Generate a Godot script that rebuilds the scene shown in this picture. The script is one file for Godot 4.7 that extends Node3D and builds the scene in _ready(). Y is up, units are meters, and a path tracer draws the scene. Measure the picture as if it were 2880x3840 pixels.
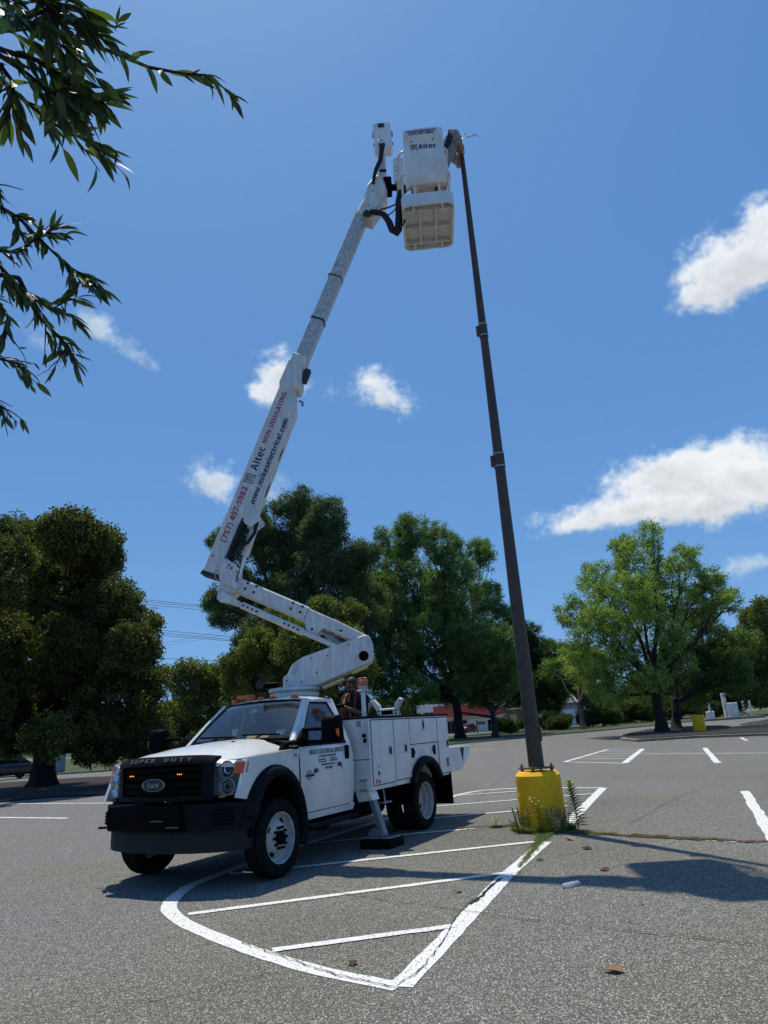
extends Node3D
# A bucket truck raised to a parking-lot light pole. Units are metres, y is up; the camera stands at the origin and looks along -z.

const FOC := 2666.5            # focal length of the photograph in its own pixels (2880 x 3840)
const EYE := Vector3(0, 1.46, 0)
const PITCH := 0.29744
const ROLL := 0.06883
const SUN := Vector3(-0.145, 1.0, -0.33)   # towards the sun, read from the pole's and the platform's shadows
var AX_R: Vector3
var AX_U: Vector3
var AX_F: Vector3
var M := {}
var names := {}

class G:
	var st := SurfaceTool.new()
	var gid := 1
	func _init():
		st.begin(Mesh.PRIMITIVE_TRIANGLES)
	func smooth():
		gid += 1
		st.set_smooth_group(gid)
	func flat():
		st.set_smooth_group(-1)
	func t(a: Vector3, b: Vector3, c: Vector3, o: Vector3):
		st.add_vertex(a)
		if (a - c).cross(a - b).dot(o) < 0.0:
			st.add_vertex(c)
			st.add_vertex(b)
		else:
			st.add_vertex(b)
			st.add_vertex(c)
	func q(a: Vector3, b: Vector3, c: Vector3, d: Vector3, o: Vector3):
		t(a, b, c, o)
		t(a, c, d, o)
	func box(c: Vector3, s: Vector3, bas := Basis(), bev := 0.006):
		flat()
		var h := s * 0.5
		var e: float = minf(bev, 0.4 * minf(s.x, minf(s.y, s.z)))
		var pt := func(sg: Vector3, ax: int) -> Vector3:
			var v := Vector3(sg.x * (h.x - e), sg.y * (h.y - e), sg.z * (h.z - e))
			v[ax] = sg[ax] * h[ax]
			return c + bas * v
		for ax in 3:
			var u := (ax + 1) % 3
			var w := (ax + 2) % 3
			for s1 in [-1.0, 1.0]:
				var k: Array[Vector3] = []
				for uv in [[-1.0, -1.0], [1.0, -1.0], [1.0, 1.0], [-1.0, 1.0]]:
					var sg := Vector3.ZERO
					sg[ax] = s1
					sg[u] = uv[0]
					sg[w] = uv[1]
					k.append(pt.call(sg, ax))
				var o := Vector3.ZERO
				o[ax] = s1
				q(k[0], k[1], k[2], k[3], bas * o)
			if e > 0.0:
				for s1 in [-1.0, 1.0]:
					for s2 in [-1.0, 1.0]:
						var a := Vector3.ZERO
						a[u] = s1
						a[w] = s2
						var b := a
						a[ax] = -1.0
						b[ax] = 1.0
						var o2 := Vector3.ZERO
						o2[u] = s1
						o2[w] = s2
						q(pt.call(a, u), pt.call(b, u), pt.call(b, w), pt.call(a, w), bas * o2)
		if e > 0.0:
			for i in 8:
				var sg := Vector3(1.0 if i & 1 else -1.0, 1.0 if i & 2 else -1.0, 1.0 if i & 4 else -1.0)
				t(pt.call(sg, 0), pt.call(sg, 1), pt.call(sg, 2), bas * sg)
	func ring(c: Vector3, d: Vector3, r: float, n: int) -> PackedVector3Array:
		var u := d.cross(Vector3(0.13, 0.2, 0.97) if absf(d.z) < 0.9 else Vector3(0.97, 0.2, 0.13)).normalized()
		var w := d.cross(u).normalized()
		var out := PackedVector3Array()
		for i in n:
			var a := TAU * i / n
			out.append(c + (u * cos(a) + w * sin(a)) * r)
		return out
	func loft(rings: Array, cap := true):
		smooth()
		for i in rings.size() - 1:
			var A: PackedVector3Array = rings[i]
			var B: PackedVector3Array = rings[i + 1]
			var n := A.size()
			var cen := Vector3.ZERO
			for k in n:
				cen += A[k] + B[k]
			cen /= 2.0 * n
			for k in n:
				var k2 := (k + 1) % n
				var m := (A[k] + A[k2] + B[k] + B[k2]) * 0.25
				q(A[k], A[k2], B[k2], B[k], m - cen)
		if cap:
			flat()
			for e in [[0, 1], [rings.size() - 1, rings.size() - 2]]:
				var A: PackedVector3Array = rings[e[0]]
				var B: PackedVector3Array = rings[e[1]]
				var ca := Vector3.ZERO
				var cb := Vector3.ZERO
				for k in A.size():
					ca += A[k]
					cb += B[k]
				ca /= A.size()
				cb /= A.size()
				for k in A.size():
					t(ca, A[k], A[(k + 1) % A.size()], ca - cb)
	func cyl(a: Vector3, b: Vector3, r0: float, r1 := -1.0, n := 16, cap := true):
		var d := (b - a).normalized()
		loft([ring(a, d, r0, n), ring(b, d, r0 if r1 < 0.0 else r1, n)], cap)
	func tube(pts: Array, r0: float, r1 := -1.0, n := 8, cap := true):
		var rs := []
		var u := Vector3.ZERO
		for i in pts.size():
			var d: Vector3 = (pts[mini(i + 1, pts.size() - 1)] - pts[maxi(i - 1, 0)]).normalized()
			if u == Vector3.ZERO:
				u = d.cross(Vector3(0.13, 0.2, 0.97) if absf(d.z) < 0.9 else Vector3(0.97, 0.2, 0.13)).normalized()
			u = (u - d * u.dot(d)).normalized()
			var w := d.cross(u)
			var r := r0 if r1 < 0.0 else lerpf(r0, r1, float(i) / (pts.size() - 1))
			var rg := PackedVector3Array()
			for k in n:
				rg.append(pts[i] + (u * cos(TAU * k / n) + w * sin(TAU * k / n)) * r)
			rs.append(rg)
		loft(rs, cap)
	# profile points are (radius, height along the axis d from c)
	func lathe(c: Vector3, d: Vector3, prof: Array, n := 24, hard := true, turns := 1.0):
		var dd := d.normalized()
		smooth()
		for i in prof.size() - 1:
			if hard:
				smooth()
			var A := ring(c + dd * prof[i].y, dd, maxf(prof[i].x, 0.0001), n)
			var B := ring(c + dd * prof[i + 1].y, dd, maxf(prof[i + 1].x, 0.0001), n)
			var e: Vector2 = prof[i + 1] - prof[i]
			for k in int(n * turns):
				var k2 := (k + 1) % n
				var m := (A[k] + A[k2] + B[k] + B[k2]) * 0.25 - c
				var rad := (m - dd * m.dot(dd)).normalized()
				q(A[k], A[k2], B[k2], B[k], rad * e.y - dd * e.x)
	func inset(pg: PackedVector2Array, e: float) -> PackedVector2Array:
		var out := PackedVector2Array()
		var n := pg.size()
		for i in n:
			var d0 := (pg[i] - pg[(i + n - 1) % n]).normalized()
			var d1 := (pg[(i + 1) % n] - pg[i]).normalized()
			var nn := Vector2(-d0.y - d1.y, d0.x + d1.x)
			var l := maxf(nn.length_squared() * 0.5, 0.5)
			out.append(pg[i] + nn * e / l)
		return out
	# polygon in the XY plane of xf, extruded from z0 to z1
	func prism(poly: PackedVector2Array, z0: float, z1: float, xf := Transform3D(), bev := 0.006):
		var pg := poly.duplicate()
		if Geometry2D.is_polygon_clockwise(pg):
			pg.reverse()
		var n := pg.size()
		var a := 0.0
		for i in n:
			a += pg[i].cross(pg[(i + 1) % n])
		if a < 0.0:
			pg.reverse()
		var e := minf(bev, absf(z1 - z0) * 0.4)
		var inn := inset(pg, e) if e > 0.0 else pg
		var tr := Geometry2D.triangulate_polygon(inn)
		if tr.is_empty():
			inn = pg
			tr = Geometry2D.triangulate_polygon(inn)
		flat()
		var sz := signf(z1 - z0)
		var L := func(v: Vector2, z: float) -> Vector3: return xf * Vector3(v.x, v.y, z)
		for i in range(0, tr.size(), 3):
			t(L.call(inn[tr[i]], z1), L.call(inn[tr[i + 1]], z1), L.call(inn[tr[i + 2]], z1), xf.basis.z * sz)
			t(L.call(inn[tr[i]], z0), L.call(inn[tr[i + 1]], z0), L.call(inn[tr[i + 2]], z0), -xf.basis.z * sz)
		for i in n:
			var j := (i + 1) % n
			var d := pg[j] - pg[i]
			var o := xf.basis * Vector3(d.y, -d.x, 0)
			q(L.call(pg[i], z0 + sz * e), L.call(pg[j], z0 + sz * e), L.call(pg[j], z1 - sz * e), L.call(pg[i], z1 - sz * e), o)
			if e > 0.0:
				var l := o.length()
				q(L.call(inn[i], z1), L.call(inn[j], z1), L.call(pg[j], z1 - sz * e), L.call(pg[i], z1 - sz * e), o / l + xf.basis.z * sz)
				q(L.call(inn[i], z0), L.call(inn[j], z0), L.call(pg[j], z0 + sz * e), L.call(pg[i], z0 + sz * e), o / l - xf.basis.z * sz)
	# rows of points make a curved sheet with a thickness
	func slab(rows: Array, off: Vector3, hard := false):
		var R := rows.size()
		var C: int = rows[0].size()
		if hard:
			flat()
		else:
			smooth()
		for i in R - 1:
			for k in C - 1:
				q(rows[i][k], rows[i][k + 1], rows[i + 1][k + 1], rows[i + 1][k], -off)
		if not hard:
			smooth()
		for i in R - 1:
			for k in C - 1:
				q(rows[i][k] + off, rows[i][k + 1] + off, rows[i + 1][k + 1] + off, rows[i + 1][k] + off, off)
		flat()
		for i in R - 1:
			for k in [0, C - 1]:
				var o: Vector3 = rows[i][k] - rows[i][1 if k == 0 else C - 2]
				q(rows[i][k], rows[i + 1][k], rows[i + 1][k] + off, rows[i][k] + off, o)
		for k in C - 1:
			for i in [0, R - 1]:
				var o: Vector3 = rows[i][k] - rows[1 if i == 0 else R - 2][k]
				q(rows[i][k], rows[i][k + 1], rows[i][k + 1] + off, rows[i][k] + off, o)
	func done() -> ArrayMesh:
		st.generate_normals()
		return st.commit()

func V(x: float, y: float, z: float) -> Vector3:
	return Vector3(x, y, z)

func numbered(n: String) -> String:
	var k: int = names.get(n, -1) + 1
	names[n] = k
	return n if k == 0 else "%s_%03d" % [n, k]

func tag(o: Node, label: String, category: String, group := "", kind := "") -> Node:
	if label: o.set_meta("label", label)
	if category: o.set_meta("category", category)
	if group: o.set_meta("group", group)
	if kind: o.set_meta("kind", kind)
	return o

func thing(called: String, label: String, category: String, at := Vector3.ZERO, group := "", bas := Basis()) -> Node3D:
	var o := Node3D.new()
	o.name = numbered(called)
	add_child(o)
	o.transform = Transform3D(bas, at)
	tag(o, label, category, group)
	return o

func add_mesh(called: String, mesh: Mesh, m: Material, parent: Node = self, xf := Transform3D()) -> MeshInstance3D:
	var o := MeshInstance3D.new()
	o.mesh = mesh
	o.name = numbered(called) if parent == self else called
	parent.add_child(o, true)
	o.transform = xf
	o.material_override = m
	return o

func part(called: String, g: G, m: Material, parent: Node = self, xf := Transform3D()) -> MeshInstance3D:
	return add_mesh(called, g.done(), m, parent, xf)

func structure(called: String, g: G, m: Material, parent: Node = self) -> MeshInstance3D:
	var o := part(called, g, m, parent)
	if parent == self:
		o.set_meta("kind", "structure")
	return o

func ray(px: float, py: float) -> Vector3:
	return (AX_F + AX_R * (px - 1440.0) / FOC - AX_U * (py - 1920.0) / FOC)

func at_z(px: float, py: float, z: float) -> Vector3:
	var d := ray(px, py)
	return EYE + d * ((z - EYE.z) / d.z)

func at_y(px: float, py: float, y := 0.0) -> Vector3:
	var d := ray(px, py)
	return EYE + d * ((y - EYE.y) / d.y)

# ---------------------------------------------------------------- materials
func mat(c: Color, rough := 0.7, metal := 0.0) -> StandardMaterial3D:
	var m := StandardMaterial3D.new()
	m.albedo_color = c
	m.roughness = rough
	m.metallic = metal
	return m

func noise(freq: float, sd: int, oct := 4, type := FastNoiseLite.TYPE_SIMPLEX_SMOOTH) -> FastNoiseLite:
	var n := FastNoiseLite.new()
	n.noise_type = type
	n.frequency = freq
	n.seed = sd
	n.fractal_octaves = oct
	return n

# a seamless noise picture whose grey is spread between two colours
func noise_image(size: int, freq: float, sd: int, a: Color, b: Color, bite := 1.0, oct := 4) -> Image:
	var im := noise(freq, sd, oct).get_seamless_image(size, size)
	im.convert(Image.FORMAT_L8)
	var src := im.get_data()
	var out := PackedByteArray()
	out.resize(size * size * 3)
	for i in size * size:
		var t := clampf((src[i] / 255.0 - 0.5) * bite + 0.5, 0.0, 1.0)
		out[i * 3] = int(lerpf(a.r, b.r, t) * 255.0)
		out[i * 3 + 1] = int(lerpf(a.g, b.g, t) * 255.0)
		out[i * 3 + 2] = int(lerpf(a.b, b.b, t) * 255.0)
	return Image.create_from_data(size, size, false, Image.FORMAT_RGB8, out)

func textured(im: Image, rough: float, scale: float, world := false, bump := 0.0, metal := 0.0) -> StandardMaterial3D:
	var m := mat(Color.WHITE, rough, metal)
	m.albedo_texture = ImageTexture.create_from_image(im)
	m.uv1_triplanar = true
	m.uv1_world_triplanar = world
	m.uv1_scale = Vector3.ONE * scale
	if bump > 0.0:
		var b := im.duplicate()
		b.convert(Image.FORMAT_RGBA8)
		b.bump_map_to_normal_map(bump)
		m.normal_enabled = true
		m.normal_texture = ImageTexture.create_from_image(b)
	return m

# aggregate: many small stones of uneven grey pressed into a dark binder
func aggregate_image(size: int, count: int, base: Color, lo: float, hi: float, sd: int) -> Image:
	var rng := RandomNumberGenerator.new()
	rng.seed = sd
	var data := PackedByteArray()
	data.resize(size * size * 3)
	for i in size * size:
		var j := rng.randf_range(0.8, 1.2)
		data[i * 3] = int(clampf(base.r * j, 0, 1) * 255)
		data[i * 3 + 1] = int(clampf(base.g * j, 0, 1) * 255)
		data[i * 3 + 2] = int(clampf(base.b * j, 0, 1) * 255)
	for k in count:
		var v := lerpf(lo, hi, pow(rng.randf(), 1.7))
		var warm := rng.randf_range(-0.03, 0.04)
		var r := rng.randf_range(0.8, 2.9)
		var cx := rng.randi() % size
		var cy := rng.randi() % size
		var ri := int(ceil(r))
		var sq := rng.randf_range(0.6, 1.5)
		for dy in range(-ri, ri + 1):
			for dx in range(-ri, ri + 1):
				if dx * dx * sq + dy * dy / sq <= r * r:
					var i := (((cy + dy + size) % size) * size + (cx + dx + size) % size) * 3
					data[i] = int(clampf(v + warm, 0, 1) * 255)
					data[i + 1] = int(clampf(v + warm * 0.4, 0, 1) * 255)
					data[i + 2] = int(clampf(v - warm * 0.6, 0, 1) * 255)
	return Image.create_from_data(size, size, false, Image.FORMAT_RGB8, data)

func make_materials():
	var white := noise_image(256, 0.012, 3, Color(0.79, 0.79, 0.77), Color(0.85, 0.85, 0.84), 1.2)
	M.white = textured(white, 0.32, 0.7)
	M.white.clearcoat_enabled = true
	M.white.clearcoat = 0.5
	M.white.clearcoat_roughness = 0.08
	M.boomwhite = textured(noise_image(256, 0.02, 5, Color(0.73, 0.73, 0.71), Color(0.83, 0.83, 0.815), 1.3, 5), 0.5, 0.6)
	M.boomwhite.uv1_scale = V(2.2, 0.45, 2.2)
	M.worn = textured(noise_image(256, 0.06, 6, Color(0.54, 0.56, 0.57), Color(0.78, 0.80, 0.80), 2.0, 5), 0.45, 1.3)
	M.worn.uv1_scale = V(2.6, 0.5, 2.6)
	M.cover = textured(noise_image(256, 0.01, 7, Color(0.80, 0.79, 0.76), Color(0.86, 0.86, 0.85), 1.5), 0.75, 0.8)
	M.tan = textured(noise_image(256, 0.03, 8, Color(0.76, 0.76, 0.755), Color(0.84, 0.84, 0.835), 1.6), 0.7, 1.5)
	M.black = mat(Color(0.04, 0.041, 0.045), 0.6)
	M.black.metallic_specular = 0.15
	M.trim = textured(noise_image(128, 0.02, 9, Color(0.075, 0.08, 0.095), Color(0.105, 0.11, 0.125), 1.6), 0.62, 2.0)
	M.trim.metallic_specular = 0.2
	M.rubber = textured(noise_image(128, 0.03, 10, Color(0.085, 0.085, 0.085), Color(0.13, 0.128, 0.125), 1.6), 0.9, 3.0)
	M.rubber.metallic_specular = 0.2
	M.rim = textured(noise_image(128, 0.02, 11, Color(0.62, 0.62, 0.60), Color(0.72, 0.72, 0.71), 2.0), 0.42, 3.0)
	M.rust = textured(noise_image(128, 0.04, 12, Color(0.34, 0.22, 0.12), Color(0.52, 0.42, 0.30), 2.2), 0.85, 4.0)
	M.legsteel = mat(Color(0.50, 0.51, 0.52), 0.5, 0.5)
	M.steel = mat(Color(0.62, 0.63, 0.64), 0.32, 0.9)
	M.galv = mat(Color(0.60, 0.61, 0.62), 0.45, 0.75)
	M.chrome = mat(Color(0.80, 0.80, 0.82), 0.12, 1.0)
	M.glass = mat(Color(0.10, 0.14, 0.15, 0.20), 0.02)
	M.glass.metallic_specular = 0.7
	M.glass.transparency = BaseMaterial3D.TRANSPARENCY_ALPHA
	M.lens = mat(Color(0.60, 0.64, 0.66, 0.03), 0.02)
	M.lens.metallic_specular = 0.25
	M.lens.transparency = BaseMaterial3D.TRANSPARENCY_ALPHA
	M.amber = mat(Color(0.86, 0.36, 0.05), 0.25)
	M.amber.backlight_enabled = true
	M.amber.backlight = Color(0.45, 0.16, 0.02)
	M.red = mat(Color(0.50, 0.045, 0.07), 0.7)
	M.redink = mat(Color(0.62, 0.09, 0.14), 0.5)
	M.navy = mat(Color(0.08, 0.10, 0.28), 0.5)
	M.ink = mat(Color(0.10, 0.10, 0.11), 0.5)
	M.greyink = mat(Color(0.36, 0.36, 0.33), 0.5)
	M.paper = mat(Color(0.82, 0.83, 0.80), 0.6)
	M.dash = mat(Color(0.10, 0.10, 0.105), 0.8)
	M.seat = mat(Color(0.22, 0.22, 0.23), 0.9)
	M.hose = mat(Color(0.045, 0.048, 0.06), 0.75)
	M.brown = textured(noise_image(256, 0.02, 13, Color(0.25, 0.185, 0.14), Color(0.31, 0.235, 0.18), 1.6), 0.55, 1.2)
	M.yellow = textured(noise_image(512, 0.012, 14, Color(0.93, 0.68, 0.06), Color(0.97, 0.74, 0.09), 1.2, 5), 0.85, 1.0, false, 1.0)
	M.pit = mat(Color(0.30, 0.20, 0.07), 0.95)
	var ag := aggregate_image(1024, 90000, Color(0.30, 0.30, 0.29), 0.22, 0.80, 21)
	M.asphalt = textured(ag, 0.92, 0.55, true, 3.0)
	M.asphalt.vertex_color_use_as_albedo = true
	var pt := aggregate_image(512, 9000, Color(0.83, 0.83, 0.81), 0.86, 0.78, 22)
	var wear := noise(0.05, 31, 4).get_seamless_image(512, 512)
	for y in 512:
		for x in 512:
			var w := wear.get_pixel(x, y).r
			if w < 0.20 + 0.10 * (((x * 7919 + y * 104729) % 97) / 97.0):
				pt.set_pixel(x, y, Color(0.42, 0.42, 0.42))
	M.paint = textured(pt, 0.8, 1.1, true)
	M.crack = mat(Color(0.14, 0.135, 0.125), 1.0)
	M.debris = textured(noise_image(256, 0.06, 15, Color(0.20, 0.13, 0.09), Color(0.44, 0.27, 0.17), 2.4), 1.0, 3.0, true)
	M.soil = textured(noise_image(256, 0.05, 16, Color(0.10, 0.08, 0.062), Color(0.19, 0.15, 0.118), 2.0), 1.0, 0.9, true)
	M.grass = textured(noise_image(256, 0.05, 17, Color(0.15, 0.20, 0.07), Color(0.29, 0.34, 0.12), 2.0), 1.0, 0.6, true)
	M.kerb = textured(noise_image(128, 0.04, 18, Color(0.40, 0.385, 0.36), Color(0.52, 0.50, 0.47), 1.8), 0.95, 1.0, true)
	M.bark = textured(noise_image(256, 0.05, 19, Color(0.10, 0.085, 0.07), Color(0.21, 0.185, 0.155), 2.4), 1.0, 1.6, false, 4.0)
	M.leaf = mat(Color.WHITE, 0.55)
	M.leaf.vertex_color_use_as_albedo = true
	M.leaf.backlight_enabled = true
	M.leaf.backlight = Color(0.86, 0.95, 0.36)
	M.leaf.cull_mode = BaseMaterial3D.CULL_DISABLED
	M.skin1 = mat(Color(0.42, 0.27, 0.20), 0.55)
	M.skin2 = mat(Color(0.60, 0.44, 0.37), 0.55)
	M.hair = mat(Color(0.07, 0.05, 0.045), 0.7)
	M.shirtblack = mat(Color(0.06, 0.055, 0.06), 0.95)
	M.shirtgrey = textured(noise_image(128, 0.03, 23, Color(0.40, 0.42, 0.43), Color(0.56, 0.58, 0.58), 2.0), 0.95, 4.0)
	M.trouser = mat(Color(0.13, 0.14, 0.17), 0.95)

var fonts := {}
func font(kind: String) -> Font:
	if not fonts.has(kind):
		var f := SystemFont.new()
		f.font_names = PackedStringArray(["Droid Serif" if kind.begins_with("serif") else "Droid Sans"])
		f.font_weight = 700 if kind.ends_with("bold") else 400
		fonts[kind] = f
	return fonts[kind]

# lettering on the plane of xf (its x runs along the text, its y up the letters), cap height h and, if given, total width w
func lettering(parent: Node, text: String, xf: Transform3D, h: float, m: Material, kind := "sans", w := 0.0, shear := 0.0, called := "lettering"):
	var tm := TextMesh.new()
	tm.text = text
	tm.font = font(kind)
	tm.font_size = 64
	tm.pixel_size = 0.01
	tm.depth = 0.02
	tm.curve_step = 4.0
	var b := tm.get_aabb()
	var sy := h / maxf(b.size.y, 0.001)
	var sx := w / b.size.x if w > 0.0 else sy
	var loc := Transform3D(Basis(V(sx, 0, 0), V(shear * sy, sy, 0), V(0, 0, 0.15)), Vector3.ZERO)
	loc.origin = -(loc.basis * b.get_center())
	add_mesh(called, tm, m, parent, xf * loc)

# ---------------------------------------------------------------- sky
func sky_image() -> Image:
	var w0 := 528             # 512 columns and a margin of 8 on each side, so that the picture closes on itself
	var h0 := 256
	var data := PackedByteArray()
	data.resize(w0 * h0 * 3)
	var s := SUN.normalized()
	for y in h0:
		var el := (0.5 - (y + 0.5) / h0) * PI
		for x in w0:
			var lon := (x - 8 + 0.5) / 512.0 * TAU
			var d := V(sin(lon) * cos(el), sin(el), -cos(lon) * cos(el))
			var hz := exp(-maxf(el, 0.0) / 0.16)
			var c := Color(0.245, 0.437, 0.715).lerp(Color(0.450, 0.670, 0.905), exp(-maxf(el, 0.0) / 0.52)).lerp(Color(0.62, 0.77, 0.91), hz * 0.5)
			var ang := acos(clampf(d.dot(s), -1.0, 1.0))
			c = c.lerp(Color(0.80, 0.89, 0.98), 0.85 * exp(-ang / 0.40))
			var i := (y * w0 + x) * 3
			data[i] = int(c.r * 255.0)
			data[i + 1] = int(c.g * 255.0)
			data[i + 2] = int(c.b * 255.0)
	var im := Image.create_from_data(w0, h0, false, Image.FORMAT_RGB8, data)
	im.resize(4224, 2048, Image.INTERPOLATE_CUBIC)
	im = im.get_region(Rect2i(64, 0, 4096, 2048))
	# clouds: where they stand, half width, half height (in photograph pixels), seed, thickness, lean
	var fb := noise(1.0, 77, 6)
	var clouds := [
		[2740, 1010, 270, 190, 1, 1.3, 0.15], [2860, 840, 160, 120, 21, 1.1, 0.30], [2620, 1850, 480, 175, 2, 1.6, -0.12], [2380, 1905, 360, 95, 12, 1.3, 0.0], [2560, 1770, 300, 130, 22, 1.5, -0.1], [2740, 1745, 260, 130, 26, 1.5, -0.1], [2850, 1810, 260, 150, 25, 1.5, -0.2], [2170, 1965, 170, 50, 23, 0.95, 0.05],
		[1440, 1490, 175, 100, 3, 0.95, -0.35], [1390, 1430, 90, 70, 24, 0.8, 0.0], [1040, 1440, 130, 150, 4, 1.0, 0.9], [1240, 1470, 70, 60, 14, 0.5, 0.0],
		[800, 1800, 170, 100, 5, 0.85, -0.6], [1010, 1850, 90, 60, 15, 0.5, 0.0], [375, 1240, 120, 55, 6, 0.75, -0.7], [505, 1330, 75, 48, 16, 0.5, -0.3],
		[190, 1290, 120, 70, 7, 0.42, -0.3], [2830, 2115, 170, 60, 8, 0.6, 0.1], [2240, 2640, 500, 60, 9, 0.5, 0.0],
		[-900, 1500, 420, 190, 10, 1.1, 0.1], [4200, 1500, 500, 240, 11, 1.1, 0.0]]
	for cl in clouds:
		var d0 := ray(cl[0], cl[1]).normalized()
		var rt := d0.cross(Vector3.UP).normalized()
		var up := rt.cross(d0)
		var k := d0.dot(AX_F)
		var a: float = cl[2] / FOC * k
		var b: float = cl[3] / FOC * k
		var el0 := asin(d0.y)
		var lon0 := atan2(d0.x, -d0.z)
		var ext := maxf(a, b) * 1.5
		var ca := cos(cl[6])
		var sa := sin(cl[6])
		var dl := ext / cos(minf(el0 + ext, 1.3))
		var x0 := int((lon0 - dl) / TAU * 4096)
		var x1 := int((lon0 + dl) / TAU * 4096)
		var y0 := maxi(0, int((0.5 - (el0 + ext) / PI) * 2048))
		var y1 := mini(1024, int((0.5 - (el0 - ext) / PI) * 2048))
		for y in range(y0, y1):
			var el := (0.5 - (y + 0.5) / 2048.0) * PI
			for x in range(x0, x1):
				var lon := (x + 0.5) / 4096.0 * TAU
				var d := V(sin(lon) * cos(el), sin(el), -cos(lon) * cos(el))
				var dz := d.dot(d0)
				var u0 := d.dot(rt) / dz
				var v0 := d.dot(up) / dz
				var u := (u0 * ca + v0 * sa) / a
				var v := (-u0 * sa + v0 * ca) / b
				if v < 0.0:
					v *= 1.25
				var e := 1.0 - sqrt(u * u + v * v)
				if e < -0.5:
					continue
				var n := fb.get_noise_3d(u0 * 9.0 + cl[4] * 9.1, v0 * 12.0, cl[4] * 3.7) + 0.55 * fb.get_noise_3d(u0 * 30.0, v0 * 36.0 + cl[4] * 5.0, 2.0) + 0.36 * fb.get_noise_3d(u0 * 95.0, v0 * 105.0, cl[4] * 2.0)
				var val: float = e * cl[5] + n * 0.58 - 0.06
				var al := smoothstep(0.0, 0.70, val)
				if al <= 0.0:
					continue
				var n2 := fb.get_noise_3d(u0 * 22.0 + 40.0, v0 * 30.0, cl[4])
				var lit := clampf(0.97 + v * 0.09 + n2 * 0.07 - maxf(val - 0.6, 0.0) * 0.10, 0.80, 1.0)
				var px := im.get_pixel(posmod(x, 4096), y)
				im.set_pixel(posmod(x, 4096), y, px.lerp(Color(lit * 0.955, lit * 0.965, lit * 0.98), al * minf(0.96, cl[5] * 0.92)))
	return im

func _ready():
	# camera
	var cp := cos(PITCH)
	var sp := sin(PITCH)
	AX_F = V(0, sp, -cp)
	var up0 := V(0, cp, sp)
	AX_R = V(1, 0, 0) * cos(ROLL) - up0 * sin(ROLL)
	AX_U = V(1, 0, 0) * sin(ROLL) + up0 * cos(ROLL)
	var cam := Camera3D.new()
	cam.name = "main_camera"
	cam.transform = Transform3D(Basis(AX_R, AX_U, -AX_F), EYE)
	cam.fov = rad_to_deg(2.0 * atan(1920.0 / FOC))
	cam.near = 0.05
	cam.far = 2000.0
	add_child(cam)
	# sky and exposure
	var env := Environment.new()
	env.background_mode = Environment.BG_SKY
	var pano := PanoramaSkyMaterial.new()
	pano.panorama = ImageTexture.create_from_image(sky_image())
	pano.energy_multiplier = 1.0
	var sky := Sky.new()
	sky.sky_material = pano
	env.sky = sky
	env.tonemap_mode = Environment.TONE_MAPPER_LINEAR
	env.tonemap_exposure = 1.0
	env.sdfgi_enabled = true
	env.ssao_enabled = true
	env.ssil_enabled = true
	var we := WorldEnvironment.new()
	we.name = "world_environment"
	we.environment = env
	add_child(we)
	# sun
	var sun := DirectionalLight3D.new()
	sun.name = "sun"
	sun.light_color = Color(1.0, 0.965, 0.90)
	sun.light_energy = 1.42
	sun.light_angular_distance = 0.5
	sun.shadow_enabled = true
	add_child(sun)
	sun.look_at_from_position(SUN * 50.0, Vector3.ZERO, V(0, 0, 1))
	make_materials()
	build_ground()
	build_buildings()
	build_trees()
	build_truck()
	build_pole()
	build_people()
	build_small_things()
	build_overhang()

# ---------------------------------------------------------------- ground, markings, verges
func strip(g: G, pts: Array, w: float, y: float, sd := 1, rough := 0.006, step := 0.12):
	# a painted band along pts with slightly ragged edges
	var rng := RandomNumberGenerator.new()
	rng.seed = sd
	var P: Array[Vector2] = []
	for i in pts.size() - 1:
		var n := maxi(1, int(pts[i].distance_to(pts[i + 1]) / step))
		for k in n:
			P.append(pts[i].lerp(pts[i + 1], float(k) / n))
	P.append(pts[pts.size() - 1])
	g.flat()
	var pl := Vector3.ZERO
	var pr := Vector3.ZERO
	for i in P.size():
		var d := (P[mini(i + 1, P.size() - 1)] - P[maxi(i - 1, 0)]).normalized()
		var nn := Vector2(-d.y, d.x)
		var a := P[i] + nn * (w * 0.5 + rng.randf_range(-rough, rough))
		var b := P[i] - nn * (w * 0.5 + rng.randf_range(-rough, rough))
		var l := V(a.x, y, a.y)
		var r := V(b.x, y, b.y)
		if i > 0:
			g.q(pl, pr, r, l, Vector3.UP)
		pl = l
		pr = r

func smooth_path(pts: Array, n := 6) -> Array:
	var out := []
	for i in pts.size() - 1:
		var p0: Vector2 = pts[maxi(i - 1, 0)]
		var p1: Vector2 = pts[i]
		var p2: Vector2 = pts[i + 1]
		var p3: Vector2 = pts[mini(i + 2, pts.size() - 1)]
		for k in n:
			out.append(p1.cubic_interpolate(p2, p0, p3, float(k) / n))
	out.append(pts[pts.size() - 1])
	return out

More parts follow.
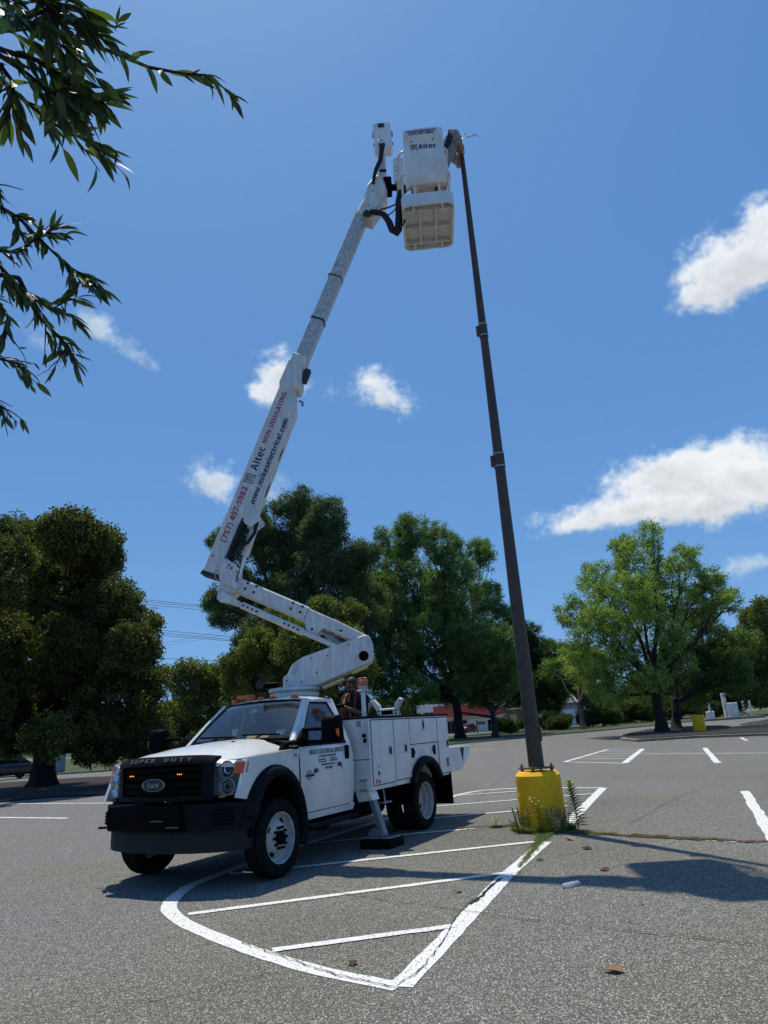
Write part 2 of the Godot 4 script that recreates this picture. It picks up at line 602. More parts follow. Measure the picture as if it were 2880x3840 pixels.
func build_ground():
	# one sheet of worn asphalt: fine cells near the camera, a wide apron beyond; the vertex colours are patches of wear and stain
	var st := SurfaceTool.new()
	st.begin(Mesh.PRIMITIVE_TRIANGLES)
	var n1 := noise(0.22, 41, 4)
	var n2 := noise(0.035, 42, 3)
	var xs: Array[float] = []
	var zs: Array[float] = []
	var x := -420.0
	while x < 420.0:
		xs.append(x)
		var ax := absf(x)
		x += 0.35 if ax < 9.0 else (1.2 if ax < 40.0 else (6.0 if ax < 100.0 else 40.0))
	xs.append(420.0)
	var z := 60.0
	while z > -700.0:
		zs.append(z)
		z -= 6.0 if z > 0.0 else (0.35 if z > -22.0 else (1.2 if z > -80.0 else (8.0 if z > -200.0 else 60.0)))
	zs.append(-700.0)
	for j in zs.size():
		for i in xs.size():
			var t := n1.get_noise_2d(xs[i], zs[j]) * 0.26 + n2.get_noise_2d(xs[i], zs[j]) * 0.26
			var k := 1.07 + t
			var hue := n2.get_noise_2d(xs[i] * 2.3 + 90.0, zs[j] * 2.3) * 0.035
			st.set_color(Color(k * (1.0 + hue), k * 0.98, k * (0.84 - hue)))
			st.set_normal(Vector3.UP)
			st.add_vertex(V(xs[i], 0, zs[j]))
	var C := xs.size()
	for j in zs.size() - 1:
		for i in C - 1:
			var a := j * C + i
			for k in [a, a + C, a + 1, a + 1, a + C, a + C + 1]:
				st.add_index(k)
	var gr := add_mesh("parking_lot", st.commit(), M.asphalt)
	gr.set_meta("kind", "structure")
	# the long hatched island the truck stands on
	var isl := Node3D.new()
	isl.name = numbered("hatched_island_marking")
	add_child(isl)
	isl.set_meta("kind", "structure")
	var curve := smooth_path([Vector2(1.11, -16.66), Vector2(-0.2, -13.6), Vector2(-1.5, -10.8), Vector2(-2.25, -8.85), Vector2(-2.37, -8.15), Vector2(-2.28, -7.46), Vector2(-1.98, -6.87), Vector2(-1.63, -6.39), Vector2(-1.09, -5.74), Vector2(-0.59, -5.24), Vector2(-0.1, -4.86)])
	var bands := [
		[curve, 0.145], [[Vector2(-0.10, -4.86), Vector2(0.41, -6.27), Vector2(0.94, -7.78), Vector2(1.72, -9.72)], 0.16],
		[[Vector2(2.26, -10.98), Vector2(4.19, -16.08)], 0.17],
		[smooth_path([Vector2(4.21, -16.12), Vector2(2.9, -17.2), Vector2(2.1, -17.50), Vector2(1.6, -17.30), Vector2(1.11, -16.66)]), 0.13],
		[[Vector2(-2.0, -7.12), Vector2(1.10, -8.01)], 0.105], [[Vector2(-1.02, -5.80), Vector2(0.33, -6.12)], 0.105],
		[[Vector2(-2.05, -8.96), Vector2(1.70, -9.79)], 0.105], [[Vector2(-1.4, -10.95), Vector2(0.0, -11.2), Vector2(1.62, -11.42)], 0.10],
		[[Vector2(-0.45, -12.7), Vector2(2.80, -13.30)], 0.10], [[Vector2(0.3, -14.7), Vector2(3.72, -15.06)], 0.10], [[Vector2(1.15, -16.62), Vector2(3.5, -16.66)], 0.10]]
	for i in bands.size():
		var g := G.new()
		strip(g, bands[i][0], bands[i][1], 0.004 + 0.0006 * i, 50 + i)
		part("stripe", g, M.paint, isl)
	var far := Node3D.new()
	far.name = numbered("hatched_island_marking")
	add_child(far)
	far.set_meta("kind", "structure")
	var fb := [[[Vector2(5.68, -26.39), Vector2(8.4, -31.9), Vector2(9.17, -33.43)], 0.16], [[Vector2(9.17, -33.43), Vector2(10.19, -31.8)], 0.13], [[Vector2(10.19, -31.8), Vector2(6.89, -23.48)], 0.2], [[Vector2(6.89, -23.48), Vector2(5.68, -26.39)], 0.13],
		[[Vector2(7.1, -28.84), Vector2(8.34, -27.2)], 0.1], [[Vector2(7.79, -30.26), Vector2(8.94, -28.7)], 0.1], [[Vector2(6.44, -27.6), Vector2(7.75, -25.7)], 0.1], [[Vector2(8.54, -31.9), Vector2(9.55, -30.2)], 0.1]]
	for i in fb.size():
		var g := G.new()
		strip(g, fb[i][0], fb[i][1], 0.004 + 0.0006 * i, 80 + i, 0.02, 0.4)
		part("stripe", g, M.paint, far)
	var lines := [[[Vector2(8.87, -28.24), Vector2(14.4, -18.3)], 0.11], [[Vector2(11.75, -29.24), Vector2(8.71, -20.97)], 0.17], [[Vector2(6.1, -13.76), Vector2(4.0, -8.5)], 0.15], [[Vector2(3.45, -9.05), Vector2(4.3, -8.3)], 0.03], [[Vector2(16.41, -36.32), Vector2(15.04, -32.71)], 0.13], [[Vector2(-15.0, -26.0), Vector2(-11.98, -23.96), Vector2(-6.0, -20.1)], 0.12], [[Vector2(-13.4, -21.3), Vector2(-7.82, -17.69)], 0.13], [[Vector2(2.0, -48.5), Vector2(5.51, -43.19)], 0.12]]
	for i in lines.size():
		var g := G.new()
		strip(g, lines[i][0], lines[i][1], 0.004, 90 + i, 0.014, 0.2)
		structure("parking_line", g, M.paint)
	# cracks and seams in the asphalt
	var rng := RandomNumberGenerator.new()
	rng.seed = 5
	var cracks := [[Vector2(-0.9, -7.75), Vector2(-0.24, -7.14), Vector2(0.52, -6.46), Vector2(0.78, -6.21), Vector2(1.15, -5.94), Vector2(1.57, -5.62), Vector2(2.03, -5.28), Vector2(2.5, -4.85)],
		[Vector2(-1.75, -4.85), Vector2(-1.54, -4.94), Vector2(-1.23, -5.1), Vector2(-0.9, -5.3)], [Vector2(0.55, -6.95), Vector2(0.35, -6.35), Vector2(0.22, -5.75), Vector2(0.05, -5.2), Vector2(-0.1, -4.9)],
		[Vector2(-0.1, -4.82), Vector2(-0.5, -5.15), Vector2(-0.9, -5.6), Vector2(-1.3, -6.05)], [Vector2(0.3, -11.43), Vector2(1.06, -11.38), Vector2(1.57, -11.34)], [Vector2(1.4, -14.9), Vector2(2.3, -19.0), Vector2(4.5, -27.0)],
		[Vector2(3.0, -10.6), Vector2(6.2, -15.2), Vector2(11, -18.5)], [Vector2(2.6, -12.2), Vector2(6.0, -12.6), Vector2(9.6, -11.8)], [Vector2(-5.5, -7.6), Vector2(-3.4, -9.4), Vector2(-3.2, -10.4)], [Vector2(4.6, -19.5), Vector2(9.0, -19.2), Vector2(13.0, -18.0)]]
	for c in cracks:
		var pts := []
		for p in smooth_path(c, 9):
			pts.append(p + Vector2(rng.randf_range(-1, 1), rng.randf_range(-1, 1)) * 0.011)
		var g := G.new()
		strip(g, pts, 0.007, 0.0115, rng.randi() % 999, 0.004, 0.05)
		structure("crack", g, M.crack)
	# the wide crack along the painted edge, full of soil
	var gs := G.new()
	strip(gs, smooth_path([Vector2(0.50, -6.75), Vector2(0.64, -7.05), Vector2(0.74, -7.35), Vector2(0.90, -7.72)], 4), 0.028, 0.0122, 3, 0.012, 0.04)
	structure("crack", gs, M.soil)
	# brown needle litter swept into the seam beside the concrete base
	var gl := G.new()
	var lit := smooth_path([Vector2(2.14, -10.27), Vector2(2.41, -10.14), Vector2(2.81, -9.7), Vector2(3.38, -9.21), Vector2(4.4, -8.25)], 8)
	strip(gl, lit, 0.11, 0.009, 4, 0.05, 0.04)
	structure("litter_strip", gl, M.debris)
	var gl2 := G.new()
	strip(gl2, [Vector2(1.05, -11.40), Vector2(1.62, -11.33)], 0.09, 0.0105, 6, 0.04, 0.04)
	structure("litter_strip", gl2, M.debris)
	# verge of grass along the far side of the lot, raised behind a concrete kerb
	var edge := [Vector2(-8, -58), Vector2(3, -60), Vector2(10.7, -65.5), Vector2(15, -70.5), Vector2(20.3, -74.5), Vector2(26, -80), Vector2(34, -90), Vector2(52, -103), Vector2(90, -118)]
	var gv := G.new()
	var rows := [[], []]
	for e in edge:
		rows[0].append(V(e.x, 0.12, e.y))
		rows[1].append(V(e.x - 2.0, 0.25, e.y - 34.0))
	gv.slab(rows, V(0, -0.11, 0))
	structure("grass_verge", gv, M.grass)
	var gk := G.new()
	for i in edge.size() - 1:
		var a: Vector2 = edge[i]
		var b: Vector2 = edge[i + 1]
		var d := b - a
		gk.box(V((a.x + b.x) * 0.5, 0.067, (a.y + b.y) * 0.5 + 0.09), V(d.length(), 0.135, 0.16), Basis(Vector3.UP, atan2(-d.y, d.x)), 0.02)
	structure("kerb", gk, M.kerb)
	# mulch under the big tree on the left, and a street with grass behind it
	var gm := G.new()
	rows = [[], []]
	for e in [[-40.0, -26.5, -44.0], [-20, -25.2, -43.0], [-13.5, -25.4, -42.0], [-12.2, -26.2, -41.0], [-8.5, -24.6, -39], [-3, -26, -38.0], [1, -30, -37.0]]:
		rows[0].append(V(e[0], 0.05, e[1]))
		rows[1].append(V(e[0] - 4.0, 0.07, e[2]))
	gm.slab(rows, V(0, -0.04, 0))
	structure("planting_bed", gm, M.soil)
	var gg := G.new()
	gg.slab([[V(-90, 0.06, -78), V(-24, 0.06, -52.6), V(-14, 0.06, -52.6)], [V(-90, 0.5, -130), V(-30, 0.5, -100), V(-12, 0.5, -100)]], V(0, -0.05, 0))
	structure("grass_verge", gg, M.grass)
	var gq := G.new()
	for seg in [[V(-90, 0.06, -77.9), V(-24, 0.06, -52.45)], [V(-24, 0.06, -52.45), V(-14, 0.06, -52.45)]]:
		var d: Vector3 = seg[1] - seg[0]
		gq.box((seg[0] + seg[1]) * 0.5, V(d.length(), 0.13, 0.2), Basis(Vector3.UP, atan2(-d.z, d.x)), 0.02)
	structure("kerb", gq, M.kerb)
	# planted islands under the trees on the right: kerb ring and mounded soil
	for isld in [[[Vector2(12.5, -39.8), Vector2(12.9, -44), Vector2(15.5, -52), Vector2(19.5, -60), Vector2(24, -62), Vector2(24.5, -56), Vector2(21.0, -46), Vector2(22, -41), Vector2(25, -38), Vector2(22, -33), Vector2(18.5, -35.5), Vector2(15.4, -39.5)], 0.5], [[Vector2(27.1, -59.5), Vector2(30, -63), Vector2(36, -72), Vector2(46, -72), Vector2(44, -56), Vector2(36, -48), Vector2(28, -52)], 0.3]]:
		var pg := PackedVector2Array()
		for v in isld[0]:
			pg.append(Vector2(v.x, v.y))
		var gi := G.new()
		gi.prism(pg, -0.02, 0.13, Transform3D(Basis(V(1, 0, 0), V(0, 0, 1), V(0, 1, 0)), Vector3.ZERO), 0.02)
		structure("island_kerb", gi, M.kerb)
		var inner := gi.inset(pg, 0.0)
		for o in Geometry2D.offset_polygon(pg, -0.3):
			inner = o
		var gi2 := G.new()
		gi2.prism(inner, 0.10, 0.17, Transform3D(Basis(V(1, 0, 0), V(0, 0, 1), V(0, 1, 0)), Vector3.ZERO), 0.03)
		structure("planting_bed", gi2, M.soil)
	# low ridge of ground and wood on the horizon
	var gh := G.new()
	rows = [[], [], []]
	var hn := noise(0.01, 8, 3)
	for i in 41:
		var hx := -420.0 + i * 21.0
		rows[0].append(V(hx, 0.1, -330))
		rows[1].append(V(hx, 4.0 + 2.5 * hn.get_noise_1d(hx), -420))
		rows[2].append(V(hx, 5.0 + 3.0 * hn.get_noise_1d(hx * 1.3), -520))
	gh.slab(rows, V(0, -0.05, 0))
	structure("far_hill", gh, M.grass)

# ---------------------------------------------------------------- trees and shrubs
var clumps := []
func leaf_clump(sd: int, n: int, slim: float) -> ArrayMesh:
	var rng := RandomNumberGenerator.new()
	rng.seed = sd
	var st := SurfaceTool.new()
	st.begin(Mesh.PRIMITIVE_TRIANGLES)
	st.set_smooth_group(-1)
	for i in n:
		var d := V(rng.randfn(), rng.randfn(), rng.randfn()).normalized()
		var c := d * rng.randf_range(0.15, 1.0)
		var ax := (d + V(rng.randfn(), rng.randfn() - 0.5, rng.randfn()) * 0.7).normalized()
		var sd2 := ax.cross(V(rng.randfn(), rng.randfn(), rng.randfn())).normalized()
		var l := rng.randf_range(0.34, 0.56)
		var w := l * slim
		var nn := ax.cross(sd2) * l * 0.12
		var a := c - ax * l * 0.5
		var b := c + ax * l * 0.5 - nn
		var p := c + sd2 * w + nn
		var q := c - sd2 * w + nn
		for v in [a, p, b, a, b, q]:
			st.add_vertex(v)
	st.generate_normals()
	return st.commit()

func foliage(called: String, parent: Node, lobes: Array, s: float, dens: float, ca: Color, cb: Color, sd: int, kind := 0, subs := 8) -> MultiMeshInstance3D:
	if clumps.is_empty():
		for k in 3:
			clumps.append(leaf_clump(900 + k, 26, [0.24, 0.30, 0.17][k]))
	var rng := RandomNumberGenerator.new()
	rng.seed = sd
	var nz := noise(0.9, sd, 3)
	var xf: Array[Transform3D] = []
	# every mass of leaves is broken up into smaller clumps round its outside
	var whole := lobes
	lobes = []
	for L in whole:
		lobes.append([L[0], L[1] * 0.80])
		for k in subs:
			var d := V(rng.randfn(), rng.randfn() + 0.25, rng.randfn()).normalized()
			lobes.append([L[0] + d * V(1, 0.9, 1) * L[1] * rng.randf_range(0.5, 0.88), L[1] * rng.randf_range(0.26, 0.46)])
	for li in lobes.size():
		var L = lobes[li]
		var c: Vector3 = L[0]
		var r: float = L[1]
		var n := int(dens * 12.566 * r * r / (26 * 0.05 * s * s))
		for i in n:
			var d := V(rng.randfn(), rng.randfn(), rng.randfn()).normalized()
			var q := d * 1.4 + c * 0.37
			var R := r * (1.0 + 0.55 * nz.get_noise_3d(q.x, q.y, q.z) + 0.25 * nz.get_noise_3d(q.x * 3.1, q.y * 3.1, q.z * 3.1))
			var p := c + d * V(1, 0.92, 1) * R * (0.35 + 0.65 * pow(rng.randf(), 0.45))
			if p.y < 0.25:
				continue
			var hid := false
			for lj in range(maxi(0, li - 9), mini(lobes.size(), li + 9)):
				if lj != li and p.distance_squared_to(lobes[lj][0]) < lobes[lj][1] * lobes[lj][1] * 0.3:
					hid = true
					break
			if hid:
				continue
			var b := Basis(V(rng.randfn(), rng.randfn(), rng.randfn()).normalized(), rng.randf() * TAU).scaled(Vector3.ONE * s * rng.randf_range(0.7, 1.25))
			xf.append(Transform3D(b, p))
	var mm := MultiMesh.new()
	mm.transform_format = MultiMesh.TRANSFORM_3D
	mm.use_colors = true
	mm.mesh = clumps[kind]
	mm.instance_count = xf.size()
	for i in xf.size():
		mm.set_instance_transform(i, xf[i])
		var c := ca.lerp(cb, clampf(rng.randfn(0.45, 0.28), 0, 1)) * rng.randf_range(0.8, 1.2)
		c.a = 1.0
		mm.set_instance_color(i, c)
	var o := MultiMeshInstance3D.new()
	o.multimesh = mm
	o.name = called
	o.material_override = M.leaf
	parent.add_child(o, true)
	o.set_meta("kind", "stuff")
	return o

func limb_path(a: Vector3, b: Vector3, rng: RandomNumberGenerator, sag := 0.12) -> Array:
	var out := []
	var l := a.distance_to(b)
	var j := V(rng.randfn(), rng.randfn(), rng.randfn()) * l * 0.06
	for k in 7:
		var t := k / 6.0
		var p := a.lerp(b, t)
		p.y += l * sag * (t * t - t) * -1.0 * (1.0 - t)
		out.append(p + j * sin(t * PI) + V(rng.randfn(), 0, rng.randfn()) * l * 0.012 * (1.0 if k > 0 and k < 6 else 0.0))
	return out

func tree(called: String, label: String, group: String, base: Vector3, tr: float, z: float, spread: float, px: Array, s: float, dens: float, ca: Color, cb: Color, sd: int, kind := 0, fork := 0.3):
	var rng := RandomNumberGenerator.new()
	rng.seed = sd
	var t := thing(called, label, "tree", base, group)
	var lobes := []
	var top := -1e9
	var mid := Vector3.ZERO
	for l in px:
		var p := at_z(l[0] * 1.736, l[1] * 1.736, z + rng.randf_range(-spread, spread)) - base
		lobes.append([p, l[2] * 1.736 / FOC * absf(z) * 1.04])
		top = maxf(top, p.y)
		mid += p
	mid /= px.size()
	# trunk with a flared foot, then limbs that reach into each mass of leaves
	var fk := V(mid.x * 0.12, top * fork, mid.z * 0.12)
	var g := G.new()
	var rs := []
	for k in 9:
		var u := k / 8.0
		var c := Vector3.ZERO.lerp(fk, u) + V(rng.randfn(), 0, rng.randfn()) * tr * 0.12 * sin(u * PI)
		c.y = lerpf(-0.15, fk.y, u)
		var r := tr * (1.0 + 0.75 * exp(-u * 9.0)) * lerpf(1.0, 0.8, u)
		var rg := PackedVector3Array()
		for m in 14:
			var a := TAU * m / 14.0
			rg.append(c + V(cos(a), 0, sin(a)) * r * (1.0 + 0.12 * sin(a * 5.0 + sd) * (0.4 + exp(-u * 6.0))))
		rs.append(rg)
	g.loft(rs)
	part("trunk", g, M.bark, t)
	var order := lobes.duplicate()
	for i in order.size():
		var P: Vector3 = order[i][0]
		var g2 := G.new()
		var from := fk - V(0, fk.y * rng.randf_range(0.0, 0.25), 0)
		if P.y < from.y + 0.4:
			from.y = maxf(P.y - 0.3, fk.y * 0.5)
		var path := limb_path(from, P, rng)
		g2.tube(path, tr * rng.randf_range(0.30, 0.5), tr * 0.07, 7)
		for k in 4:
			var st: Vector3 = path[3 + (k % 3)]
			var d := V(rng.randfn(), rng.randfn() * 0.7 + 0.4, rng.randfn()).normalized()
			g2.tube(limb_path(st, P + d * order[i][1] * 0.85, rng), tr * 0.13, tr * 0.03, 5)
		part("branch", g2, M.bark, t)
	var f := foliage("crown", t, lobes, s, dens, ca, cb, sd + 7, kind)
	return t

func shrub(label: String, at: Vector3, r: Vector3, ca: Color, cb: Color, sd: int, group := "clipped shrubs on the grass verge"):
	var t := thing("shrub", label, "shrub", at, group)
	var rng := RandomNumberGenerator.new()
	rng.seed = sd
	var lobes := []
	for k in 7:
		lobes.append([V(rng.randf_range(-0.5, 0.5) * r.x, r.y * rng.randf_range(0.35, 0.62), rng.randf_range(-0.5, 0.5) * r.z), r.y * rng.randf_range(0.38, 0.5)])
	var g := G.new()
	for k in 5:
		g.tube(limb_path(V(rng.randf_range(-0.15, 0.15), -0.05, rng.randf_range(-0.15, 0.15)), lobes[k][0], rng), 0.05, 0.015, 6)
	part("stem", g, M.bark, t)
	foliage("leaves", t, lobes, 0.26, 1.6, ca, cb, sd, 1, 3)

func build_trees():
	var gr := "trees round the parking lot"
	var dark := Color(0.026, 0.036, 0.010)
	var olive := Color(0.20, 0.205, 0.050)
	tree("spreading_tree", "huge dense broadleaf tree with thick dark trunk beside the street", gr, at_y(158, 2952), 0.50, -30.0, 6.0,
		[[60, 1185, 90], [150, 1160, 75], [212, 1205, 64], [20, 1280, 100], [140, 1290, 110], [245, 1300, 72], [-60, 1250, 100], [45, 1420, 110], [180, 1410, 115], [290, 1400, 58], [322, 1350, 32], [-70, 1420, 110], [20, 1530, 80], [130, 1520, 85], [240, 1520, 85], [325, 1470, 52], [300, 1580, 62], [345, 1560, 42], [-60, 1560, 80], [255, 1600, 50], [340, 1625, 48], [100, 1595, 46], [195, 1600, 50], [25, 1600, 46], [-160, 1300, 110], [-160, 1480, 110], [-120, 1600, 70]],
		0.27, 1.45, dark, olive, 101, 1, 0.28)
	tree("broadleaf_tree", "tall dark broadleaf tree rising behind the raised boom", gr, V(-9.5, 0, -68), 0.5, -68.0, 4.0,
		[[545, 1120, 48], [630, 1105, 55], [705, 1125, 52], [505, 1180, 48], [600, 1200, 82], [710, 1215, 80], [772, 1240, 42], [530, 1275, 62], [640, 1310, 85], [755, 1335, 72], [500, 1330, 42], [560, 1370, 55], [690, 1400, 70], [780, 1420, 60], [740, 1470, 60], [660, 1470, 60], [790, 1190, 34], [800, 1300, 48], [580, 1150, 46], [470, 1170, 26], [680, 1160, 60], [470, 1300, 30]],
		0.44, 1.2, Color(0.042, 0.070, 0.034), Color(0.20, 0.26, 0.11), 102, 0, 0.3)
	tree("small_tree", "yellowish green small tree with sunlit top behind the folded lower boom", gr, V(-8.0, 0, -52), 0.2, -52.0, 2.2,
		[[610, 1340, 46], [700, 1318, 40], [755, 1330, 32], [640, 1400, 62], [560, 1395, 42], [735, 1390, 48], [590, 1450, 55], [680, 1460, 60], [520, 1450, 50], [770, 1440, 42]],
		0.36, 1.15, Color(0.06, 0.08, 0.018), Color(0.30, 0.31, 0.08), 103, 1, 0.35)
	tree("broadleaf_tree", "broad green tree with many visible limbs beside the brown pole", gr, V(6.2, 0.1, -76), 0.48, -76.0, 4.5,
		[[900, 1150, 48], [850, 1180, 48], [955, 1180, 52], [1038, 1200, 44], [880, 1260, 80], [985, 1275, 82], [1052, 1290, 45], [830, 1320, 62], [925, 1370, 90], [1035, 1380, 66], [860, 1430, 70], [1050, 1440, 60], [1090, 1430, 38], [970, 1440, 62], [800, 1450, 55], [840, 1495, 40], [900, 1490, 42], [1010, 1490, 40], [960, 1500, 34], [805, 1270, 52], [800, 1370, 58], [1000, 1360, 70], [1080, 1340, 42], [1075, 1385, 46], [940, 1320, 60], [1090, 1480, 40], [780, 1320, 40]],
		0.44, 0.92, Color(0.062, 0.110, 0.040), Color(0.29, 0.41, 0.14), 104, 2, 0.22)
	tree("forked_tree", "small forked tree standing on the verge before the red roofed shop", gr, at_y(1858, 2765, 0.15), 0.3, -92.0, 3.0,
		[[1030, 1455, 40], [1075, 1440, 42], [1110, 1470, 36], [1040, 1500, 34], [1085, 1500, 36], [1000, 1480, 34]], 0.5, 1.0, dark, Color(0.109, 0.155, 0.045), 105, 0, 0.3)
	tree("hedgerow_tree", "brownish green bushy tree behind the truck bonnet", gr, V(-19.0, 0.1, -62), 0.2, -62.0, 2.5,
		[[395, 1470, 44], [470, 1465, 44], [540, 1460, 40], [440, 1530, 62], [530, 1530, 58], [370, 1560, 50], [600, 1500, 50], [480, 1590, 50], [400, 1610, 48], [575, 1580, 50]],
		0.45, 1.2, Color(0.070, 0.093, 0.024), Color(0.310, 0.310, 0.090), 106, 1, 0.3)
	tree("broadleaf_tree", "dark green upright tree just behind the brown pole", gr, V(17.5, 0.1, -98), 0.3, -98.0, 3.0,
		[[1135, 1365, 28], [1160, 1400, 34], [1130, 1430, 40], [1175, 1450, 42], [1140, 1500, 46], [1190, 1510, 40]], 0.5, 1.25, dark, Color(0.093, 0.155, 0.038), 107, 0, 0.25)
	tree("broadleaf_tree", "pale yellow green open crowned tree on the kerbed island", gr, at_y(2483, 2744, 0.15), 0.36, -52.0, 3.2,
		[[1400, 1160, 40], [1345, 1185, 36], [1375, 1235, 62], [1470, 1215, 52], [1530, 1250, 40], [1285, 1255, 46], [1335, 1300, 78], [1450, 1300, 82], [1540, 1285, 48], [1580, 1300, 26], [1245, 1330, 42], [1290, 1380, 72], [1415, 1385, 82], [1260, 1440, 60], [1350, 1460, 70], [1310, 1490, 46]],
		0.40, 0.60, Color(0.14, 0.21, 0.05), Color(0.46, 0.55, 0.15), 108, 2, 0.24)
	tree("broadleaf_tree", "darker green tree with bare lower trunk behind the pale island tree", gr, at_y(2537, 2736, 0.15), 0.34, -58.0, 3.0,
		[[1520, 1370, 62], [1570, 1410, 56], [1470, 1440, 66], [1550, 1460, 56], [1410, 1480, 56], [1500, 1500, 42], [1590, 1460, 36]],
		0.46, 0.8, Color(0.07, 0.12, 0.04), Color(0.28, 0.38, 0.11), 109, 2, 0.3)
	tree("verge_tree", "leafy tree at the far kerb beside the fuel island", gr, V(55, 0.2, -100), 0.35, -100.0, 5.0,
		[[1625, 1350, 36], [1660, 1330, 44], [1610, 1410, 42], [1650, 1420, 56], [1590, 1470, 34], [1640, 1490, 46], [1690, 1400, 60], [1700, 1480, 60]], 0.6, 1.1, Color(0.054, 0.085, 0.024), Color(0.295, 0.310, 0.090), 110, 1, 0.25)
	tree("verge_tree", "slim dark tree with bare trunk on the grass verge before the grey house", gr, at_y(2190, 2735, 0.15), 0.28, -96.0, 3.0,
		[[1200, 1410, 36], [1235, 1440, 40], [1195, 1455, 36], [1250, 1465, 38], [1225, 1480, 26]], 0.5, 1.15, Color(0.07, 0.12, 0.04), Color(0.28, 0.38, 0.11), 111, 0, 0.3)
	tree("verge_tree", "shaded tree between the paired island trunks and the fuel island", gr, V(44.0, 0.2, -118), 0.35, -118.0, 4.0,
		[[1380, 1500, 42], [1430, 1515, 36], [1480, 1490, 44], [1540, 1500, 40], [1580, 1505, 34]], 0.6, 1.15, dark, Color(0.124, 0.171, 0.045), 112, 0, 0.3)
	# hedge of dark shrubs behind the truck bonnet, and the wood that closes the view
	var far := thing("far_wood", "dark wood closing the view behind the buildings", "woodland", Vector3.ZERO)
	far.set_meta("kind", "stuff")
	var rng := RandomNumberGenerator.new()
	rng.seed = 9
	var lobes := []
	for i in 70:
		var x := -150.0 + i * 4.8
		lobes.append([V(x, rng.randf_range(3.0, 7.5), -172.0 - rng.randf_range(0, 12)), rng.randf_range(3.6, 6.0)])
	foliage("leaves", far, lobes, 0.95, 1.3, Color(0.040, 0.065, 0.022), Color(0.116, 0.155, 0.045), 55, 0, 3)
	var hedge := thing("hedge", "dark unclipped hedge along the bed behind the truck bonnet", "hedge", V(-9.5, 0.05, -38))
	lobes = []
	for i in 12:
		lobes.append([V(-3.4 + i * 0.85, rng.randf_range(0.5, 1.6), rng.randf_range(-1.2, 1.2)), rng.randf_range(0.7, 1.1)])
	foliage("leaves", hedge, lobes, 0.3, 1.7, Color(0.031, 0.046, 0.015), Color(0.093, 0.116, 0.030), 56, 1)
	var g := G.new()
	for i in 12:
		g.tube(limb_path(V(lobes[i][0].x, -0.08, lobes[i][0].z), lobes[i][0], rng), 0.06, 0.02, 6)
	part("stem", g, M.bark, hedge)
	var cs := Color(0.039, 0.062, 0.018)
	var cl := Color(0.109, 0.155, 0.038)
	shrub("low dark clipped shrub beside the forked tree", at_y(1915, 2752, 0.15), V(3.4, 1.9, 2), cs, cl, 201)
	shrub("dark rounded shrub before the grey house porch", at_y(2062, 2738, 0.15), V(2.6, 2.3, 2), cs, cl, 202)
	shrub("small dark shrub touching the rounded shrub by the porch", at_y(2105, 2738, 0.15), V(1.8, 1.9, 2), cs, cl, 203)
	shrub("dark rounded shrub nearest the board fence", at_y(2222, 2727, 0.15), V(2.6, 2.2, 2), cs, cl, 204)
	shrub("paler topped rounded shrub beside the board fence shrub", at_y(2262, 2724, 0.15), V(2.6, 2.3, 2), cs, Color(0.155, 0.202, 0.045), 205)
	shrub("large bright green shrub with loose leafy top", at_y(2345, 2714, 0.15), V(3.6, 4.3, 3), Color(0.078, 0.124, 0.022), Color(0.310, 0.372, 0.075), 206)
	shrub("dark shrub half hidden behind the bright green shrub", at_y(2382, 2712, 0.15), V(2.6, 3.2, 2), cs, cl, 207)
	shrub("dark shrub beside the paired tree trunks", at_y(2445, 2706, 0.15), V(3.0, 2.6, 2), cs, cl, 208)
	shrub("leafy shrub seen between the trunks and the yellow base", at_y(2560, 2697, 0.15), V(3.6, 4.0, 2), cs, Color(0.155, 0.202, 0.045), 209)
	shrub("low clipped shrub beside the fuel island", at_y(2660, 2692, 0.15), V(3.6, 2.4, 2), cs, cl, 210)

# ---------------------------------------------------------------- buildings, cars and street things far behind
func wall_box(parent: Node, called: String, c: Vector3, s: Vector3, m: Material, bev := 0.02) -> MeshInstance3D:
	var g := G.new()
	g.box(c, s, Basis(), bev)
	return part(called, g, m, parent)

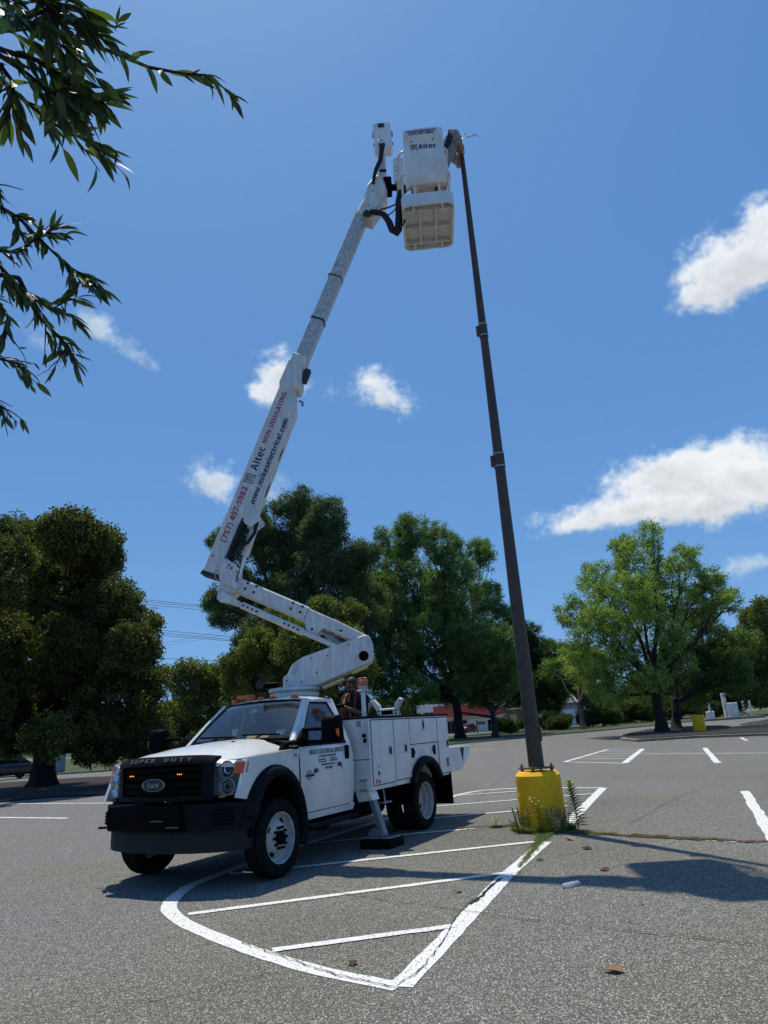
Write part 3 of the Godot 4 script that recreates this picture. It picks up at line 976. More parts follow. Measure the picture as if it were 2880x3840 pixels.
func suv(label: String, at: Vector3, heading: Vector3, paint: Material, lit: bool, group := ""):
	var x := heading.normalized()
	var t := thing("parked_car" if not lit else "passing_car", label, "car", at, group, Basis(x, Vector3.UP, x.cross(Vector3.UP)))
	# lower body and cabin as lofted sections (x forward, z to the right)
	var sec := func(xx: float, y0: float, y1: float, w0: float, w1: float) -> PackedVector3Array:
		return PackedVector3Array([V(xx, y0, -w0 * 0.92), V(xx, (y0 + y1) * 0.5, -w0), V(xx, y1 - 0.06, -w1 - 0.02), V(xx, y1, -w1 * 0.9), V(xx, y1 + 0.02, 0), V(xx, y1, w1 * 0.9), V(xx, y1 - 0.06, w1 + 0.02), V(xx, (y0 + y1) * 0.5, w0), V(xx, y0, w0 * 0.92)])
	var g := G.new()
	g.loft([sec.call(-2.28, 0.40, 0.95, 0.80, 0.76), sec.call(-2.15, 0.30, 1.02, 0.88, 0.84), sec.call(-1.2, 0.26, 1.04, 0.92, 0.88), sec.call(0.6, 0.26, 1.03, 0.92, 0.88), sec.call(1.3, 0.28, 0.98, 0.91, 0.84), sec.call(2.05, 0.30, 0.86, 0.86, 0.76), sec.call(2.28, 0.36, 0.70, 0.74, 0.66)])
	part("body", g, paint, t)
	var g2 := G.new()
	g2.loft([sec.call(-2.12, 0.98, 1.02, 0.80, 0.78), sec.call(-1.75, 0.98, 1.60, 0.82, 0.62), sec.call(-0.6, 0.98, 1.68, 0.84, 0.64), sec.call(0.25, 0.98, 1.62, 0.84, 0.62), sec.call(1.05, 0.98, 1.02, 0.84, 0.74)])
	part("cabin", g2, paint, t)
	for s in [-1.0, 1.0]:
		for w in [[-1.6, -0.75], [-0.65, 0.10]]:
			var g3 := G.new()
			g3.slab([[V(w[0], 1.08, s * 0.855), V(w[1], 1.08, s * 0.865)], [V(w[0] + 0.05, 1.50, s * 0.715), V(w[1] - (0.0 if w[1] < 0 else 0.05), 1.52, s * 0.725)]], V(0, 0, -s * 0.02))
			part("window", g3, M.black, t)
		var g4 := G.new()
		g4.box(V(-2.18, 1.02, s * 0.72), V(0.14, 0.34, 0.16), Basis(), 0.03)
		part("tail_light", g4, M.taillit if lit else M.red, t)
		var g5 := G.new()
		g5.box(V(2.14, 0.72, s * 0.62), V(0.14, 0.14, 0.28), Basis(), 0.03)
		part("headlight", g5, M.chrome, t)
		for xx in [-1.38, 1.38]:
			var w := Node3D.new()
			w.name = "wheel"
			t.add_child(w, true)
			var gt := G.new()
			gt.lathe(V(xx, 0.34, s * 0.70), V(0, 0, s), [Vector2(0.22, 0), Vector2(0.33, 0), Vector2(0.34, 0.03), Vector2(0.34, 0.19), Vector2(0.32, 0.22), Vector2(0.22, 0.22)], 20)
			part("tyre", gt, M.rubber, w)
			var gq := G.new()
			gq.lathe(V(xx, 0.34, s * 0.70), V(0, 0, s), [Vector2(0.22, 0.2), Vector2(0.20, 0.17), Vector2(0.06, 0.19), Vector2(0.0, 0.2)], 14)
			part("rim", gq, M.steel, w)
	var g6 := G.new()
	g6.slab([[V(-2.155, 1.06, -0.62), V(-2.155, 1.06, 0.62)], [V(-1.83, 1.52, -0.54), V(-1.83, 1.52, 0.54)]], V(0.03, 0, 0))
	part("rear_window", g6, M.black, t)
	var g7 := G.new()
	g7.slab([[V(1.02, 1.06, -0.66), V(1.02, 1.06, 0.66)], [V(0.36, 1.56, -0.55), V(0.36, 1.56, 0.55)]], V(-0.03, 0.02, 0))
	part("windscreen", g7, M.black, t)
	wall_box(t, "licence_plate", V(-2.30, 0.72, 0), V(0.02, 0.12, 0.32), M.paper, 0.004)

func build_buildings():
	M.taillit = mat(Color(0.8, 0.05, 0.06), 0.3)
	M.taillit.emission_enabled = true
	M.taillit.emission = Color(0.8, 0.05, 0.07)
	M.taillit.emission_energy_multiplier = 0.35
	M.stucco = textured(noise_image(128, 0.03, 61, Color(0.80, 0.79, 0.74), Color(0.88, 0.87, 0.83), 1.6), 0.9, 0.4)
	M.roofred = textured(noise_image(128, 0.05, 62, Color(0.42, 0.07, 0.12), Color(0.56, 0.11, 0.17), 1.8), 0.8, 0.8)
	M.brick = textured(noise_image(128, 0.05, 63, Color(0.52, 0.37, 0.27), Color(0.62, 0.47, 0.36), 1.8), 0.95, 0.6)
	M.greywall = textured(noise_image(128, 0.03, 64, Color(0.56, 0.56, 0.57), Color(0.64, 0.64, 0.66), 1.6), 0.9, 0.4)
	M.roofgrey = mat(Color(0.45, 0.46, 0.47), 0.8)
	M.cream = mat(Color(0.82, 0.74, 0.52), 0.8)
	M.board = textured(noise_image(128, 0.04, 65, Color(0.30, 0.34, 0.33), Color(0.40, 0.43, 0.41), 1.8), 0.95, 0.7)
	M.wood = textured(noise_image(128, 0.05, 66, Color(0.36, 0.32, 0.27), Color(0.52, 0.47, 0.40), 2.0), 0.95, 1.0)
	M.signred = mat(Color(0.66, 0.06, 0.10), 0.5)
	M.signgold = mat(Color(0.90, 0.70, 0.22), 0.5)
	M.darkglass = mat(Color(0.05, 0.06, 0.07), 0.08)
	M.burgundy = mat(Color(0.30, 0.05, 0.07), 0.3)
	M.slate = mat(Color(0.15, 0.16, 0.19), 0.25)
	var zS := -142.0
	# the shop with a red mansard roof
	var L := at_z(1640, 2752, zS).x
	var R := at_z(1893, 2738, zS).x
	var shop := thing("shop", "low white shop with red tiled mansard roof and dark windows", "building", V((L + R) * 0.5, 0, zS))
	var w := R - L
	wall_box(shop, "wall", V(0, 1.4, -6), V(w, 2.8, 12), M.stucco)
	wall_box(shop, "fascia", V(0, 2.86, 0.5), V(w + 0.8, 0.22, 0.3), M.cream)
	for k in 9:
		var g := G.new()
		g.box(V(0, 3.06 + k * 0.245, 0.42 - k * 0.16), V(w + 0.8, 0.28, 0.34), Basis(Vector3.RIGHT, -0.45), 0.03)
		part("tile_course", g, M.roofred, shop)
	wall_box(shop, "roof_deck", V(0, 5.0, -6.0), V(w - 0.6, 0.3, 10.5), M.roofgrey)
	for pr in [[1679, 1704], [1714, 1754]]:
		var xa := at_z(pr[0], 2730, zS).x - shop.position.x
		var xb := at_z(pr[1], 2730, zS).x - shop.position.x
		var fr := wall_box(shop, "window", V((xa + xb) * 0.5, 1.25, 0.02), V(xb - xa, 2.3, 0.1), M.paper)
		for k in 2:
			wall_box(fr, "pane", V(lerpf(xa, xb, 0.25 + 0.5 * k), 1.25, 0.08), V((xb - xa) * 0.46, 2.16, 0.04), M.darkglass, 0.0)
	wall_box(shop, "door", V(at_z(1842, 2730, zS).x - shop.position.x, 1.05, 0.03), V(1.1, 2.1, 0.12), M.darkglass)
	wall_box(shop, "awning_post", V(at_z(1709, 2730, zS).x - shop.position.x, 1.4, 0.3), V(0.25, 2.8, 0.25), M.stucco)
	# a white flat canopy block behind it, and the bank's red sign
	var bc := at_z(1655, 2655, -160.0)
	var can := thing("canopy_building", "white flat canopy block behind the red roofed shop", "building", V(bc.x, 0, -160))
	wall_box(can, "canopy", V(0, bc.y, 0), V(10.5, 1.5, 6), M.stucco)
	for k in [-1, 1]:
		wall_box(can, "column", V(k * 4.2, bc.y * 0.5 - 0.4, 0), V(0.8, bc.y - 0.8, 0.8), M.stucco)
	var sc := at_z(1701, 2637, -150.0)
	var sg := thing("bank_sign", "red bank sign with gold lettering above the shop roof", "sign", V(sc.x, 0, -150))
	wall_box(sg, "panel", V(0, sc.y, 0), V(3.4, 2.4, 0.4), M.signred)
	wall_box(sg, "post", V(0, sc.y * 0.5 - 0.6, 0), V(0.3, sc.y - 1.2, 0.25), M.steel)
	lettering(sg, "WELLS", Transform3D(Basis(), V(0, sc.y + 0.5, 0.21)), 0.62, M.signgold, "serif_bold", 2.7)
	lettering(sg, "FARGO", Transform3D(Basis(), V(0, sc.y - 0.45, 0.21)), 0.62, M.signgold, "serif_bold", 2.7)
	# brick block and the grey house with a porch
	var bl := at_z(1897, 2735, -150.0).x
	var br := at_z(1975, 2728, -150.0).x
	var bk := thing("brick_building", "tan brick block with a blank panel beside the shop", "building", V((bl + br) * 0.5, 0, -150))
	wall_box(bk, "wall", V(0, 1.9, -4), V(br - bl, 3.8, 8), M.brick)
	wall_box(bk, "parapet", V(0, 3.9, -4), V(br - bl + 0.4, 0.24, 8.4), M.stucco)
	wall_box(bk, "panel", V(-0.3, 1.45, 0.03), V(1.3, 2.7, 0.08), M.cream)
	var gl := at_z(1990, 2728, -146.0).x
	var grr := at_z(2172, 2712, -146.0).x
	var gh := thing("grey_house", "pale grey building with porch roof and white posts", "building", V((gl + grr) * 0.5, 0, -146))
	var gw := grr - gl
	wall_box(gh, "wall", V(0, 2.1, -4), V(gw, 4.2, 8), M.greywall)
	wall_box(gh, "garage_door", V(gw * 0.22, 1.55, 0.03), V(gw * 0.44, 3.1, 0.1), M.paper)
	wall_box(gh, "door", V(-gw * 0.22, 1.2, 0.03), V(1.2, 2.3, 0.1), M.paper)
	var rg := G.new()
	rg.prism(PackedVector2Array([Vector2(0.9, 4.1), Vector2(0.9, 4.35), Vector2(-4, 6.2), Vector2(-8.9, 4.35), Vector2(-8.9, 4.1)]), -gw * 0.53, gw * 0.53, Transform3D(Basis(V(0, 0, 1), V(0, 1, 0), V(-1, 0, 0)), Vector3.ZERO), 0.02)
	part("roof", rg, M.roofgrey, gh)
	for k in [-0.48, -0.12, 0.0]:
		wall_box(gh, "post", V(gw * k, 2.0, 0.75), V(0.22, 4.0, 0.22), M.stucco)
	var g2l := at_z(2385, 2700, -150.0).x
	var g2r := at_z(2470, 2692, -150.0).x
	var g2 := thing("beige_house", "beige house wall seen behind the bright green shrub", "building", V((g2l + g2r) * 0.5, 0, -150))
	wall_box(g2, "wall", V(0, 2.6, -4), V(g2r - g2l, 5.2, 8), M.greywall)
	wall_box(g2, "roof", V(0, 5.3, -4), V(g2r - g2l + 0.8, 0.3, 8.8), M.roofgrey)
	wall_box(g2, "window", V(0.8, 2.6, 0.02), V(1.4, 1.4, 0.08), M.darkglass)
	# board fence, plank by plank
	var fa := at_z(2172, 2707, -132.0).x
	var fz := at_z(2262, 2700, -132.0).x
	var fn := thing("board_fence", "weathered grey green board fence behind the rounded shrubs", "fence", V(fa, 0, -132))
	var bm := BoxMesh.new()
	bm.size = V(0.17, 2.6, 0.04)
	var nb := int((fz - fa) / 0.19)
	for i in nb:
		add_mesh("plank", bm, M.board, fn, Transform3D(Basis(), V(i * 0.19, 1.35 + 0.05 * sin(i * 2.7), 0)))
	wall_box(fn, "rail", V((fz - fa) * 0.5, 0.6, -0.06), V(fz - fa, 0.12, 0.08), M.board)
	wall_box(fn, "rail", V((fz - fa) * 0.5, 2.1, -0.06), V(fz - fa, 0.12, 0.08), M.board)
	suv("dark red car parked nose out before the shop windows", V(at_z(1752, 2745, -137.0).x, 0, -137), V(-0.55, 0, 0.83), M.burgundy, false)
	suv("dark grey car with red tail lights driving past the big tree", V(-26.0, 0, -49.5), V(0.50, 0, -0.86), M.slate, true)
	# small brown notice on a post before the shop
	var np := at_y(1792, 2752, 0.12)
	var nt := thing("notice_post", "thin wooden post with small brown notice before the shop", "sign", np)
	wall_box(nt, "post", V(0, 0.95, 0), V(0.18, 1.9, 0.18), M.wood)
	wall_box(nt, "board", V(0.55, 1.45, 0.1), V(1.3, 0.45, 0.05), M.brick, 0.005)
	# left side: utility cabinet, street sign, wooden utility pole
	var uc := thing("utility_cabinet", "pale grey utility cabinet on the grass behind the big trunk", "cabinet", V(-26.2, 0.1, -56))
	wall_box(uc, "case", V(0, 1.15, 0), V(1.75, 2.3, 1.0), M.greywall, 0.04)
	wall_box(uc, "lid", V(0, 2.33, 0), V(1.85, 0.08, 1.1), M.greywall, 0.02)
	for k in [-0.42, 0.42]:
		wall_box(uc, "door", V(k, 1.15, 0.505), V(0.78, 1.9, 0.03), M.greywall, 0.008)
	var ss := thing("street_sign", "grey metal street sign post seen from behind on the grass", "sign", V(-23.4, 0.1, -56.5))
	var sgp := G.new()
	sgp.cyl(V(0, -0.1, 0), V(0, 5.4, 0), 0.045, -1, 10)
	part("post", sgp, M.galv, ss)
	wall_box(ss, "plate", V(0.05, 4.9, 0.06), V(0.62, 0.95, 0.02), M.galv, 0.004)
	wall_box(ss, "plate", V(0, 3.9, 0.06), V(0.3, 0.6, 0.02), M.galv, 0.004)
	var up := thing("utility_pole", "weathered wooden utility pole beside the big tree", "pole", V(-25.0, 0, -46))
	var ug := G.new()
	ug.cyl(V(0, -0.2, 0), V(0, 10.5, 0), 0.20, 0.14, 16)
	part("shaft", ug, M.wood, up)
	wall_box(up, "crossarm", V(0, 10.0, 0.15), V(2.4, 0.12, 0.1), M.wood)
	# power lines crossing the gap of sky
	M.wire = mat(Color(0.10, 0.10, 0.11), 0.6)
	var wires := [[[260, 1290], [470, 1310], -70.0], [[260, 1294], [470, 1314], -70.0], [[270, 1301], [500, 1322], -70.0], [[300, 1357], [520, 1376], -70.0], [[300, 1362], [520, 1382], -70.0], [[300, 1368], [520, 1385], -70.0], [[300, 1420], [540, 1429], -70.0], [[340, 1392], [520, 1355], -88.0], [[340, 1398], [520, 1364], -88.0]]
	for i in wires.size():
		var wd = wires[i]
		var a := at_z(wd[0][0] * 1.736, wd[0][1] * 1.736, wd[2] + 2.0)
		var b := at_z(wd[1][0] * 1.736, wd[1][1] * 1.736, wd[2] - 2.0)
		var d := b - a
		a -= d * 1.5
		b += d * 2.2
		var pts := []
		for k in 15:
			var u := k / 14.0
			pts.append(a.lerp(b, u) + V(0, -0.5 * 4.0 * u * (1.0 - u) + 0.45, 0))
		var g := G.new()
		g.tube(pts, 0.022 if wd[2] > -80 else 0.014, -1, 5)
		tag(part("power_line", g, M.wire), "thin black power line crossing the sky above the hedgerow" if wd[2] > -80 else "thin service wire sloping across the other power lines", "wire", "power lines" if wd[2] > -80 else "service wires")
	# island of a filling point on the right: slab, housing, columns
	var pp := at_y(2745, 2698)
	var fp := thing("fuel_island", "white concrete island with air pump housing and bollards", "pump island", pp)
	wall_box(fp, "slab", V(0, 0.12, 0), V(7.0, 0.26, 2.2), M.kerb, 0.03)
	wall_box(fp, "housing", V(0.2, 1.05, 0), V(1.2, 1.7, 0.9), M.stucco, 0.06)
	wall_box(fp, "pillar", V(-0.4, 1.6, -0.3), V(0.4, 2.9, 0.4), M.stucco, 0.04)
	var bg := G.new()
	bg.lathe(V(-2.5, 0.22, 0.2), Vector3.UP, [Vector2(0.0, 0), Vector2(0.46, 0), Vector2(0.48, 0.8), Vector2(0.4, 0.88), Vector2(0, 0.88)], 18)
	part("tank", bg, M.stucco, fp)
	for k in [-2.6, 1.4, 2.2]:
		var g := G.new()
		g.cyl(V(k, 0.2, 0.5), V(k, 1.9, 0.5), 0.11, -1, 12)
		g.lathe(V(k, 1.9, 0.5), Vector3.UP, [Vector2(0.11, 0), Vector2(0.09, 0.09), Vector2(0, 0.12)], 12)
		part("post", g, M.stucco, fp)
	for k in 4:
		wall_box(fp, "hazard_band", V(1.4, 0.6 + k * 0.36, 0.53), V(0.26, 0.15, 0.2), M.ink, 0.01)
	# the second yellow lamp base out on the island
	var b2 := thing("concrete_base", "distant yellow concrete base without pole on the kerbed island", "concrete base", V(18.5, 0.15, -46.2), "yellow concrete bases")
	var g3 := G.new()
	g3.lathe(Vector3.ZERO, Vector3.UP, [Vector2(0.36, -0.1), Vector2(0.355, 0.9), Vector2(0.32, 0.95), Vector2(0, 0.95)], 24)
	part("shaft", g3, M.yellow, b2)

# ---------------------------------------------------------------- the bucket truck (x forward, y up, z to its right; origin under the front axle)
var TR: Transform3D
const LEFT := Basis(Vector3(-1, 0, 0), Vector3(0, 1, 0), Vector3(0, 0, -1))    # lettering on the left side
const FRONT := Basis(Vector3(0, 0, -1), Vector3(0, 1, 0), Vector3(1, 0, 0))    # lettering on the nose
const PLAN := Basis(Vector3(1, 0, 0), Vector3(0, 0, 1), Vector3(0, 1, 0))      # polygon (x, z) extruded upwards

func pv(a: Array) -> PackedVector2Array:
	var o := PackedVector2Array()
	for i in range(0, a.size(), 2):
		o.append(Vector2(a[i], a[i + 1]))
	return o

func side_w(y: float) -> float:
	var k := [[0.5, 0.945], [0.62, 0.965], [0.80, 0.99], [1.0, 1.0], [1.2, 0.995], [1.30, 0.98], [1.345, 0.955], [1.60, 0.845], [1.80, 0.76], [1.93, 0.70], [2.1, 0.66]]
	for i in k.size() - 1:
		if y <= k[i + 1][0]:
			return lerpf(k[i][1], k[i + 1][1], clampf((y - k[i][0]) / (k[i + 1][0] - k[i][0]), 0, 1))
	return 0.66

# a patch of the cab's side: for each height the front and rear x
func side_panel(g: G, s: float, levels: Array, thick := 0.03, out := 0.0, cols := 5):
	var rows := []
	for l in levels:
		var r := []
		for k in cols:
			r.append(V(lerpf(l[1], l[2], float(k) / (cols - 1)), l[0], s * (side_w(l[0]) + out)))
		rows.append(r)
	g.slab(rows, V(0, 0, -s * thick))

func wheel(truck: Node3D, x: float, s: float, rear: bool):
	var w := Node3D.new()
	w.name = "wheel"
	truck.add_child(w, true)
	w.position = V(x, 0.405, s * (1.06 if rear else 0.915))
	var g := G.new()
	var tp := [Vector2(0.262, -0.10), Vector2(0.30, -0.112), Vector2(0.36, -0.115), Vector2(0.393, -0.10), Vector2(0.404, -0.08), Vector2(0.404, -0.05), Vector2(0.393, -0.048), Vector2(0.393, -0.036), Vector2(0.405, -0.034), Vector2(0.405, -0.006), Vector2(0.394, -0.004), Vector2(0.394, 0.008), Vector2(0.405, 0.010), Vector2(0.405, 0.036), Vector2(0.393, 0.038), Vector2(0.393, 0.05), Vector2(0.404, 0.052), Vector2(0.404, 0.08), Vector2(0.393, 0.10), Vector2(0.36, 0.115), Vector2(0.35, 0.112), Vector2(0.30, 0.112), Vector2(0.262, 0.10)]
	g.lathe(Vector3.ZERO, V(0, 0, s), tp, 44)
	if rear:
		g.lathe(V(0, 0, -s * 0.29), V(0, 0, s), tp, 30)
	part("tyre", g, M.rubber, w)
	var r := G.new()
	if rear:
		r.lathe(Vector3.ZERO, V(0, 0, s), [Vector2(0.268, 0.096), Vector2(0.262, 0.108), Vector2(0.252, 0.104), Vector2(0.244, 0.07), Vector2(0.240, 0.02), Vector2(0.222, 0.0), Vector2(0.216, -0.05), Vector2(0.16, -0.085), Vector2(0.075, -0.085), Vector2(0.07, -0.02), Vector2(0.0, -0.02)], 40)
	else:
		r.lathe(Vector3.ZERO, V(0, 0, s), [Vector2(0.268, 0.096), Vector2(0.264, 0.108), Vector2(0.254, 0.104), Vector2(0.246, 0.06), Vector2(0.236, 0.03), Vector2(0.218, 0.022), Vector2(0.19, 0.045), Vector2(0.15, 0.075), Vector2(0.12, 0.085), Vector2(0.07, 0.085)], 40)
	var rim := part("rim", r, M.rim, w)
	if rear:
		var rr := G.new()
		rr.lathe(Vector3.ZERO, V(0, 0, s), [Vector2(0.271, 0.094), Vector2(0.268, 0.1085), Vector2(0.261, 0.1095)], 40)
		part("rust_edge", rr, M.rust, rim)
	for k in 4:
		var a := TAU * (k + 0.35) / 4.0
		var h := G.new()
		var c := V(cos(a) * 0.185, sin(a) * 0.185, s * (0.048 if not rear else -0.066))
		var nn := V(cos(a) * 0.5, sin(a) * 0.5, s).normalized()
		var ring := h.ring(c + nn * 0.004, nn, 0.036, 14)
		h.loft([h.ring(c - nn * 0.01, nn, 0.036, 14), ring])
		part("hand_hole", h, M.black, rim)
	var hub := G.new()
	var z0 := 0.085 if not rear else -0.085
	hub.lathe(V(0, 0, s * z0), V(0, 0, s), [Vector2(0.072, 0), Vector2(0.070, 0.04), Vector2(0.058, 0.055), Vector2(0.0, 0.06)], 20)
	part("hub", hub, M.black, w)
	for k in 10:
		var a := TAU * k / 10.0
		var l := G.new()
		l.cyl(V(cos(a) * 0.108, sin(a) * 0.108, s * (z0 - 0.01)), V(cos(a) * 0.108, sin(a) * 0.108, s * (z0 + 0.035)), 0.016, 0.013, 8)
		part("lug_nut", l, M.black, rim)

func build_truck():
	var F := V(-0.4504, 0, 0.8929).normalized()
	TR = Transform3D(Basis(F, Vector3.UP, F.cross(Vector3.UP)), V(-2.297, 0, -9.013))
	var t := thing("bucket_truck", "white bucket truck with raised articulated boom and work platform parked across hatched lines", "truck", TR.origin, "", TR.basis)
	# ---- chassis
	var g := G.new()
	for s in [-1.0, 1.0]:
		g.box(V(-2.35, 0.585, s * 0.42), V(5.9, 0.18, 0.08))
	g.box(V(-2.7, 0.62, 0), V(0.2, 0.16, 0.84))
	g.box(V(-4.6, 0.62, 0), V(0.2, 0.16, 0.84))
	g.box(V(0.35, 0.62, 0), V(0.9, 0.3, 1.0))
	part("chassis", g, M.black, t)
	g = G.new()
	g.box(V(-1.1, 0.50, 0), V(1.5, 0.34, 0.72), Basis(), 0.08)
	g.cyl(V(-0.4, 0.50, 0.1), V(-3.5, 0.42, 0.0), 0.06, -1, 12)
	part("gearbox", g, M.black, t)
	g = G.new()
	g.box(V(-2.55, 0.50, 0.0), V(0.95, 0.36, 1.5), Basis(), 0.05)
	part("hydraulic_tank", g, M.black, t)
	g = G.new()
	g.cyl(V(-0.6, 0.42, 0.34), V(-4.2, 0.42, 0.34), 0.05, -1, 10)
	g.cyl(V(-2.1, 0.42, 0.36), V(-2.9, 0.42, 0.36), 0.12, -1, 14)
	part("exhaust", g, M.black, t)
	for x in [0.0, -3.55]:
		var ga := G.new()
		ga.cyl(V(x, 0.405, -0.95), V(x, 0.405, 0.95), 0.06, -1, 12)
		ga.lathe(V(x, 0.405, 0.12), V(0, 0, 1), [Vector2(0, -0.2), Vector2(0.17, -0.1), Vector2(0.17, 0.1), Vector2(0, 0.2)], 14)
		part("axle", ga, M.black, t)
	var gt := G.new()
	gt.box(V(-1.35, 0.55, 0.62), V(1.2, 0.34, 0.34), Basis(), 0.05)
	part("fuel_tank", gt, M.black, t)
	for s in [-1.0, 1.0]:
		wheel(t, 0.0, s, false)
		wheel(t, -3.55, s, true)
	# ---- bonnet
	M.lamphouse = mat(Color(0.15, 0.155, 0.16), 0.5, 0.0)
	g = G.new()
	var rows := []
	for r in [[0.83, 1.300, 1.235], [0.78, 1.338, 1.262], [0.60, 1.372, 1.283], [0.3, 1.408, 1.300], [0.0, 1.434, 1.308], [-0.3, 1.452, 1.312], [-0.5, 1.462, 1.315]]:
		var row := []
		for k in 17:
			var z := lerpf(-0.88, 0.88, k / 16.0)
			var az := absf(z)
			var u := smoothstep(0.86, 0.40, az)
			var dip := 0.022 * exp(-pow((az - 0.50) / 0.07, 2.0)) * smoothstep(0.8, 0.3, r[0])
			row.append(V(r[0] - 0.19 * pow(az / 0.85, 2.2) * smoothstep(-0.6, 0.8, r[0]), lerpf(r[2], r[1], u) - dip + 0.012 * (1.0 - pow(az / 0.4, 2.0)) * float(az < 0.4), z))
		rows.append(row)
	g.slab(rows, V(0, -0.04, 0))
	var bonnet := part("bonnet", g, M.white, t)
	for z in [-0.26, 0.26]:
		g = G.new()
		g.box(V(-0.12, 1.452, z), V(0.05, 0.014, 0.03), Basis(), 0.005)
		part("washer_nozzle", g, M.black, bonnet)
	# ---- wings with wheel arch, flare and liner
	for s in [-1.0, 1.0]:
		var pg := pv([0.70, 0.89, 0.53, 1.283, -0.445, 1.318, -0.445, 0.64])
		var arch := PackedVector2Array()
		for k in 19:
			var a := lerpf(PI * 0.91, PI * 0.20, k / 18.0)
			arch.append(Vector2(0.02 + 0.462 * cos(a), 0.47 + 0.615 * sin(a)))
		pg.append_array(arch)
		g = G.new()
		g.prism(pg, s * 0.945, s * 0.985, Transform3D(), 0.014)
		g.slab([[V(0.60, 1.255, s * 0.84), V(0.25, 1.285, s * 0.85), V(-0.1, 1.30, s * 0.85), V(-0.46, 1.312, s * 0.85)], [V(0.56, 1.262, s * 0.93), V(0.25, 1.276, s * 0.95), V(-0.1, 1.288, s * 0.95), V(-0.46, 1.30, s * 0.95)], [V(0.53, 1.24, s * 0.972), V(0.25, 1.25, s * 0.978), V(-0.1, 1.262, s * 0.978), V(-0.446, 1.274, s * 0.978)]], V(0, -0.03, 0))
		var wing := part("wing", g, M.white, t)
		g = G.new()
		var inn := []
		var ins := []
		for k in 21:
			var a := lerpf(PI * 1.10, PI * 0.10, k / 20.0)
			var c := cos(a)
			var sn := sin(a)
			var wd := 0.115 + 0.05 * maxf(0.0, c)
			var o := Vector2(0.02 + (0.46 + wd) * c, 0.47 + (0.595 + wd * 0.95) * sn)
			var i := Vector2(0.02 + 0.455 * c, 0.47 + 0.59 * sn)
			inn.append(PackedVector3Array([V(i.x, i.y, s * 0.88), V(i.x, i.y, s * 1.055), V(lerpf(i.x, o.x, 0.35), lerpf(i.y, o.y, 0.35), s * 1.07), V(lerpf(i.x, o.x, 0.8), lerpf(i.y, o.y, 0.8), s * 1.035), V(o.x, o.y, s * 0.985), V(o.x, o.y, s * 0.90)]))
		g.loft(inn)
		part("wheel_arch_flare", g, M.trim, wing)
		g = G.new()
		for k in 11:
			var a := lerpf(PI * 1.0, 0.0, k / 10.0)
			ins.append([V(0.02 + 0.465 * cos(a), 0.47 + 0.598 * sin(a), s * 0.992), V(0.02 + 0.47 * cos(a), 0.47 + 0.605 * sin(a), s * 0.55)])
		g.slab(ins, V(0, 0.004, 0))
		part("wheel_liner", g, M.black, wing)
		# side vent badge panel
		g = G.new()
		g.prism(pv([-0.10, 1.318, -0.16, 1.395, -0.445, 1.42, -0.445, 1.325]), s * 0.93, s * 0.992, Transform3D(), 0.006)
		part("wing_vent", g, M.black, wing)
		# headlamp: housing, two bowls, amber corner, clear cover
		g = G.new()
		var hp := [[V(0.735, 0.925, s * 0.695), V(0.70, 0.915, s * 0.86), V(0.665, 0.905, s * 0.955), V(0.60, 0.90, s * 0.99)], [V(0.735, 1.08, s * 0.695), V(0.69, 1.08, s * 0.86), V(0.64, 1.08, s * 0.955), V(0.57, 1.08, s * 0.99)], [V(0.715, 1.27, s * 0.695), V(0.655, 1.272, s * 0.86), V(0.585, 1.275, s * 0.955), V(0.50, 1.28, s * 0.985)]]
		var back := []
		for r in hp:
			var b := []
			for p in r:
				b.append(p - V(0.07, 0, s * 0.02))
			back.append(b)
		g.slab(back, V(-0.05, 0, -s * 0.02))
		var hl := part("headlamp", g, M.lamphouse, t)
		for y in [1.175, 1.0]:
			g = G.new()
			g.lathe(V(0.615, y, s * 0.80), V(0.93, 0, s * 0.36), [Vector2(0.02, 0.0), Vector2(0.05, 0.012), Vector2(0.075, 0.045), Vector2(0.082, 0.065), Vector2(0.090, 0.065)], 20)
			part("reflector", g, M.chrome, hl)
			g = G.new()
			g.lathe(V(0.625, y, s * 0.80), V(0.93, 0, s * 0.36), [Vector2(0.022, 0.0), Vector2(0.02, 0.03), Vector2(0.0, 0.034)], 12)
			part("bulb", g, M.black, hl)
		g = G.new()
		g.slab([[V(0.662, 1.125, s * 0.90), V(0.632, 1.125, s * 0.962), V(0.545, 1.13, s * 0.992)], [V(0.625, 1.235, s * 0.90), V(0.596, 1.237, s * 0.960), V(0.508, 1.242, s * 0.990)]], V(-0.012, 0, -s * 0.006))
		part("turn_signal", g, M.amber, hl)
		g = G.new()
		g.slab([[V(0.71, 1.078, s * 0.70), V(0.645, 1.078, s * 0.945)], [V(0.708, 1.10, s * 0.70), V(0.64, 1.10, s * 0.945)]], V(-0.03, 0, 0))
		part("divider", g, M.lamphouse, hl)
		g = G.new()
		g.slab(hp, V(-0.006, 0, -s * 0.003))
		part("lens", g, M.lens, hl)
	# ---- grille
	var bow := func(z: float) -> float: return 0.885 - 0.15 * pow(absf(z) / 0.68, 2.0)
	g = G.new()
	rows = []
	for y in [0.90, 1.27]:
		var row := []
		for k in 9:
			var z := lerpf(-0.66, 0.66, k / 8.0)
			row.append(V(bow.call(z) - 0.075, y, z))
		rows.append(row)
	g.slab(rows, V(-0.02, 0, 0))
	var gril := part("grille", g, M.black, t)
	var frame := [[1.255, 1.345, 0.70, 0.02, -0.05], [0.885, 0.935, 0.69, 0.012, 0.0]]
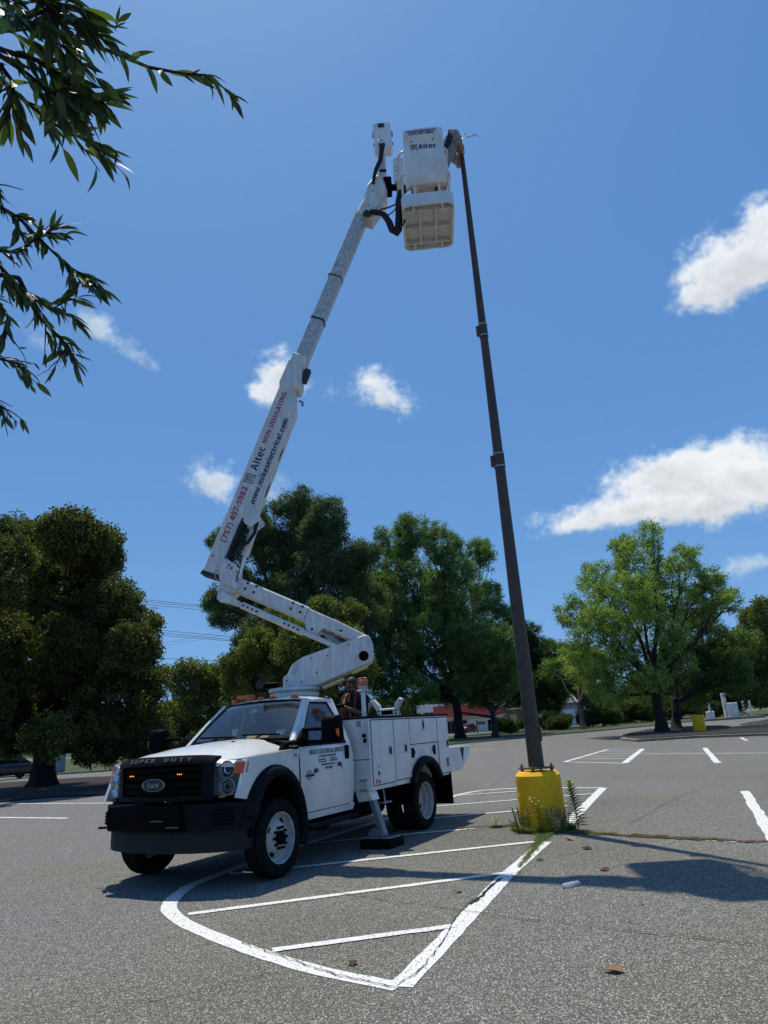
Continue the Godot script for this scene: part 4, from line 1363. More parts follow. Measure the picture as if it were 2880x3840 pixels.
	for f in frame:
		g = G.new()
		rows = []
		for k in 3:
			var y := lerpf(f[0], f[1], k / 2.0)
			var row := []
			for m in 13:
				var z := lerpf(-f[2], f[2], m / 12.0)
				row.append(V(bow.call(z) + f[3] + f[4] * pow(k / 2.0, 2.0), y - (0.03 * pow(absf(z) / f[2], 4.0) if f[4] < 0 else 0.0), z))
			rows.append(row)
		g.slab(rows, V(-0.09, 0, 0))
		part("grille_surround", g, M.trim, gril)
	for s in [-1.0, 1.0]:
		g = G.new()
		g.slab([[V(bow.call(0.57) + 0.015, 0.93, s * 0.575), V(bow.call(0.69) + 0.01, 0.92, s * 0.695)], [V(bow.call(0.57) + 0.015, 1.26, s * 0.585), V(bow.call(0.69) - 0.01, 1.285, s * 0.70)]], V(-0.1, 0, 0))
		part("grille_surround", g, M.trim, gril)
	for b in [[1.20, 0.045], [1.135, 0.05], [1.045, 0.05], [0.975, 0.045]]:
		g = G.new()
		rows = []
		for y in [b[0] - b[1] * 0.5, b[0] + b[1] * 0.5]:
			var row := []
			for m in 11:
				var z := lerpf(-0.575, 0.575, m / 10.0)
				row.append(V(bow.call(z) - 0.012 + (0.008 if y > b[0] else 0.0), y, z))
			rows.append(row)
		g.slab(rows, V(-0.04, 0, 0))
		part("grille_bar", g, M.black, gril)
	# maker's oval, hood lettering, amber warning lamps
	var ov := Transform3D(Basis(V(0, 0, -0.165), V(0, 0.066, 0), V(0.05, 0, 0)), V(0.895, 1.055, 0))
	g = G.new()
	g.lathe(Vector3.ZERO, V(0, 0, 1), [Vector2(0.86, 0.0), Vector2(0.93, 0.35), Vector2(1.0, 0.3), Vector2(1.0, 0)], 32)
	var em := part("emblem", g, M.galv, gril, ov)
	g = G.new()
	g.lathe(Vector3.ZERO, V(0, 0, 1), [Vector2(0.92, 0.0), Vector2(0.88, 0.22), Vector2(0.0, 0.26)], 32)
	part("oval_field", g, mat(Color(0.05, 0.06, 0.10), 0.3), em)
	lettering(gril, "Ford", Transform3D(FRONT, V(0.9105, 1.055, 0)), 0.055, M.galv, "serif_bold", 0.17, 0.25)
	var word := "SUPER DUTY"
	for i in word.length():
		if word[i] != " ":
			var z := lerpf(-0.40, 0.44, i / 9.0)
			var nx: float = bow.call(z)
			lettering(gril, word[i], Transform3D(Basis(Vector3.UP, asin(clampf(0.15 * 2.0 * -z / 0.46, -0.6, 0.6)) * -1.0) * FRONT * Basis(V(1, 0, 0), -0.5), V(nx + 0.006, 1.308 - 0.03 * pow(absf(z) / 0.7, 4.0), -z)), 0.044, M.greyink, "sans_bold", 0.06)
	M.led = mat(Color(1.0, 0.62, 0.15), 0.3)
	M.led.emission_enabled = true
	M.led.emission = Color(1.0, 0.62, 0.15)
	M.led.emission_energy_multiplier = 1.0
	for z in [-0.345, 0.36]:
		g = G.new()
		g.box(V(bow.call(z) + 0.012, 1.155, z), V(0.03, 0.036, 0.088), Basis(), 0.006)
		var wl := part("warning_lamp", g, M.black, gril)
		for k in 3:
			g = G.new()
			g.box(V(bow.call(z) + 0.030, 1.155, z + (k - 1) * 0.025), V(0.008, 0.012, 0.014), Basis(), 0.002)
			part("led_light", g, M.led, wl)
	# ---- bumper, air dam
	var plan := func(o: float, zz: float) -> PackedVector2Array:
		var a := []
		var half := [[0.43, -1.0], [0.56, -1.0], [0.66, -0.965], [0.76, -0.80], [0.87, -0.50], [0.915, -0.25], [0.93, 0.0]]
		for p in half:
			a.append_array([p[0] - o, p[1] * zz])
		for i in range(5, -1, -1):
			a.append_array([half[i][0] - o, -half[i][1] * zz])
		for i in range(0, 7):
			a.append_array([half[i][0] - o - 0.13, -half[i][1] * (zz - 0.05)])
		for i in range(5, -1, -1):
			a.append_array([half[i][0] - o - 0.13, half[i][1] * (zz - 0.05)])
		return pv(a)
	g = G.new()
	g.prism(plan.call(0.0, 0.985), 0.575, 0.845, Transform3D(PLAN, Vector3.ZERO), 0.035)
	var bump := part("bumper", g, M.trim, t)
	g = G.new()
	g.prism(plan.call(0.03, 0.945), 0.37, 0.57, Transform3D(PLAN, Vector3.ZERO), 0.03)
	part("air_dam", g, mat(Color(0.10, 0.105, 0.11), 0.85), bump)
	g = G.new()
	g.prism(pv([-0.62, 0.60, -0.62, 0.86, -0.12, 0.885, -0.06, 0.85, 0.40, 0.85, 0.45, 0.60]), 0.85, 0.965, Transform3D(Basis(V(0, 0, -1), V(0, 1, 0), V(1, 0, 0)), Vector3.ZERO), 0.02)
	part("winch_plate", g, M.black, bump)
	for k in 2:
		g = G.new()
		g.box(V(0.972, 0.70 - k * 0.06, -0.12 - 0.22 * k), V(0.012, 0.012, 0.18), Basis(), 0.003)
		part("plate_slot", g, M.greyink, bump)
	g = G.new()
	g.tube([V(0.60, 0.60, 0.90), V(0.66, 0.60, 0.97), V(0.69, 0.60, 1.05)], 0.014, -1, 8)
	part("tow_hook", g, M.black, bump)
	for s in [-1.0, 1.0]:
		g = G.new()
		var q := Basis(Vector3.UP, s * -0.72)
		g.box(V(0.755, 0.715, s * 0.84), V(0.03, 0.15, 0.21), q, 0.012)
		var fr := part("fog_recess", g, M.black, bump)
		for k in 4:
			g = G.new()
			g.box(V(0.772, 0.665 + k * 0.033, s * 0.85), V(0.02, 0.012, 0.18), q, 0.003)
			part("louvre", g, M.trim, fr)
	# ---- cab: cowl, roof, back, pillars
	g = G.new()
	rows = []
	for r in [[-0.47, 1.455], [-0.40, 1.445], [-0.62, 1.46]]:
		pass
	for e in [0.0, 1.0]:
		var row := []
		for k in 9:
			var z := lerpf(-0.86, 0.86, k / 8.0)
			row.append(V(lerpf(-0.40, -0.50, e) - 0.13 * pow(z / 0.86, 2.0), lerpf(1.425, 1.462, e) - 0.03 * pow(z / 0.86, 4.0), z))
		rows.append(row)
	g.slab(rows, V(0, -0.1, 0))
	part("cowl", g, M.black, t)
	g = G.new()
	rows = []
	for r in [[-1.00, 1.925, 0.0], [-1.06, 1.962, 0.0], [-1.25, 1.988, 0.0], [-1.50, 1.990, 0.0], [-1.66, 1.975, 0.0], [-1.745, 1.925, 0.0]]:
		var row := []
		for k in 13:
			var z := lerpf(-0.715, 0.715, k / 12.0)
			var e := pow(absf(z) / 0.715, 5.0)
			row.append(V(r[0] - (0.07 * pow(z / 0.7, 2.0) if r[0] > -1.2 else 0.0), r[1] - 0.018 * pow(z / 0.7, 2.0) - e * 0.045, z))
		rows.append(row)
	g.slab(rows, V(0, -0.035, 0))
	var roof := part("roof", g, M.white, t)
	for k in 5:
		var z: float = [0.555, 0.27, 0.085, -0.12, -0.46][k]
		g = G.new()
		g.lathe(V(-1.13 - 0.05 * pow(z / 0.7, 2.0), 1.965 - 0.02 * pow(z / 0.6, 2.0), z), V(0, 1, 0), [Vector2(0.055, 0), Vector2(0.052, 0.025), Vector2(0.035, 0.045), Vector2(0.0, 0.05)], 14, false)
		part("clearance_light", g, M.amber, roof)
	g = G.new()
	g.box(V(-1.25, 2.025, 0.44), V(0.14, 0.07, 0.26), Basis(), 0.02)
	part("light_bar", g, M.amber, roof)
	g = G.new()
	g.slab([[V(-1.765, 0.60, -0.93), V(-1.765, 0.60, 0.93)], [V(-1.775, 1.345, -0.93), V(-1.775, 1.345, 0.93)], [V(-1.745, 1.93, -0.66), V(-1.745, 1.93, 0.66)]], V(0.03, 0, 0))
	var backw := part("cab_back", g, M.white, t)
	g = G.new()
	g.slab([[V(-1.78, 1.42, -0.55), V(-1.78, 1.42, 0.55)], [V(-1.765, 1.80, -0.50), V(-1.765, 1.80, 0.50)]], V(0.01, 0, 0))
	part("rear_window", g, M.darkglass, backw)
	# windscreen with its dark edge
	var ws := func(u: float, v: float) -> Vector3:   # u -1..1 across, v 0..1 up
		var z := u * lerpf(0.825, 0.655, v)
		return V(lerpf(-0.465, -1.025, v) - lerpf(0.11, 0.075, v) * u * u - 0.015 * sin(v * PI) * -1.0, lerpf(1.455, 1.945, v) - lerpf(0.0, 0.028, v) * u * u, z)
	g = G.new()
	rows = []
	for v in 6:
		var row := []
		for u in 13:
			row.append(ws.call(lerpf(-1, 1, u / 12.0), v / 5.0))
		rows.append(row)
	g.slab(rows, V(-0.006, -0.004, 0))
	var scr := part("windscreen", g, M.glass, t)
	for e in [[-1.02, -0.95, 0.0, 1.0], [0.95, 1.02, 0.0, 1.0], [-1.0, 1.0, 0.95, 1.01], [-1.0, 1.0, -0.01, 0.03]]:
		g = G.new()
		rows = []
		for v in 5:
			var row := []
			for u in 9:
				row.append(ws.call(lerpf(e[0], e[1], u / 8.0), lerpf(e[2], e[3], v / 4.0)) + V(0.004, 0.003, 0))
			rows.append(row)
		g.slab(rows, V(-0.02, -0.012, 0))
		part("windscreen_edge", g, M.black, scr)
	for z in [-0.33, 0.36]:
		g = G.new()
		g.tube([V(-0.46, 1.472, z), V(-0.50, 1.515, z - 0.08), V(-0.49, 1.505, z - 0.20)], 0.011, -1, 6)
		g.box(V(-0.505, 1.512, z - 0.05), V(0.02, 0.022, 0.58), Basis(V(1, 0, 0), -0.03), 0.004)
		part("wiper", g, M.black, t)
	g = G.new()
	g.slab([[ws.call(-0.02, 0.70) - V(0.02, 0, 0), ws.call(0.09, 0.70) - V(0.02, 0, 0)], [ws.call(-0.02, 0.80) - V(0.02, 0, 0), ws.call(0.09, 0.80) - V(0.02, 0, 0)]], V(-0.003, 0, 0))
	part("sticker", g, M.paper, scr)
	for st in [[-0.80, -0.66, 0.10, 0.22, M.paper], [-0.55, -0.15, 0.03, 0.12, M.cream]]:
		g = G.new()
		g.slab([[ws.call(st[0], st[2]) - V(0.03, 0, 0), ws.call(st[1], st[2]) - V(0.03, 0, 0)], [ws.call(st[0], st[3]) - V(0.05, 0, 0), ws.call(st[1], st[3]) - V(0.05, 0, 0)]], V(-0.003, 0, 0))
		part("paper", g, st[4], scr)
	# interior
	g = G.new()
	g.box(V(-0.72, 1.28, 0), V(0.42, 0.24, 1.55), Basis(), 0.06)
	part("dashboard", g, M.dash, t)
	g = G.new()
	g.box(V(-1.1, 0.72, 0), V(1.3, 0.08, 1.7), Basis(), 0.01)
	part("cab_floor", g, M.dash, t)
	for z in [-0.42, 0.42]:
		g = G.new()
		g.box(V(-1.28, 1.05, z), V(0.5, 0.2, 0.6), Basis(), 0.06)
		g.box(V(-1.55, 1.36, z), V(0.16, 0.62, 0.56), Basis(V(0, 0, 1), 0.15), 0.06)
		g.box(V(-1.60, 1.74, z), V(0.09, 0.16, 0.26), Basis(), 0.04)
		part("seat", g, M.seat, t)
	g = G.new()
	var wh := []
	for k in 25:
		var a := TAU * k / 24.0
		wh.append(V(-0.98, 1.34, -0.42) + V(0.45, 0.89, 0).normalized() * 0.0 + Basis(V(0, 0, 1), 0.45) * V(0, cos(a) * 0.19, sin(a) * 0.19))
	g.tube(wh, 0.016, -1, 8, false)
	part("steering_wheel", g, M.black, t)
	# ---- doors
	for s in [-1.0, 1.0]:
		g = G.new()
		var lv := []
		for y in [0.585, 0.66, 0.76, 0.88, 1.0, 1.12, 1.22, 1.30, 1.345]:
			lv.append([y, -0.457, -1.655 + (0.05 * pow(maxf(0.0, (0.72 - y) / 0.14), 2.0) if y < 0.72 else 0.0)])
		side_panel(g, s, lv)
		var door := part("door", g, M.white, t)
		g = G.new()
		side_panel(g, s, [[0.60, -0.446, -0.4555], [0.90, -0.446, -0.4555], [1.2, -0.446, -0.4555], [1.34, -0.446, -0.4555]], 0.02, -0.003)
		side_panel(g, s, [[0.60, -1.6565, -1.663], [0.90, -1.6565, -1.663], [1.2, -1.6565, -1.663], [1.34, -1.6565, -1.663]], 0.02, -0.003)
		side_panel(g, s, [[0.575, -0.46, -1.62], [0.584, -0.46, -1.62]], 0.02, -0.003)
		part("door_gap", g, M.black, door)
		g = G.new()
		side_panel(g, s, [[1.345, -0.56, -1.60], [1.62, -0.80, -1.598], [1.885, -1.09, -1.52]], 0.006, -0.012)
		part("window_pane", g, M.glass, door)
		g = G.new()
		side_panel(g, s, [[1.875, -1.06, -1.60], [1.925, -1.09, -1.60]], 0.03, 0.002)
		side_panel(g, s, [[1.34, -1.595, -1.655], [1.70, -1.595, -1.655], [1.925, -1.53, -1.63]], 0.03, 0.002)
		side_panel(g, s, [[1.34, -0.50, -0.585], [1.62, -0.76, -0.84], [1.90, -1.045, -1.115]], 0.03, 0.002)
		part("door_frame", g, M.white, door)
		g = G.new()
		side_panel(g, s, [[1.338, -0.50, -1.60], [1.356, -0.53, -1.60]], 0.02, 0.006)
		side_panel(g, s, [[1.35, -1.585, -1.60], [1.70, -1.583, -1.598], [1.89, -1.51, -1.525]], 0.012, 0.004)
		side_panel(g, s, [[1.868, -1.075, -1.53], [1.888, -1.09, -1.525]], 0.012, 0.004)
		side_panel(g, s, [[1.35, -0.56, -0.585], [1.62, -0.81, -0.835], [1.88, -1.085, -1.11]], 0.012, 0.004)
		part("window_seal", g, M.black, door)
		g = G.new()
		g.box(V(-1.535, 1.225, s * 1.004), V(0.085, 0.175, 0.03), Basis(), 0.012)
		part("door_handle", g, M.black, door)
		# A pillar, rear corner, sill
		g = G.new()
		var pr := []
		for e in [[-0.50, 1.42, 0.86, -0.60], [-0.78, 1.68, 0.775, -0.86], [-1.06, 1.93, 0.675, -1.12]]:
			pr.append(PackedVector3Array([V(e[0], e[1], s * (e[2] - 0.05)), V(e[0] - 0.02, e[1] + 0.01, s * (e[2] + 0.01)), V(e[3], e[1] - 0.01, s * (e[2] + 0.045)), V(e[3] - 0.02, e[1] - 0.03, s * (e[2] + 0.0))]))
		g.loft(pr)
		part("pillar", g, M.white, t)
		g = G.new()
		rows = []
		for y in [0.56, 0.80, 1.0, 1.2, 1.345, 1.60, 1.80, 1.93]:
			var wv := side_w(y)
			rows.append([V(-1.66, y, s * wv), V(-1.715, y, s * (wv - 0.004)), V(-1.755, y, s * (wv - 0.025)), V(-1.772, y, s * (wv - 0.07))])
		g.slab(rows, V(0.02, 0, -s * 0.01))
		part("cab_corner", g, M.white, t)
		g = G.new()
		side_panel(g, s, [[0.50, -0.47, -1.72], [0.575, -0.455, -1.75]], 0.06, 0.0)
		part("sill", g, M.white, t)
		g = G.new()
		g.box(V(-1.12, 0.43, s * 0.97), V(1.15, 0.05, 0.17), Basis(), 0.015)
		g.box(V(-0.75, 0.50, s * 0.86), V(0.05, 0.14, 0.1))
		g.box(V(-1.5, 0.50, s * 0.86), V(0.05, 0.14, 0.1))
		part("running_board", g, M.trim, t)
		# towing mirror on two arms
		g = G.new()
		g.prism(pv([-0.455, 1.352, -0.47, 1.44, -0.56, 1.53, -0.66, 1.53, -0.66, 1.352]), s * 0.93, s * 1.0, Transform3D(), 0.012)
		var mir := part("mirror", g, M.black, t)
		for y in [1.385, 1.535]:
			g = G.new()
			g.box(V(-0.535, y, s * 1.15), V(0.06, 0.045, 0.34), Basis(), 0.014)
			part("arm", g, M.black, mir)
		g = G.new()
		var hs := func(xx: float, k: float) -> PackedVector3Array:
			var o := PackedVector3Array()
			for p in [[1.27, 1.375], [1.275, 1.64], [1.30, 1.672], [1.48, 1.678], [1.51, 1.655], [1.525, 1.40], [1.505, 1.37], [1.30, 1.355]]:
				o.append(V(xx, 1.515 + (p[1] - 1.515) * k, s * (1.40 + (p[0] - 1.40) * k)))
			return o
		g.loft([hs.call(-0.475, 0.72), hs.call(-0.495, 0.92), hs.call(-0.54, 1.0), hs.call(-0.615, 1.0)])
		part("shell", g, M.black, mir)
		g = G.new()
		g.box(V(-0.515, 1.475, s * 1.492), V(0.06, 0.105, 0.05), Basis(Vector3.UP, s * -0.5), 0.012)
		part("turn_signal", g, M.amber, mir)
		g = G.new()
		g.box(V(-0.618, 1.54, s * 1.40), V(0.008, 0.22, 0.2), Basis(), 0.002)
		part("mirror_glass", g, M.chrome, mir)
	door_lettering(t)
	utility_body(t)
	build_boom(t)

func door_lettering(t: Node3D):
	var L := func(x: float, y: float, tilt := 0.0) -> Transform3D: return Transform3D(LEFT * Basis(V(0, 0, 1), tilt), V(x, y, -1.0035))
	var arc := "MIKE'S ELECTRICAL SERVICE"
	lettering(t, arc, L.call(-1.055, 1.266), 0.055, M.ink, "serif", 0.78)
	lettering(t, "ELECTRICAL CONTRACTOR", L.call(-1.06, 1.207), 0.024, M.ink, "sans", 0.40)
	lettering(t, "•RESIDENTIAL", L.call(-0.93, 1.165), 0.015, M.ink, "sans", 0.16)
	lettering(t, "•COMMERCIAL", L.call(-1.19, 1.168), 0.015, M.ink, "sans", 0.16)
	lettering(t, "•FREE ESTIMATES", L.call(-0.94, 1.140), 0.015, M.ink, "sans", 0.19)
	lettering(t, "•SERVICE CHANGES", L.call(-1.20, 1.143), 0.015, M.ink, "sans", 0.20)
	lettering(t, "www.mikeselectrical.com", L.call(-1.07, 1.108), 0.022, M.ink, "sans", 0.32)
	lettering(t, "497-5982", L.call(-1.08, 1.062), 0.032, M.ink, "sans", 0.165)
	for e in [[-0.78, 1.045, 1.0], [-1.35, 1.085, -1.0]]:
		var g := G.new()
		g.box(V(e[0], e[1], -1.004), V(0.07, 0.05, 0.004), Basis(), 0.001)
		g.box(V(e[0] + e[2] * 0.045, e[1] - 0.035, -1.004), V(0.012, 0.06, 0.004), Basis(), 0.001)
		for k in 3:
			g.box(V(e[0] - e[2] * 0.05, e[1] - 0.016 + k * 0.016, -1.004), V(0.04, 0.006, 0.004), Basis(), 0.001)
		part("plug_motif", g, M.navy, t)
	# round service roundel on the wing, round badge on the door
	var g2 := G.new()
	g2.lathe(V(-0.37, 1.245, -0.984), V(0, 0, -1), [Vector2(0.052, 0), Vector2(0.052, 0.004), Vector2(0.044, 0.006), Vector2(0, 0.005)], 24)
	part("roundel", g2, M.paper, t)
	lettering(t, "CERTIFIED", Transform3D(LEFT, V(-0.37, 1.262, -0.9905)), 0.011, M.ink, "sans", 0.06)
	lettering(t, "CLEAN IDLE", Transform3D(LEFT, V(-0.37, 1.242, -0.9905)), 0.012, M.ink, "sans_bold", 0.07)
	g2 = G.new()
	g2.lathe(V(-0.635, 1.005, -1.0), V(0, 0, -1), [Vector2(0.058, 0), Vector2(0.058, 0.006), Vector2(0.045, 0.008), Vector2(0.040, 0.005), Vector2(0, 0.004)], 28)
	part("round_badge", g2, M.galv, t)
	lettering(t, "POWERSTROKE", Transform3D(LEFT, V(-0.635, 1.0, -1.008)), 0.026, M.ink, "sans_bold", 0.17, 0.2)
	lettering(t, "F-450", Transform3D(LEFT, V(-0.32, 1.362, -0.994)), 0.036, M.chrome, "sans_bold", 0.15, 0.15)

func utility_body(t: Node3D):
	var g: G
	for s in [-1.0, 1.0]:
		var pg := pv([-1.845, 0.70, -1.845, 1.635, -4.57, 1.635, -4.57, 0.70])
		for k in 15:
			var a := lerpf(PI - 0.56, 0.56, k / 14.0)
			pg.append(Vector2(-3.55 + 0.53 * cos(a), 0.42 + 0.53 * sin(a)))
		g = G.new()
		g.prism(pg, s * 0.66, s * 1.18, Transform3D(), 0.008)
		var box := part("tool_box", g, M.white, t)
		g = G.new()
		var rs := []
		for k in 17:
			var a := lerpf(PI - 0.50, 0.50, k / 16.0)
			var c := Vector2(cos(a), sin(a))
			var o := Vector2(-3.55, 0.42)
			var i := o + c * 0.525
			var m := o + c * 0.62
			rs.append(PackedVector3Array([V(i.x, i.y, s * 1.10), V(i.x, i.y, s * 1.255), V(m.x, m.y, s * 1.245), V(m.x + c.x * 0.01, m.y + c.y * 0.01, s * 1.17)]))
		g.loft(rs)
		part("wheel_arch_flare", g, M.trim, box)
		g = G.new()
		for k in 11:
			pass
		var ins := []
		for k in 11:
			var a := lerpf(PI, 0.0, k / 10.0)
			ins.append([V(-3.55 + 0.54 * cos(a), 0.42 + 0.54 * sin(a), s * 1.17), V(-3.55 + 0.54 * cos(a), 0.42 + 0.54 * sin(a), s * 0.62)])
		g.slab(ins, V(0, 0.004, 0))
		part("wheel_liner", g, M.black, box)
		g = G.new()
		g.box(V(-3.205, 1.648, s * 0.925), V(2.76, 0.028, 0.56), Basis(), 0.008)
		part("top_rail", g, M.black, box)
		# compartment doors with recessed latches
		var doors := [[pv([-1.90, 0.765, -1.90, 1.605, -2.538, 1.605, -2.538, 0.765]), [[-2.41, 1.185, 0.10, 0.125]]],
			[pv([-2.562, 0.775, -2.562, 1.605, -3.066, 1.605, -3.066, 0.80, -3.04, 0.775]), [[-2.905, 1.19, 0.10, 0.125]]],
			[pv([-3.088, 1.235, -3.088, 1.605, -4.095, 1.605, -4.095, 1.235]), [[-3.575, 1.505, 0.075, 0.165]]],
			[pv([-4.125, 0.78, -4.125, 1.605, -4.54, 1.605, -4.54, 0.74, -4.16, 0.74]), [[-4.475, 1.19, 0.085, 0.12]]]]
		for d in doors:
			g = G.new()
			var seal := g.inset(d[0], -0.011 if not Geometry2D.is_polygon_clockwise(d[0]) else 0.011)
			g.prism(seal, s * 1.17, s * 1.1815, Transform3D(), 0.0)
			part("door_seal", g, M.black, box)
			g = G.new()
			g.prism(d[0], s * 1.172, s * 1.196, Transform3D(), 0.005)
			var dr := part("compartment_door", g, M.white, box)
			for l in d[1]:
				g = G.new()
				g.box(V(l[0], l[1], s * 1.197), V(l[2], l[3], 0.012), Basis(), 0.004)
				var la := part("latch", g, M.steel, dr)
				g = G.new()
				g.box(V(l[0], l[1], s * 1.201), V(l[2] * 0.56, l[3] * 0.66, 0.012), Basis(), 0.004)
				part("latch_recess", g, M.black, la)
		for l in [[-3.165, 1.11], [-3.96, 1.115]]:
			g = G.new()
			g.box(V(l[0], l[1], s * 1.183), V(0.095, 0.14, 0.012), Basis(), 0.005)
			part("latch", g, M.black, box)
		# gap lines of the lower fixed panel over the wheel are the box itself; front face hook and plate
		g = G.new()
		g.prism(pv([-4.58, 1.125, -5.53, 1.11, -5.52, 0.96, -5.10, 0.73, -4.58, 0.73]), s * 0.64, s * 1.165, Transform3D(), 0.01)
		var shelf := part("tail_shelf", g, M.white, t)
		g = G.new()
		g.prism(pv([-5.08, 1.09, -5.26, 1.09, -5.17, 0.86]), s * 1.15, s * 1.17, Transform3D(), 0.003)
		part("tail_notch", g, M.seat, shelf)
		g = G.new()
		g.box(V(-5.53, 0.99, s * 1.10), V(0.03, 0.07, 0.07), Basis(), 0.012)
		part("tail_light", g, M.red, shelf)
		g = G.new()
		g.box(V(-4.52, 0.50, s * 0.89), V(0.02, 0.50, 0.62), Basis(), 0.006)
		part("mudflap", g, M.black, t)
		# outrigger: housing, sliding leg, foot, pad
		g = G.new()
		g.prism(pv([0.90, 0.70, 1.13, 0.70, 1.175, 0.585, 0.955, 0.56]), -1.855, -2.06, Transform3D(Basis(V(0, 0, s), V(0, 1, 0), V(1, 0, 0)), Vector3.ZERO), 0.01)
		var og := part("outrigger", g, M.white, t)
		g = G.new()
		g.prism(pv([1.075, 0.60, 1.155, 0.60, 1.30, 0.15, 1.22, 0.15]), -1.90, -2.01, Transform3D(Basis(V(0, 0, s), V(0, 1, 0), V(1, 0, 0)), Vector3.ZERO), 0.008)
		part("leg", g, M.legsteel, og)
		g = G.new()
		g.prism(pv([1.05, 0.128, 1.09, 0.22, 1.16, 0.25, 1.27, 0.20, 1.30, 0.128]), -1.875, -1.89, Transform3D(Basis(V(0, 0, s), V(0, 1, 0), V(1, 0, 0)), Vector3.ZERO), 0.003)
		g.box(V(-1.98, 0.118, s * 1.20), V(0.34, 0.022, 0.40), Basis(V(0, 0, 1), 0.06), 0.006)
		part("foot", g, M.legsteel, og)
		g = G.new()
		g.box(V(-2.0, 0.05, s * 1.20), V(0.44, 0.095, 0.46), Basis(), 0.02)
		part("pad", g, M.black, og)
		# step stirrup below the box
		g = G.new()
		g.cyl(V(-2.30, 0.70, s * 1.10), V(-2.30, 0.52, s * 1.12), 0.012, -1, 8)
		g.box(V(-2.30, 0.515, s * 1.12), V(0.24, 0.02, 0.10), Basis(), 0.005)
		part("step", g, M.galv, t)
	# floor, front bulkhead, tail step
	g = G.new()
	g.box(V(-3.2, 0.685, 0), V(2.7, 0.03, 1.34), Basis(), 0.004)
	g.box(V(-5.02, 0.76, 0), V(0.9, 0.06, 1.3), Basis(), 0.006)
	var fl := part("bed_floor", g, M.greyink, t)
	g = G.new()
	g.box(V(-1.852, 1.165, 0), V(0.025, 0.94, 2.36), Basis(), 0.006)
	var bh := part("bulkhead", g, M.white, t)
	g = G.new()
	g.box(V(-1.838, 1.10, -1.0), V(0.008, 0.012, 0.36), Basis(), 0.002)
	part("weld_seam", g, M.greyink, bh)
	g = G.new()
	g.box(V(-1.836, 1.565, -1.03), V(0.006, 0.075, 0.07), Basis(), 0.001)
	part("data_plate", g, M.galv, bh)
	g = G.new()
	g.tube([V(-1.83, 1.60, -1.15), V(-1.80, 1.605, -1.13), V(-1.80, 1.59, -1.11), V(-1.80, 1.44, -1.11)], 0.011, -1, 8)
	part("rod_handle", g, M.white, bh)
	g = G.new()
	g.box(V(-1.81, 1.41, -1.12), V(0.03, 0.05, 0.05), Basis(), 0.006)
	g.box(V(-1.80, 1.345, -1.135), V(0.03, 0.055, 0.045), Basis(), 0.008)
	part("padlock", g, M.black, bh)
	g = G.new()
	g.box(V(-1.835, 0.775, -1.06), V(0.006, 0.15, 0.135), Basis(), 0.001)
	var wp := part("warning_plate", g, M.paper, bh)
	for e in [0.068, -0.068]:
		lettering(bh, "⚠WARNING" if false else "WARNING", Transform3D(FRONT, V(-1.831, 0.775 + e * 0.82, -1.06)), 0.018, M.ink, "sans_bold", 0.11)
	for k in 6:
		g = G.new()
		g.box(V(-1.8315, 0.745 + k * 0.013, -1.06), V(0.002, 0.003, 0.11 - 0.02 * (k % 2)), Basis(), 0.0)
		part("print_line", g, M.greyink, wp)
	for e in [[0.0, 0.0, 0.15, 0.003], [0.0, 0.147, 0.15, 0.003]]:
		g = G.new()
		g.box(V(-1.8315, 0.702 + e[1], -1.06), V(0.003, 0.005, 0.135), Basis(), 0.0)
		part("print_line", g, M.ink, wp)
	# small safety stickers on the first door and the tail compartment
	for e in [[-2.04, 0.965, 0.05, 0.05, M.paper], [-2.04, 0.91, 0.05, 0.045, M.ink], [-2.045, 0.855, 0.045, 0.06, M.paper], [-2.05, 0.80, 0.05, 0.035, M.greyink], [-2.04, 0.995, 0.05, 0.012, M.red], [-2.045, 0.89, 0.05, 0.010, M.red], [-4.43, 0.885, 0.09, 0.11, M.greyink], [-4.43, 0.945, 0.09, 0.035, M.red], [-3.23, 1.115, 0.05, 0.06, M.navy], [-3.88, 1.12, 0.03, 0.06, M.board]]:
		g = G.new()
		g.box(V(e[0], e[1], -1.1985 if e[0] > -3.0 or e[0] < -4.1 else -1.183), V(e[2], e[3], 0.003), Basis(), 0.0)
		part("sticker", g, e[4], t)
	g = G.new()
	g.lathe(V(-1.965, 0.81, -1.196), V(0, 0, -1), [Vector2(0.034, 0.0), Vector2(0.034, 0.003), Vector2(0, 0.003)], 20)
	part("sticker", g, mat(Color(0.80, 0.45, 0.28), 0.6), t)
	# amber beacon on a post at the corner of the tool box
	var bp := V(-1.93, 1.66, -1.075)
	g = G.new()
	g.cyl(bp, bp + V(0, 0.345, 0), 0.032, -1, 16)
	g.box(bp + V(0, 0.35, 0), V(0.17, 0.012, 0.17), Basis(Vector3.UP, 0.5), 0.003)
	var bc := part("beacon", g, M.white, t)
	g = G.new()
	g.lathe(bp + V(0, 0.356, 0), Vector3.UP, [Vector2(0.078, 0), Vector2(0.078, 0.010), Vector2(0.068, 0.014), Vector2(0.068, 0.055), Vector2(0.058, 0.058), Vector2(0, 0.058)], 24)
	part("beacon_base", g, M.steel, bc)
	g = G.new()
	g.lathe(bp + V(0, 0.414, 0), Vector3.UP, [Vector2(0.057, 0), Vector2(0.058, 0.03), Vector2(0.055, 0.078), Vector2(0.045, 0.088), Vector2(0, 0.09)], 24)
	part("dome_light", g, M.amber, bc)
